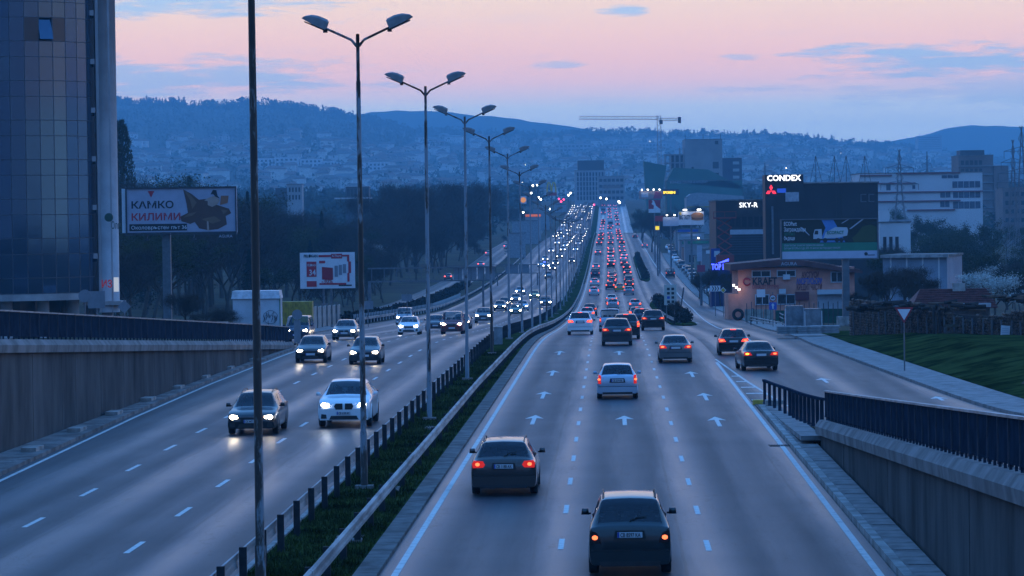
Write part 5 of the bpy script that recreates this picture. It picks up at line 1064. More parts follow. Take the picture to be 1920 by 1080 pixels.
t, w_, h_ = block('pavilion', 'flat-roofed glass pavilion with a terrace above the wood', 'house', 648, 692, 350, 1150, 9, FDK, roofm=WHT); wgrid(t, .3, w_ - .3, h_ - 3.6, h_ - .5, 6, 1, .8, .85); boxo('terrace', WHT, t, (w_ / 2 - 1.5, -1, h_ - 4.2), (w_ + 5, 3, .5))
# ------------------------------------------------------------------ right-hand side
# --- orange workshop with lettering
ORG = mat('orange_render', (.62, .24, .17), .8, var=.18, scale=.5, bump=.1); WFR = mat('white_frame', (.5, .52, .55), .5, var=.05); ROOFR = mat('maroon_roof', (.10, .03, .028), .6, var=.25, scale=.8); BLUE_P = printm('blue', (.03, .09, .40)); GREEN_P = printm('green', (.02, .19, .12))
RED_D = printm('oxblood', (.16, .008, .015)); d = 350.; x0, w_, ze = bx(1384, 1602, 503, d); zgr = float(zp(d)) - .3; K1 = thing('orange_workshop', 'orange two-storey workshop with painted lettering and a dark red roof', 'building', (x0, d, zgr)); hh = ze - zgr
boxo('wall', ORG, K1, (w_ / 2, 5, hh / 2), (w_, 10, hh)); boxo('side_wing', ORG, K1, (-.55, 3.5, hh * .26), (1.1, 6.8, hh * .52))
q = MB(); q.prism([(-.9, hh - .25), (w_ * .45, hh + .35), (w_ + .8, hh - .75), (w_ + .8, hh - .45), (w_ * .45, hh + 1.0), (-.9, hh + .45)], -.9, 10.6); rf = q.build('roof', ROOFR, K1)
for k in range(14): f0 = k / 14.; boxo('roof_sheet', ROOFR, rf, (-.9 + (w_ * .45 + .9) * f0 + .35, 4.9, hh + .46 + .55 * f0), (.09, 11.3, .09)); boxo('roof_sheet', ROOFR, rf, (w_ * .45 + (w_ * .55 + .8) * f0 + .3, 4.9, hh + 1.0 - 1.4 * f0), (.09, 11.3, .09))
sx = lambda px: (px - 1384) / (1602 - 1384) * w_
sz = lambda py: U(1490, py, d)[2] - zgr
for px0, px1, y0, y1 in ((1410, 1444, 507, 518), (1457, 1491, 507, 518), (1558, 1580, 511, 530)): win(K1, (sx(px0) + sx(px1)) / 2, sz((y0 + y1) / 2), sx(px1) - sx(px0), sz(y0) - sz(y1), frame=WFR)
for px0, px1 in ((1416, 1441), (1457, 1490)): win(K1, (sx(px0) + sx(px1)) / 2, sz(561), sx(px1) - sx(px0), sz(552) - sz(570), frame=WFR)
text('shop_name', 'KRAFT', 1.15, BLK, K1, (sx(1410), -.03, sz(533)), width=sx(1456) - sx(1410), bold=.02, ext=.03); text('shop_line', 'EXHAUST SYSTEMS', .6, RED_P, K1, (sx(1410), -.03, sz(540.5)), width=sx(1460) - sx(1410))
q = MB(); q.tube([(sx(1400) + .38 * math.cos(a), -.05, sz(527) + .38 * math.sin(a)) for a in np.linspace(.4, 5.9, 16)], .09, 5); q.tube([(sx(1395), -.05, sz(522)), (sx(1401), -.05, sz(522))], .08, 5); q.build('logo', RED_P, K1)
text('wall_words', 'АУСПУСИ', .9, RED_D, K1, (sx(1503), -.03, sz(521)), width=sx(1535) - sx(1503), bold=.02); text('wall_words', 'АМОРТИСЬОРИ', .9, BLUE_P, K1, (sx(1493), -.03, sz(533)), width=sx(1541) - sx(1493), bold=.02); text('wall_words', 'КРЕДИТ ЧАСТИ', .9, RED_D, K1, (sx(1493), -.03, sz(544)), width=sx(1540) - sx(1493), bold=.01)
boxo('shop_banner', printm('dark_red', (.13, .012, .02)), K1, ((sx(1490) + sx(1516)) / 2, -.25, sz(555)), (sx(1516) - sx(1490), .1, sz(547) - sz(563))); boxo('white_plate', W_P, K1, (sx(1426), -.1, sz(549)), (sx(1434) - sx(1418), .08, .85))
boxo('garage_door', mat('shutter', (.34, .36, .40), .6, var=.1), K1, ((sx(1532) + sx(1585)) / 2, -.06, sz(575)), (sx(1585) - sx(1532), .12, sz(553) - sz(600))); boxo('awning', WFR, K1, ((sx(1531) + sx(1586)) / 2, -.4, sz(548)), (sx(1586) - sx(1531), .8, .5))
for px in (1466, 1474): boxo('air_conditioner', WFR, K1, (sx(px), -.25, sz(546 if px < 1470 else 519)), (.75, .35, .55))
for px in (1374, 1379, 1384): boxo('spot_lamp', emis('shop_lamp', (1, .95, .85), 9), K1, (sx(px), -.9, sz(533 + (px - 1374) * .8)), (.22, .2, .2))
# --- big green-banded advert on a pillar
d = 288.; x0, w_, zt = bx(1463, 1647, 411, d); zb1 = U(1550, 487, d)[2]; h_ = zt - zb1; zgr = float(zp(d)) - .3; zb = zb1 - zgr
B3 = thing('mixer_billboard', 'large pillar billboard showing a white concrete mixer above a green band', 'billboard', (x0, d, zgr)); boxo('pillar', STEEL, B3, (w_ * .665, .45, zb / 2), (.62, .62, zb)); boxo('pillar_foot', CONC, B3, (w_ * .665, .45, .5), (1.6, 1.6, 1.1))
boxo('board', printm('night_green', (.012, .02, .016)), B3, (w_ / 2, .3, zb + h_ / 2), (w_, .5, h_)); q = MB()
for (a, b_, c, e) in ((0, zb, w_, zb + .1), (0, zb + h_ - .1, w_, zb + h_), (0, zb + .1, .13, zb + h_ - .1), (w_ - .13, zb + .1, w_, zb + h_ - .1)): q.prism(rectp(a, b_, c, e), -.04, .06)
q.build('frame', STEEL, B3); BR = lambda pts: [(w_ * a, zb + h_ * b_) for a, b_ in pts]; rp = lambda a, b_, c, e: BR(rectp(a, b_, c, e)); yb = .045
flat('white_band', rp(.015, .03, .985, .21), printm('lilac_white', (.42, .46, .58)), B3, yb); flat('green_band', rp(.015, .21, .985, .41), GREEN_P, B3, yb); SKYP = printm('sky_blue', (.08, .22, .52)); BUSHP = printm('bush', (.04, .065, .02)); TRK = printm('truck_white', (.46, .50, .56)); DRK = printm('dark_grey', (.02, .022, .026))
flat('picture_sky', BR([(.42, .97), (.54, .97), (.58, .80), (.66, .42), (.40, .42), (.46, .78)]), SKYP, B3, yb); flat('picture_bush', BR([(.75, .42), (.73, .52), (.78, .62), (.84, .80), (.92, .84), (.98, .78), (.98, .42)]), BUSHP, B3, yb)
for P_ in ([(.20, .80), (.22, .80), (.30, .60), (.29, .60)], [(.70, .74), (.72, .74), (.85, .97), (.83, .97)], [(.62, .88), (.635, .88), (.70, .97), (.685, .97)]): flat('picture_ray', BR(P_), PALE_P, B3, yb - .002)
flat('mixer_cab', BR([(.335, .48), (.335, .62), (.35, .74), (.42, .75), (.425, .48)]), TRK, B3, yb - .014); flat('cab_window', BR([(.345, .62), (.355, .71), (.385, .71), (.385, .62)]), DRK, B3, yb - .03); flat('mixer_drum', BR([(.44, .52), (.46, .66), (.56, .79), (.68, .78), (.69, .70), (.68, .58), (.58, .53)]), TRK, B3, yb - .014); flat('mixer_chassis', rp(.33, .47, .69, .51), DRK, B3, yb - .016)
for fx in (.385, .455, .575, .62): MB().disc((w_ * fx, zb + h_ * .475), h_ * .055, yb - .045, yb - .03, 14).build('mixer_wheel', DRK, B3)
text('drum_word', 'ECOPACT', .42, GREEN_P, B3, (w_ * .475, yb - .04, zb + h_ * .62), width=w_ * .17, bold=.012); text('headline', 'ECOPact', .5, W_P, B3, (w_ * .035, yb - .02, zb + h_ * .84), width=w_ * .13, bold=.01); text('headline', 'Заграждащи', .5, W_P, B3, (w_ * .035, yb - .02, zb + h_ * .70), width=w_ * .22, bold=.006); text('headline', 'зелено', .5, GREEN_P, B3, (w_ * .035, yb - .02, zb + h_ * .60), width=w_ * .11); text('headline', 'бъдеще', .5, W_P, B3, (w_ * .035, yb - .02, zb + h_ * .49), width=w_ * .11, bold=.006)
text('small_print', 'Нови бетони за ниски парникови емисии', .3, PALE_P, B3, (w_ * .035, yb - .02, zb + h_ * .335), width=w_ * .40); text('small_print', 'Бетони ECOPact с до 30% по-ниски въглеродни емисии', .3, PALE_P, B3, (w_ * .035, yb - .02, zb + h_ * .265), width=w_ * .57); MB().disc((w_ * .87, zb + h_ * .13), .16, yb - .03, yb - .015, 12).build('logo', BLK, B3); flat('logo', rp(.885, .09, .96, .11), DRK, B3, yb - .01)
text('maker_name', 'AGURA', .42, PALE_P, B3, (w_ * .0, -.3, zb - .45), ext=.02)
# --- black showroom with lit name, and its tower
BK = mat('black_cladding', (.016, .017, .021), .55, .1, var=.2, scale=.3); LEDW = emis('name_white', (.92, .96, 1), 2.4, (.4, .4, .4)); MRED = emis('emblem_red', (1, .03, .06), 1.8, (.3, .02, .02))
t, w_, h_ = block('black_showroom', 'black clad showroom with lit white name and red emblem on its corner tower', 'building', 1506, 1646, 345, 480, 16, BK); xs = lambda px: (px - 1506) / 140 * w_; zs_ = lambda py: U(1570, py, 480)[2] - t.location.z
tw_w = xs(1506) - xs(1434); boxo('corner_tower', BK, t, (-tw_w / 2, 2, (zs_(326)) / 2), (tw_w, 5, zs_(326))); boxo('low_wing', BK, t, (-tw_w * .2, 6, h_ * .44), (tw_w * 1.4, 8, h_ * .6)); boxo('cornice', RAILTOP, t, (w_ / 2, -.05, h_ + .18), (w_, .3, .14))
for px in (1568, 1577): boxo('cladding_joint', PLAST, t, (xs(px), -.03, h_ * .6), (.12, .1, h_ * .7))
for px in (1619, 1634): q = MB(); [q.box(c_, s_) for c_, s_ in (((-.4, 0, 0), (.14, .1, 1.2)), ((0, 0, .55), (.8, .1, .14)), ((0, 0, -.55), (.8, .1, .14)))]; q.build('wall_bracket', STEEL, t, (xs(px), -.06, zs_(372)))
text('building_name', 'CONDEX', 1.2, LEDW, t, (xs(1437.5), -.56, zs_(337.5)), width=tw_w * .88, bold=.02, ext=.05)
for k, (a, b_) in enumerate(((0, 1), (-1, 0), (1, 0))):      # three-part lit emblem of lozenges
    q = MB(); cx_, cz_ = -tw_w * .845 + a * .33, zs_(357) - .05 + b_ * .0; 
    P_ = {0: [(0, 0), (.26, .45), (0, .9), (-.26, .45)], 1: [(0, 0), (-.52, 0), (-.78, -.45), (-.26, -.45)], 2: [(0, 0), (.52, 0), (.78, -.45), (.26, -.45)]}[k]; flat('emblem', [(-tw_w * .845 + p[0], zs_(356) + p[1]) for p in P_][::(-1 if k == 1 else 1)], MRED, t, -.52, .08)
flat('blue_name_plate', rectp(-tw_w * .69, zs_(360), -tw_w * .46, zs_(352)), emis('plate_blue_lit', (.02, .09, .6), .7, (.02, .05, .3)), t, -.52); boxo('bright_panel', mat('bright_glass', (.34, .38, .44), .2), t, (-tw_w * .30, -.55, zs_(368)), (tw_w * .35, .1, 1.4)); boxo('service_pipe', STEEL, t, (-tw_w * .82, -.7, zs_(430)), (.3, .3, zs_(390) - zs_(480)))
for px in (1530, 1565, 1587, 1622):                           # lattice masts on the roof, seen behind
    m_ = thing('roof_mast', 'thin lattice mast rising behind the black showroom roof', 'mast', U(px, 345, 700), 0, 'masts behind the black showroom'); H_ = 6.2
    for s in (-1, 1): MB().tube([(s * 1.6, 0, -1), (0, 0, H_)], .05, 4).build('stay', STEELD, m_)
    MB().tube([(0, 0, -4), (0, 0, H_)], .07, 4).build('pole', STEELD, m_)
t, w_, h_ = block('lit_sign_hall', 'dark hall with a short lit white name, next to the black showroom', 'building', 1342, 1436, 377, 540, 18, BK); xs = lambda px: (px - 1342) / 94 * w_; zs_ = lambda py: U(1390, py, 540)[2] - t.location.z
text('building_name', 'SKY-R', 1.2, LEDW, t, (xs(1385.5), -.2, zs_(389)), width=xs(1420) - xs(1385.5), bold=.0, ext=.05); boxo('white_band', mat('band_pale', (.36, .40, .46), .6, var=.08), t, (xs(1402), -.08, zs_(435)), (xs(1434) - xs(1366), .2, zs_(430) - zs_(439)))
for k in range(6): boxo('window', WDARK, t, (xs(1372 + k * 11.5), -.05, zs_(416)), (xs(1382) - xs(1373.5), .14, zs_(408) - zs_(427)))
for k in range(8): boxo('cladding_strip', SPAN, t, (xs(1400), -.05, zs_(444 + k * 4.6)), (xs(1434) - xs(1366), .08, .22))
# red scissor lift parked before the hall
RL = mat('lift_red', (.22, .03, .03), .5); a_ = U(1342, 480, 470); L1 = thing('scissor_lift', 'raised red scissor lift in front of the dark hall', 'scissor lift', (a_[0] + .3, 470, float(zp(470)))); wl = 2.1
zt_, zb_ = U(1345, 410, 470)[2] - L1.location.z, U(1345, 478, 470)[2] - L1.location.z; n_ = 4
for k in range(n_):
    z0, z1 = zb_ + (zt_ - zb_) * k / n_, zb_ + (zt_ - zb_) * (k + 1) / n_
    for s in (-1, 1): MB().tube([(wl / 2 - s * wl / 2, 0, z0), (wl / 2 + s * wl / 2, .15 * s, z1)], .09, 5).build('scissor_arm', RL, L1)
boxo('platform', RL, L1, (wl / 2, 0, zt_ + .1), (3.4, 1.6, .2)); boxo('platform_rail', RL, L1, (wl / 2, -.75, zt_ + 1.0), (3.4, .06, .08)); boxo('chassis', RL, L1, (wl / 2, 0, zb_ / 2), (2.6, 1.5, zb_))
for s in (0, .5, 1.): boxo('rail_post', RL, L1, (wl / 2 - 1.65 + 3.3 * s, -.75, zt_ + .55), (.06, .06, .95))
# --- log yard: fence of stacked firewood behind posts
WOODE = mat('log_ends', (.09, .060, .045), .9, var=.55, scale=2.5, col2=(.14, .085, .06)); WOODB = mat('log_bark', (.028, .022, .02), .95, var=.4, scale=2)
FP = [(1598, 640, 208), (1660, 650, 200), (1740, 660, 192), (1830, 668, 186), (1925, 676, 180), (2010, 684, 175)]
def fpt(f): px = np.interp(f, np.linspace(0, 1, 6), [p[0] for p in FP]); d_ = np.interp(f, np.linspace(0, 1, 6), [p[2] for p in FP]); py = np.interp(f, np.linspace(0, 1, 6), [p[1] for p in FP]); return U(px, py, d_)
LY = thing('firewood_stack', 'long dark stack of split firewood behind posts on the grass bank', 'firewood stack', (0, 0, 0)); bb = MB(); rr_ = random.Random(5)
for row in range(17):
    for k in range(150):
        f = (k + .5 * (row % 2) + rr_.uniform(-.2, .2)) / 150; x, y, z = fpt(min(1, max(0, f))); top = 15.5 + 1.6 * math.sin(f * 17) + (1.5 if f > .8 else 0) - (2.6 if .40 < f < .62 else 0)
        if row > top: continue
        r0 = rr_.uniform(.065, .105); n5 = 5; zz = z + .0 + row * .168 + rr_.uniform(-.02, .02); yy = y + .3 + rr_.uniform(-.12, .10); ph_ = rr_.uniform(0, 6)
        bb.add([(x + r0 * 1.05 * math.cos(ph_ + 6.283 * i / n5), yy + dy, zz + r0 * math.sin(ph_ + 6.283 * i / n5)) for dy in (0, 1.1) for i in range(n5)], [tuple(range(n5)), *[(i, i + n5, (i + 1) % n5 + n5, (i + 1) % n5) for i in range(n5)]])
bb.build('log', WOODE, LY)['kind'] = 'stuff'
bb = MB(); V = []
for f in np.linspace(0, 1, 12): x, y, z = fpt(f); V += [(x, y + .75, z - .4), (x, y + .75, z + 2.35), (x, y + 1.4, z + 2.35), (x, y + 1.4, z - .4)]
bb.add(V, [(i * 4 + k, i * 4 + (k + 1) % 4, i * 4 + 4 + (k + 1) % 4, i * 4 + 4 + k) for i in range(11) for k in range(4)]); bb.build('stack_core', WOODB, LY)
pm = MB().box((0, 0, .75), (.09, .09, 2.9)).mesh('stack_post', (mat('post_weathered', (.10, .10, .105), .8, var=.3),))
for k in range(26): x, y, z = fpt((k + .3) / 26); o = link('stack_post', pm, LY, (x, y - .02, z)); o.rotation_euler.y = R(random.uniform(-2, 2))
x, y, z = fpt(.52); [boxo('pallet_board', mat('pallet_wood', (.09, .07, .05), .9, var=.3), LY, (x, y - .12, z + .45 + k * .42), (1.5, .05, .14)) for k in range(4)]
for px, w2 in ((1752, .14), (1762, .14), (1773, .14)): x, y, z = U(px, 620, 190); boxo('upright_beam', WOODB, LY, (x, y + .1, z + .4), (w2, .15, 2.0))
x, y, z = U(1884, 626, 182); nt_ = tag(boxo('notice_board', W_P, None, (x, y - .12, z), (.52, .03, .95), rz=.05), 'white paper notice fixed to the firewood stack posts', 'notice'); nt_.rotation_euler.y = R(5)
for k in range(6): boxo('notice_line', PALE_P, nt_, (0, -.02, .3 - k * .11), (.38, .01, .035))
mats2 = [(1640, 563, .9, WOODB), (1700, 566, 1.1, WOODE), (1800, 560, 1.4, WOODB), (1895, 552, 2.2, WOODB)]
hp = thing('log_heap', 'loose heap of logs and branches lying behind the firewood stack', 'log heap', (0, 0, 0)); 
for i in range(70):
    f = rr_.random(); px = 1600 + 330 * f; x, y, z = U(px, 572 - (16 if px > 1850 else 0) - rr_.uniform(0, 14), 197 - 12 * f); L_ = rr_.uniform(.6, 1.8); a = rr_.uniform(0, 3.14); MB().tube([(x - L_ / 2 * math.cos(a), y + L_ / 2 * math.sin(a), z - .3), (x + L_ / 2 * math.cos(a), y - L_ / 2 * math.sin(a), z - .3 + rr_.uniform(-.12, .12))], rr_.uniform(.07, .13), 6).build('log', WOODB if i % 3 else WOODE, hp)
# red tiled shed
TILE = mat('roof_tile', (.15, .045, .04), .8, var=.35, scale=3); d = 232.; x0, w_, zr_ = bx(1732, 1862, 543, d); zgr = float(zp(d)) - .3; H_ = zr_ - zgr; SH = thing('tiled_shed', 'low shed with red tiled roof behind the firewood stack', 'shed', (x0, d, zgr)); he = U(1800, 572, d)[2] - zgr
boxo('wall', mat('shed_wall', (.10, .09, .085), .9, var=.3), SH, (w_ / 2, 2, he / 2), (w_ - .5, 4, he)); q = MB(); q.add([(-1.0, -.4, he - .25), (w_ + .3, -.4, he - .25), (w_ - .2, 2.2, H_), (.0, 2.2, H_), (-1., 4.6, he - .25), (w_ + .3, 4.6, he - .25)], [(0, 1, 2, 3), (3, 2, 5, 4), (0, 3, 4), (1, 5, 2)]); rf = q.build('roof', TILE, SH)
for k in range(9):
    f = (k + .5) / 9; yy = -.4 + 2.6 * f; zz = he - .25 + (H_ - he + .25) * f; q = MB(); n_ = 34; L_ = (w_ + 1.3) - f * 1.2
    for i in range(n_): q.box((-1. + f * 1. + L_ * (i + .5) / n_, yy, zz + .03), (L_ / n_ * .8, .30, .05))
    q.build('tile_row', TILE, rf)['kind'] = 'stuff'
boxo('chimney', CONC, SH, (w_ * .56, 2.0, H_ + .1), (.9, .6, .6)); boxo('tin_cover', mat('tin', (.36, .40, .44), .4, .4), SH, (w_ * .72, -.75, he + .0), (2.2, .5, .28)); q = MB(); q.prism([(-.95, he - .3), (.0, H_ - .05), (.35, H_ - .5), (-.6, he - .3)], 2.1, 2.2); q.build('gable_board', BLK, SH)
# pale blue warehouse wall seen through the bare trees
WH = mat('warehouse_blue', (.20, .24, .30), .7, var=.15, scale=.4); t, w_, h_ = block('warehouse', 'pale blue warehouse wall behind the bare trees beside the advert pillar', 'building', 1655, 1775, 482, 330, 14, WH); boxo('eave', RAILTOP, t, (w_ / 2, -.2, h_ + .05), (w_ + .4, .5, .3)); t.rotation_euler.z = -.25
for k in range(4): boxo('wall_rib', WFR, t, (w_ * (k + .5) / 4, -.04, h_ / 2), (.15, .08, h_))
# --- fences, tyres, slabs and signs by the slip road
GF = mat('green_netting', (.012, .08, .055), .8, var=.35, scale=1); fe = thing('netting_fence', 'green netting fence below the orange workshop', 'fence', (0, 0, 0))
for k in range(22):
    px = 1400 + k * 9; d_ = 318 - k * 1.2; x, _, zt = U(px, 582, d_); zz = float(zp(d_)); boxo('fence_post', STEELD, fe, (x, d_ - .1, zz + .9), (.07, .07, 2.1 + .3 * (k % 2)))
    if k > 5: boxo('netting_panel', GF, fe, (x + .24, d_, zz + .75), (.46, .03, 1.35 if 13 < k else 1.0))
    elif k % 2 == 0: boxo('board_panel', mat('pale_board', (.26, .27, .24), .8, var=.3), fe, (x + .22, d_, zz + .75), (.85, .04, 1.2))
gr2 = thing('short_guard_rail', 'short pale guard rail below the orange workshop', 'guard rail', (0, 0, 0))
for k in range(2): q = MB(); a_, b_ = U(1408, 594, 300), U(1468, 606, 283); q.tube([(a_[0], 300, a_[2] - k * .25), (b_[0], 283, b_[2] - k * .25)], .07, 6); q.build('beam', RUSTB, gr2)
for k in range(6): f = k / 5; boxo('post', GPOST, gr2, (a_[0] + (b_[0] - a_[0]) * f, 300.1 - 17 * f, a_[2] + (b_[2] - a_[2]) * f - .35), (.09, .12, .9))
o_, d_ = G(1384, 601); q = MB()
for k in range(1): 
    n1_, n2_ = 20, 8; V = [((.48 + .17 * math.cos(2 * math.pi * j / n2_)) * math.cos(2 * math.pi * i / n1_), .15 * math.sin(2 * math.pi * j / n2_), .64 + (.48 + .17 * math.cos(2 * math.pi * j / n2_)) * math.sin(2 * math.pi * i / n1_)) for i in range(n1_) for j in range(n2_)]
    q.add(V, [(i * n2_ + j, ((i + 1) % n1_) * n2_ + j, ((i + 1) % n1_) * n2_ + (j + 1) % n2_, i * n2_ + (j + 1) % n2_) for i in range(n1_) for j in range(n2_)])
tag(q.build('lorry_tyre', TYRE, None, W(o_, d_, 0), smooth=True), 'big grey lorry tyre standing at the pavement edge by the workshop', 'tyre'); tag(q.build('lorry_tyre', TYRE, None, W(o_ + 1.6, d_ + .6, 0), smooth=True, rz=1.2), 'second lorry tyre turned edge-on behind the first', 'tyre')
SLAB = mat('slab_pallet', (.22, .23, .24), .8, var=.25); WRAP = mat('plastic_wrap', (.16, .18, .20), .25, var=.25, scale=2)
for px, py, w2, h2, lb, mm, nm in ((1489, 628, 1.5, 1.7, 'tall film-wrapped pallet with shiny edges beside the netting fence', WRAP, 'wrapped_pallet'), (1524, 628, 1.4, 1.5, 'darker film-wrapped pallet next to the tall one', WRAP, 'wrapped_pallet'), (1480, 634, 1.6, .55, 'low stack of grey slabs nearest the road', SLAB, 'slab_stack'), (1517, 634, 1.5, .6, 'low stack of grey slabs in front of the wrapped pallets', SLAB, 'slab_stack'), (1546, 633, 1.9, .6, 'wide low stack of grey slabs next to the pillar', SLAB, 'slab_stack')):
    o_, d_ = G(px, py); d_ = min(d_, 236); x = ray(px, py)[0] * d_; t = thing(nm, lb, 'pallet', (x, d_, float(zp(d_)) + .3))
    if nm == 'slab_stack': [boxo('slab', SLAB, t, (random.uniform(-.05, .05), 0, .08 + k * .17), (w2, 1.1, .15)) for k in range(int(h2 / .17))]
    else: boxo('load', mm, t, (0, 0, h2 / 2 + .1), (w2 * .85, 1.1, h2 - .1), top=.95); boxo('pallet_base', WOODB, t, (0, 0, .06), (w2, 1.2, .12)); [boxo('film_edge', WFR, t, (s * w2 * .42, -.56, h2 / 2), (.06, .05, h2 * .85)) for s in (-1, 1)]
# yield sign: white triangle with red border on a tall post
x, _, z = U(1695, 590, 156.); zgy = U(1696, 701, 156.)[2]; ys = thing('yield_sign', 'red-bordered white give-way triangle on a slim post by the pavement', 'road sign', (x, 156, zgy)); zz = z - zgy; MB().tube([(0, .03, 0), (0, .03, zz + .2)], .035, 8).build('pole', STEEL, ys); tri = lambda s: [(0, zz - .42 * s), (.46 * s, zz + .36 * s), (-.46 * s, zz + .36 * s)]
flat('sign_plate', tri(1.), mat('sign_red_paint', (.30, .02, .03), .5, var=0), ys, 0.); flat('sign_face', [(0, zz - .27), (.32, zz + .27), (-.32, zz + .27)], W_P, ys, -.014)
# 60 / one-way post, priority diamond, panel signs
x, _, z = U(1449, 561, 268.); zg_ = float(zp(268.)); sp = thing('speed_sign', 'speed limit 60 disc above a blue one-way arrow sign', 'road sign', (x, 268, zg_)); zz = z - zg_; MB().tube([(0, .04, 0), (0, .04, zz + .6)], .035, 6).build('pole', STEEL, sp); MB().disc((0, zz + .1), .30, -.01, .01, 22).build('limit_ring', mat('sign_red_paint', (.30, .02, .03), .5, var=0), sp); MB().disc((0, zz + .1), .22, -.024, -.01, 22).build('limit_face', W_P, sp); text('limit_number', '60', .26, BLK, sp, (-.15, -.03, zz + .01), width=.3, bold=.01)
flat('arrow_plate', rectp(-.32, zz - .88, .32, zz - .26), BLUE_P, sp, 0.); flat('arrow_mark', [(-.05, zz - .80), (.05, zz - .80), (.05, zz - .52), (.14, zz - .52), (0, zz - .34), (-.14, zz - .52), (-.05, zz - .52)], W_P, sp, -.014)
x, _, z = U(1356, 544, 372.); zg_ = float(zp(372.)); pd = thing('priority_sign', 'yellow priority-road diamond beside the side street', 'road sign', (x, 372, zg_)); zz = z - zg_; MB().tube([(0, .04, 0), (0, .04, zz)], .04, 6).build('pole', STEEL, pd); dia = lambda r_: [(0, zz - r_), (r_, zz), (0, zz + r_), (-r_, zz)]; flat('sign_plate', dia(.36), W_P, pd, 0.); flat('sign_face', dia(.26), mat('sign_yellow', (.55, .36, .02), .5, var=0), pd, -.014)
x, _, z = U(1341, 541, 380.); cp = thing('chevron_panel', 'white panel with black arrow chevrons at the side street bend', 'road sign', (x, 380, float(zp(380)))); zz = z - float(zp(380)); MB().tube([(0, .04, 0), (0, .04, zz)], .05, 6).build('pole', STEEL, cp); flat('panel', rectp(-.62, zz - .34, .62, zz + .34), W_P, cp, 0.)
for s in (-.4, -.1, .2): flat('chevron', [(s, zz - .28), (s + .12, zz - .28), (s + .26, zz), (s + .12, zz + .28), (s, zz + .28), (s + .14, zz)], DRK, cp, -.014)
# traffic islands with hedges, pylons boards and kerbs
def island(label, d0, d1, o0, o1, group):
    isl = struct(strip('traffic_island', lambda d: float(np.interp(d, [d0, d0 + 8, d1 - 20, d1], [o0 + .9, o0, o0, o0 + .6])), lambda d: float(np.interp(d, [d0, d0 + 8, d1 - 20, d1], [o0 + 1.6, o1, o1, o0 + 1.2])), d0, d1, .14, GRASS, cols=3, skirt=.2))
    pts = [(*W(random.uniform(o0 + .9, o1 - .5), d_, .1), random.uniform(.9, 1.5), .55) for d_ in np.arange(d0 + 14, d1 - 4, .7)]; tufts('island_hedge', pts, 40, MATS['hedge_leaf'], label)
    g_ = thing('island_guard_rail', label.replace('hedge', 'guard rail').replace('growing', 'fixed'), 'guard rail', (0, 0, 0), 0, group)
    ribbon([(p[0], p[1]) for p in prof], lambda d: o0 + .12, d0 + 4, min(d1, d0 + 90), lambda d: 0., 6, name='beam', m=RUSTB, parent=g_)
    pm = MB().box((0, 0, .35), (.09, .12, .7)).mesh('post', (GPOST,)); [link('post', pm, g_, W(o0 + .22, d_, .05)) for d_ in np.arange(d0 + 5, min(d1, d0 + 90), 4.)]; return isl
island('dark hedge growing on the near traffic island beside the side street', 297, 500, 5.45, 7.9, 'island guard rails'); island('dark hedge growing on the far traffic island beside the side street', 655, 880, 5.9, 8.1, 'island guard rails')
x, _, z = U(1257, 553, 318.); dp = thing('direction_board', 'tall pale board with small pictograms on the near traffic island', 'road sign', (x, 318, float(zp(318)))); zz = z - float(zp(318)); hb2 = (U(1257, 537, 318)[2] - U(1257, 575, 318)[2]) / 2; flat('board', rectp(-.62, zz - hb2, .62, zz + hb2), printm('board_cream', (.46, .48, .44)), dp, 0.); [MB().tube([(s * .4, .05, 0), (s * .4, .05, zz)], .045, 6).build('leg', STEEL, dp) for s in (-1, 1)]
for k in range(4): flat('pictogram', rectp(-.34, zz - hb2 * .8 + k * hb2 * .42, -.06, zz - hb2 * .8 + k * hb2 * .42 + .26), BLUE_P if k == 1 else DRK, dp, -.014); flat('pictogram', rectp(.10, zz - hb2 * .8 + k * hb2 * .42, .38, zz - hb2 * .8 + k * hb2 * .42 + .26), DRK, dp, -.014)
a_, b_ = U(1272, 598, 316), U(1281, 535, 318); lp_ = thing('leaning_pole', 'thin dark pole leaning on the near traffic island', 'pole', (a_[0], 316, float(zp(316)))); MB().tube([(0, 0, 0), (b_[0] - a_[0], 1, b_[2] - a_[2] + .3)], .07, 6).build('pole', STEELD, lp_); boxo('foot', CONC_D, lp_, (0, 0, .1), (.3, .3, .2))
treepx('bare', 'round clipped bush on a stem at the near island nose', 1264, 560, 306, .8, name='clipped_bush')
# --- boards, shops and clutter along the side street (far)
RWH = printm('road_red', (.32, .02, .05))
def pylon(nm, label, px0, px1, y0, y1, d, zfoot=None, m=W_P, pole=True):
    x0, w_, zt = bx(px0, px1, y0, d); zb = U(px0, y1, d)[2]; zg_ = float(zp(d)) if zfoot is None else zfoot; t = thing(nm, label, 'billboard', (x0, d, zg_)); boxo('board', m, t, (w_ / 2, .2, (zt + zb) / 2 - zg_), (w_, .35, zt - zb))
    if pole: boxo('pole', STEEL, t, (w_ * .5, .3, (zb - zg_) / 2), (max(.35, w_ * .08), .35, zb - zg_))
    return t, w_, zb - zg_, zt - zb
t, w_, zb, h_ = pylon('road_logo_sign', 'tall square sign, red above white, with a white winding road', 1216, 1238, 375, 399, 820); flat('red_field', rectp(0, zb + h_ * .3, w_, zb + h_), RWH, t, 0.); flat('road_shape', [(w_ * a, zb + h_ * b_) for a, b_ in ((.42, .3), (.95, .3), (.62, .55), (.58, .68), (.50, .86), (.42, .97), (.28, .97), (.36, .84), (.24, .70), (.45, .55))], W_P, t, -.015)
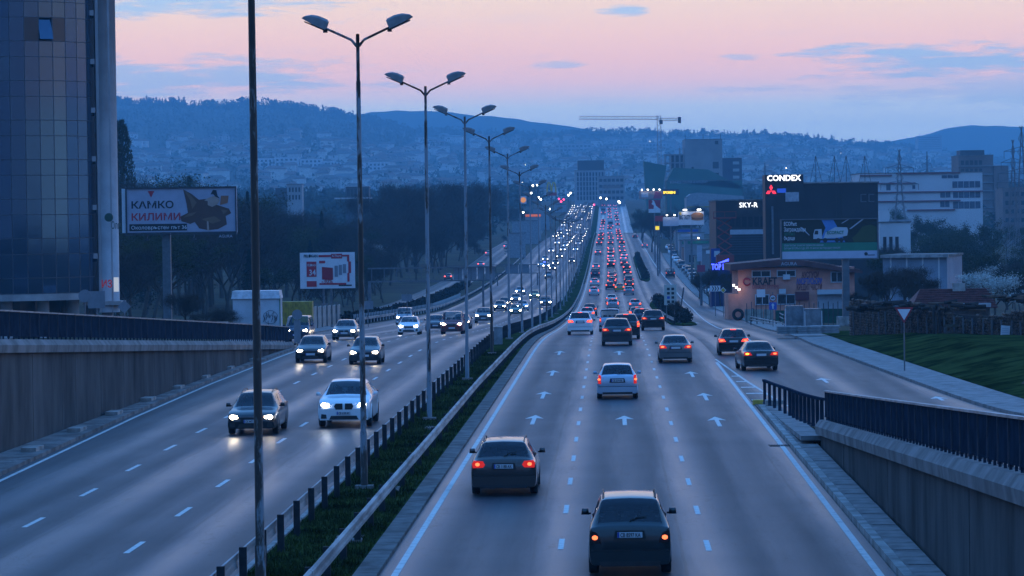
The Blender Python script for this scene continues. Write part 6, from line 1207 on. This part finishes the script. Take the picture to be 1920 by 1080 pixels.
t, w_, zb, h_ = pylon('burger_billboard', 'floodlit white board with a burger picture and black lettering', 1272, 1320, 397, 422, 640); text('headline', 'BIG TASTY', 1.2, BLK, t, (w_ * .03, -.02, zb + h_ * .42), width=w_ * .44, bold=.02); flat('yellow_corner', rectp(w_ * .02, zb + h_ * .75, w_ * .12, zb + h_ * .97), mat('sign_yellow', (.55, .36, .02), .5, var=0), t, 0.)
for k, (c_, a, b_) in enumerate((((.40, .16, .05), .30, .60), ((.08, .12, .02), .44, .50), ((.22, .04, .02), .30, .42), ((.42, .18, .06), .22, .32))): flat('burger_layer', [(w_ * (.74 + .25 * math.cos(q_)), zb + h_ * (b_ + .1 + (.24 if k == 0 else .10) * math.sin(q_))) for q_ in np.linspace(0, 6.28, 15)[:-1]], printm('burger_%d' % k, c_), t, -.01 - .013 * (3 - k))
for f in (.25, .8): boxo('floodlight', emis('flood_lamp', (1, .97, .9), 14), t, (w_ * f, -.6, zb + h_ + .35), (.7, .3, .2))
for lb, px0, px1, y0, y1, d, mm, nm, lamps in (('white board under floodlights left of the burger board', 1243, 1272, 407, 424, 700, PALE_P, 'small_billboard', 2), ('picture board under a row of four floodlights', 1198, 1242, 358, 373, 1150, printm('mixed', (.25, .20, .20)), 'lit_billboard', 4), ('red strip sign beside the burger board', 1228, 1244, 405, 415, 720, RED_P, 'strip_sign', 0), ('blue totem with a white emblem beside the blue lit sign', 1333, 1350, 466, 497, 505, printm('totem_blue', (.02, .06, .30)), 'blue_totem', 0), ('narrow pale blue totem by the bare trees', 1307, 1316, 460, 490, 520, PALE_P, 'pale_totem', 0), ('red notice board beside the pavement', 1307, 1322, 497, 510, 470, printm('rose', (.28, .03, .08)), 'red_notice', 0), ('yellow round-cornered sign on the shops', 1229, 1236, 424, 431, 700, emis('sign_yellow_lit', (1, .75, .02), 1.0, (.4, .3, .02)), 'yellow_sign', 0)):
    t, w_, zb, h_ = pylon(nm, lb, px0, px1, y0, y1, d, m=mm)
    for k in range(lamps): boxo('floodlight', emis('flood_lamp', (1, .97, .9), 14), t, (w_ * (k + .5) / lamps, -.6, zb + h_ + .4), (.4 * d / 1000, .3, .28 * d / 1000))
    if nm == 'blue_totem': flat('emblem', rectp(w_ * .35, zb + h_ * .5, w_ * .95, zb + h_ * .85), W_P, t, 0.)
    if nm == 'lit_billboard': flat('picture_shape', [(w_ * .6, zb), (w_, zb), (w_ * .95, zb + h_ * .8), (w_ * .7, zb + h_ * .9)], printm('rose', (.28, .03, .08)), t, 0.); flat('picture_shape', rectp(w_ * .1, zb + h_ * .2, w_ * .4, zb + h_ * .8), PALE_P, t, 0.)
t, w_, zb, h_ = pylon('yellow_lit_sign', 'dark blue strip sign with glowing yellow lettering', 1242, 1273, 355, 366, 1120, m=printm('navy', (.012, .02, .06))); text('lettering', 'SPOMENI', 1.2, emis('letters_yellow', (1, .72, .02), 2., (.4, .3, .02)), t, (w_ * .04, -.05, zb + h_ * .25), width=w_ * .74, bold=.05)
d = 455.; x0, w_, zt = bx(1333, 1368, 483, d); tp = thing('blue_lit_sign', 'glowing blue lettering on a dark blue shop front beside the workshop', 'sign', (x0, d, float(zp(d)))); zz = U(1345, 503, d)[2] - tp.location.z; boxo('shop_front', printm('shop_blue', (.012, .02, .10)), tp, (w_ / 2, 2, zz / 2), (w_, 4, zz)); LB = emis('letters_blue', (.05, .08, 1), 4, (.02, .02, .3)); text('lettering', 'TOP HO', 1.2, LB, tp, (.05, -.05, zz - 0.2), width=w_, bold=.03, ext=.05); q = MB(); q.add([(w_ * .35, 0, zz + .75), (w_ * .95, 0, zz + 1.35), (w_ * .95, 0, zz + 1.0), (w_ * .45, 0, zz + .72)], [(0, 1, 2, 3), (3, 2, 1, 0)]); q.build('blue_awning', LB, tp)
rs = random.Random(9); shopc = [printm('shop_%d' % i, c_) for i, c_ in enumerate(((.20, .21, .23), (.30, .16, .12), (.10, .15, .17), (.34, .36, .38), (.12, .12, .14), (.16, .22, .2)))]
for i in range(26):
    d = 560 + i * 27; off = 18.5 + rs.uniform(0, 3); w2, h2 = rs.uniform(5, 9), rs.uniform(3, 6.5); x, y, z = W(off, d); t = thing('roadside_shop', 'low flat-roofed shop along the far side street, number %s from the near end' % NUMW[i + 1], 'shop', (x, y, z - .2), -.03, 'shops along the side street'); m_ = rs.choice(shopc); boxo('wall', m_, t, (w2 / 2, 6, h2 / 2), (w2, 12, h2)); boxo('roof', CONC_D, t, (w2 / 2, 6, h2 + .1), (w2 + .5, 12.5, .2)); boxo('shop_window', WDARK, t, (w2 / 2, -.03, 1.5), (w2 * .7, .1, 1.8)); boxo('fascia', rs.choice([PALE_P, RED_P, BLUE_P, W_P, GREEN_P]), t, (w2 / 2, -.1, h2 - .6), (w2 * .8, .15, .7))
    if i % 3 == 0: boxo('wall_lamp', emis('shop_lamp', (1, .95, .85), 9), t, (w2 * .5, -.5, h2 + .5), (.4, .3, .3))
for i in range(20):
    d = 450 + i * 26; car(rs.choice(['hatch', 'sedan', 'suv', 'van']), 'car parked nose-in before the shops along the side street', rs.choice(['white', 'silver', 'graphite', 'navy', 'grey']), 16.9 + rs.uniform(-.2, .3), d, -1, parts='far', group='cars parked before the shops'); NC_ = [o for o in COL.objects if o.name.startswith('lamps')][-1]; setmat(NC_, LAMP_OFF_W)
for k in range(24):
    d = 300 + k * 21; x, y, z = W(15.9, d); fp = thing('fence_bay', 'short low fence bay along the side-street pavement', 'fence', (x, y, z + .1), -.03, 'fence bays along the pavement'); boxo('fence_rail', GALV, fp, (0, 4, .75), (.06, 8, .08)); boxo('fence_post', GPOST, fp, (0, .2, .4), (.1, .1, .8)); boxo('fence_post', GPOST, fp, (0, 7.8, .4), (.1, .1, .8)); boxo('fence_rail', GALV, fp, (0, 4, .4), (.05, 8, .07))
# far left roadside: restaurant arches sign, fuel station
t, w_, zb, h_ = pylon('arches_sign', 'yellow double-arch sign on a red plate above the inbound queue', 1024, 1044, 361, 367, 1450, m=RED_P); YA = mat('arch_yellow', (.60, .38, .02), .5, var=0)
for s in (-1, 1): MB().tube([(w_ / 2 + s * w_ * .22 + w_ * .19 * math.cos(a), 0, zb + h_ + 4.6 * math.sin(a)) for a in np.linspace(0, math.pi, 12)], .32, 6).build('arch', YA, t)
t, w_, zb, h_ = pylon('round_fuel_sign', 'orange round emblem on a white fuel sign', 975, 987, 368, 382, 1150, m=W_P); MB().disc((w_ / 2, zb + h_ / 2), w_ * .42, -.1, .0, 16).build('emblem', emis('emblem_orange', (1, .35, .03), .7, (.4, .15, .02)), t)
t, w_, h_ = block('fuel_station', 'fuel station canopy with an orange stripe left of the inbound queue', 'building', 985, 1014, 401, 1120, 14, GRY); boxo('stripe', emis('stripe_orange', (1, .2, .05), .5, (.35, .08, .03)), t, (w_ / 2, -.1, h_ - .6), (w_, .2, .8))
LOWW = mat('low_roof', (.24, .26, .29), .7, var=.15)
for px0, px1, yt, d in ((955, 985, 438, 880), (960, 1010, 415, 1060), (1000, 1030, 392, 1380), (1040, 1062, 384, 1700)): block('roadside_hall', 'low pale hall beside the service road beyond the wood', 'building', px0, px1, yt, d, 12, LOWW, group='halls along the service road')
# street lights glowing at the far end
for px, py, d in ((999, 348, 1420), (1007, 347, 1420), (996, 362, 1380), (1014, 374, 1400), (1030, 392, 1500), (1070, 362, 1750), (1066, 366, 1700), (1126, 371, 1750), (1137, 373, 1800), (1162, 380, 1650), (1160, 378, 1650), (981, 398, 1100), (1010, 370, 1500)):
    x, y, z = U(px, py, d); t = thing('lit_mast_lamp', 'small glowing lamp on a slim mast near the far junction', 'street lamp', (x, y, float(zp(d))), 0, 'lit lamps at the far junction'); boxo('mast', STEELD, t, (0, .2, (z - float(zp(d))) / 2), (.18, .18, z - float(zp(d)))); q = MB(); q.disc((0, 0), .42 * d / 1500, -.2, .1, 10); q.build('lamp', emis('far_lamp', (.95, 1, .95), 12), t, (0, 0, z - float(zp(d))))
for px, py, d in ((1057, 374, 1700), (1052, 378, 1650), (1114, 384, 1800), (1048, 373, 1750)): x, y, z = U(px, py, d); t = thing('red_signal', 'red traffic signal glowing at the far junction', 'traffic light', (x, y, float(zp(d))), 0, 'red signals at the far junction'); boxo('mast', STEELD, t, (0, .2, (z - t.location.z) / 2), (.15, .15, z - t.location.z)); MB().disc((0, 0), .5, -.2, .1, 10).build('lamp', emis('signal_red', (1, .04, .12), 6), t, (0, 0, z - t.location.z))
# --- buildings at the end of the boulevard
GRN = mat('green_netting_far', (.035, .12, .10), .8, var=.12, scale=.1); CONF = mat('raw_concrete', (.24, .24, .25), .85, var=.12, scale=.15); NVY = mat('navy_facade', (.03, .045, .075), .4, .2, var=.1)
t, w_, h_ = block('business_centre', 'tall raw concrete block under construction behind the green hall', 'building', 1284, 1354, 262, 1500, 22, CONF); wgrid(t, w_ * .72, w_ * .92, h_ * .35, h_ * .75, 1, 3, .8, .6); wgrid(t, w_ * .15, w_ * .25, h_ * .3, h_ * .7, 1, 4, .6, .3); wgrid(t, w_ * .80, w_ * .9, h_ * .93, h_ * .99, 1, 1, .9, .7)
for k in range(6): boxo('frame_slab', CONF, t, (-w_ * .27, 8, h_ * (.42 + .1 * k)), (w_ * .54, 14, .5)) if k < 5 else None
for k in range(5): boxo('frame_column', CONF, t, (-w_ * .53 + w_ * .13 * k, 1.2, h_ * .45), (.7, .7, h_ * (.9 if k > 2 else .76)))
boxo('dark_infill', FDK, t, (-w_ * .2, 6, h_ * .6), (w_ * .3, 8, h_ * .42)); [boxo('roof_mast', STEELD, t, (w_ * f, 3, h_ + 1.2), (.25, .25, 2.6)) for f in (.02, .5, .97)]
t, w_, h_ = block('green_hall', 'long dark green hall with a line of small pale lettering', 'building', 1250, 1392, 340, 1420, 20, GRN); t.location.z -= 0; q = MB(); q.prism([(0, h_), (w_ * .10, h_ + 6), (w_ * .55, h_ + 5.0), (w_, h_ - 3.), (w_, h_ - 4)], 0, 18); q.build('slanted_roof', GRN, t); text('lettering', 'BUSINESS CENTER & HOLIDAY', 1.4, PALE_P, t, (w_ * .04, -.1, h_ - 1.), width=w_ * .5)
q = MB(); q.add([(-9, 0, h_ * .35), (-4, 0, h_ * .2), (0, 0, h_ + 7), (-10, 0, h_ + 9), (-9, 8, h_ * .35), (-4, 8, h_ * .2), (0, 8, h_ + 7), (-10, 8, h_ + 9)], [(0, 1, 2, 3), (4, 7, 6, 5), (0, 3, 7, 4), (1, 5, 6, 2), (3, 2, 6, 7)]); q.build('slanted_fin', GRN, t)
t, w_, h_ = block('navy_office', 'dark navy office block with pale window strips beside the raw concrete block', 'building', 1354, 1391, 297, 1560, 18, NVY); [boxo('window_strip', mat('strip_glass', (.30, .36, .38), .3, var=.1), t, (w_ * .7, -.1, h_ * (.44 + .12 * k)), (w_ * .32, .2, h_ * .05)) for k in range(5)]
t, w_, h_ = block('curved_roof_hall', 'low hall with a pale curved roof below the green hall', 'building', 1287, 1395, 371, 1250, 14, GRY); boxo('yellow_eave', mat('eave_yellow', (.35, .25, .04), .6), t, (w_ / 2, -.2, h_ * .75), (w_, .3, .5)); q = MB(); q.prism([(0, h_ * .8), (w_ * .02, h_ + .6), (w_ * .08, h_ + 1.6), (w_ * .2, h_ + 2.), (w_, h_ + .4), (w_, h_ * .8)], -.3, 13); q.build('roof_curve', LOWW, t)
t, w_, h_ = block('glass_office', 'dark-topped office tower with pale vertical fins at the boulevard end', 'building', 1078, 1135, 320, 1900, 20, GRY); boxo('top_floors', FDK, t, (w_ * .53, 9, h_ + 3), (w_ * .86, 17, 6)); wgrid(t, w_ * .04, w_ * .96, h_ * .15, h_ * .96, 9, 6, .55, .82)
t, w_, h_ = block('frame_building', 'unfinished concrete frame building with open floors right of the fin tower', 'building', 1121, 1171, 331, 1830, 16, CONF); wgrid(t, w_ * .03, w_ * .97, h_ * .2, h_ * .97, 6, 4, .72, .5); [boxo('rebar_column', CONF, t, (w_ * (.1 + .16 * k), 3, h_ + 1.2), (.5, .5, 2.4)) for k in range(6)]; boxo('brick_infill', BRK, t, (w_ * .5, -.15, h_ * .66), (w_ * .7, .12, h_ * .1))
# tower crane
CRN = mat('crane_steel', (.30, .27, .27), .6, .2, var=.1); d = 1480.; cx_, _, cz_ = U(1235.5, 224, d); zg_ = float(zp(d)); C = thing('tower_crane', 'slender tower crane with a long jib above the construction site', 'crane', (cx_, d, zg_)); H_ = cz_ - zg_
def lattice(p, q_, w2, n, nm, r_=.10):
    b = MB(); p, q_ = Vector(p), Vector(q_); ax = (q_ - p).normalized(); s1 = ax.cross(Vector((0, 1, 0))).normalized() * w2; s2 = Vector((0, 1, 0)) * w2
    if nm == 'jib': cs = [s2 * .5, -s2 * .5, Vector((0, 0, w2 * 1.1))]
    else: cs = [(s1 + s2) / 2, (s1 - s2) / 2, (-s1 - s2) / 2, (-s1 + s2) / 2]
    for c_ in cs: b.tube([p + c_, q_ + c_], r_, 4)
    for k in range(n):
        a0_, a1_ = p + (q_ - p) * (k / n), p + (q_ - p) * ((k + 1) / n)
        for i in range(len(cs)): b.tube([a0_ + cs[i], a1_ + cs[(i + 1) % len(cs)]], r_ * .7, 3)
    return b.build(nm, CRN, C)
lattice((0, 0, 0), (0, 0, H_ + 2), 1.7, 26, 'mast'); lattice((0, 0, H_), (U(1086, 219, d)[0] - cx_, 0, H_ + .6), 1.3, 26, 'jib'); lattice((0, 0, H_), (U(1276, 223, d)[0] - cx_, 0, H_), 1.1, 7, 'counter_jib'); boxo('counterweight', FDK, C, (U(1274, 225, d)[0] - cx_, 0, H_ - .4), (1.4, 1.4, 2.8)); boxo('cab', FDK, C, (.9, -.9, H_ - 1.2), (1.5, 1.5, 2))
# white stepped factory and dark towers at far right
t, w_, h_ = block('white_office_block', 'wide white stepped office building with dark red eaves', 'building', 1612, 1842, 326, 900, 24, WHT); xs = lambda px: (px - 1612) / 230 * w_; zs_ = lambda py: U(1720, py, 900)[2] - t.location.z; REDE = mat('red_eave', (.20, .05, .05), .6)
for px0, px1, py in ((1612, 1672, 328), (1680, 1800, 325), (1640, 1716, 343), (1640, 1842, 360), (1640, 1800, 377), (1700, 1790, 394)): boxo('red_eave', REDE, t, ((xs(px0) + xs(px1)) / 2, -.25, zs_(py)), (xs(px1) - xs(px0), .5, .35))
for px0, px1, y0, y1 in ((1785, 1838, 341, 353), (1786, 1838, 361, 372), (1762, 1782, 361, 371), (1762, 1780, 378, 389), (1786, 1838, 379, 392), (1765, 1798, 329, 335), (1661, 1670, 344, 356), (1710, 1716, 347, 354)):
    n_ = max(1, int((px1 - px0) / 9))
    for k in range(n_): a_, b2 = xs(px0 + (px1 - px0) * k / n_), xs(px0 + (px1 - px0) * (k + 1) / n_); win(t, (a_ + b2) / 2, (zs_(y0) + zs_(y1)) / 2, (b2 - a_) * .9, zs_(y0) - zs_(y1), mat('band_glass', (.06, .09, .13), .2, var=.1))
t, w_, h_ = block('white_cube_house', 'small white cubic building with tall dark windows behind the black showroom', 'building', 1650, 1707, 418, 560, 12, WHT); wgrid(t, w_ * .05, w_ * .65, h_ * .42, h_ * .82, 3, 1, .55, .9); boxo('upper_block', WHT, t, (w_ * .17, 4, h_ + 1.1), (w_ * .33, 6, 2.2)); boxo('parapet', LOWW, t, (w_ * .65, .3, h_ + .3), (w_ * .68, .4, .5))
t, w_, h_ = block('brick_tower_block', 'dark brick high-rise under construction behind the white offices', 'building', 1797, 1862, 292, 1250, 20, BRK); wgrid(t, w_ * .05, w_ * .7, h_ * .2, h_ * .96, 5, 7, .7, .55); boxo('side_tower', BRK, t, (w_ * 1.22, 6, h_ * .43), (w_ * .42, 14, h_ * .86)); [boxo('slab_edge', CONF, t, (w_ / 2, -.3, h_ * (.2 + .11 * k)), (w_ + .6, .5, .3)) for k in range(7)]; boxo('penthouse', FDK, t, (w_ * .4, 5, h_ + 1.), (w_ * .7, 10, 2.2))
t, w_, h_ = block('low_brick_block', 'brick block with pale balconies at the picture edge', 'building', 1880, 1935, 352, 1150, 18, BRK); wgrid(t, w_ * .05, w_ * .95, h_ * .2, h_ * .95, 5, 4, .6, .5)
t, w_, h_ = block('ridge_hotel', 'slab high-rise standing on the far hill crest', 'building', 1721, 1766, 255, 5600, 40, GRY, zg=110); wgrid(t, w_ * .02, w_ * .98, h_ * .55, h_ * .98, 1, 7, .98, .5, m=FDK); [boxo('roof_mast', STEELD, t, (w_ * f, 6, h_ + 3), (.6, .6, 5)) for f in (.1, .4, .75, .9)]
for px0, px1, yt, d in ((1040, 1110, 270, 4750), (1190, 1250, 268, 4800), (1150, 1200, 272, 4780)): x_ = (px0 + px1) / 2; t, w_, h_ = block('hillside_slab', 'long pale slab building halfway up the hazy hill', 'building', px0, px1, yt, d, 16, GRY, zg=hill_z(x_, (d - D0) / (DR - D0)) - 3, group='slab buildings on the hill'); wgrid(t, w_ * .02, w_ * .98, max(1, h_ - 12), h_ - 1, 9, 2, .6, .5)
# electricity pylons
def lpylon(label, px, yt, d, W_=1.):
    x, _, zt = U(px, yt, d); zg_ = float(zp(d)) - .5; t = thing('power_pylon', label, 'pylon', (x, d, zg_), 0, 'power pylons'); H_ = zt - zg_; b = MB(); r_ = .10 * d / 900
    for s in (-1, 1):
        for y in (-1, 1): b.tube([(s * 2.4 * W_, y * 2.4 * W_, 0), (s * .6 * W_, y * .6 * W_, H_ * .62), (0, 0, H_)], r_, 4)
    n_ = 12
    for k in range(n_):
        f0, f1 = k / n_, (k + 1) / n_; w0 = 2.4 * W_ * (1 - f0 * .85); w1 = 2.4 * W_ * (1 - f1 * .85)
        for y in (-1, 1): b.tube([(-w0, y * w0, H_ * f0), (w1, y * w1, H_ * f1)], r_ * .6, 3); b.tube([(w0, y * w0, H_ * f0), (-w1, y * w1, H_ * f1)], r_ * .6, 3)
    b.build('tower', STEEL, t)
    for k, (f, aw) in enumerate(((.70, 4.6), (.84, 3.4))): q = MB(); q.tube([(-aw * W_, 0, H_ * f), (0, 0, H_ * f + .9), (aw * W_, 0, H_ * f)], r_ * .8, 4); q.tube([(-aw * W_, 0, H_ * f), (aw * W_, 0, H_ * f)], r_ * .7, 4); q.build('cross_arm', STEEL, t); [MB().tube([(s * aw * W_, 0, H_ * f), (s * aw * W_, 0, H_ * f - 1.4)], r_ * .6, 4).build('insulator', STEELD, t) for s in (-1, 1)]
lpylon('grey lattice power pylon in front of the white offices', 1686, 280, 780); lpylon('tall lattice power pylon cut by the picture edge', 1915, 236, 620); lpylon('thin distant lattice pylon left of the black showroom', 1434, 305, 1600); lpylon('double lattice mast beside the pylon at the picture edge', 1899, 262, 640, .7)
lpylon('small lattice mast with a cross arm near the dark brick high-rise', 1738, 284, 1300, .5)
# ------------------------------------------------------------------ air
hz = bpy.data.materials.new('haze_air'); hz.use_nodes = True; ht = hz.node_tree; ht.nodes.clear()
pv = ht.nodes.new('ShaderNodeVolumePrincipled'); pv.inputs['Color'].default_value = (.34, .74, 1, 1); pv.inputs['Density'].default_value = 1.75e-4; pv.inputs['Anisotropy'].default_value = 0.
ho = ht.nodes.new('ShaderNodeOutputMaterial'); ht.links.new(pv.outputs[0], ho.inputs['Volume'])
hb = MB(); hb.box((0, 4570, 137), (14000, 9500, 334)); haze = hb.build('haze', hz); haze['kind'] = 'stuff'; haze['label'] = 'thin blue evening haze over the whole valley'
bpy.data.scenes.remove(TS)
bpy.context.view_layer.update()
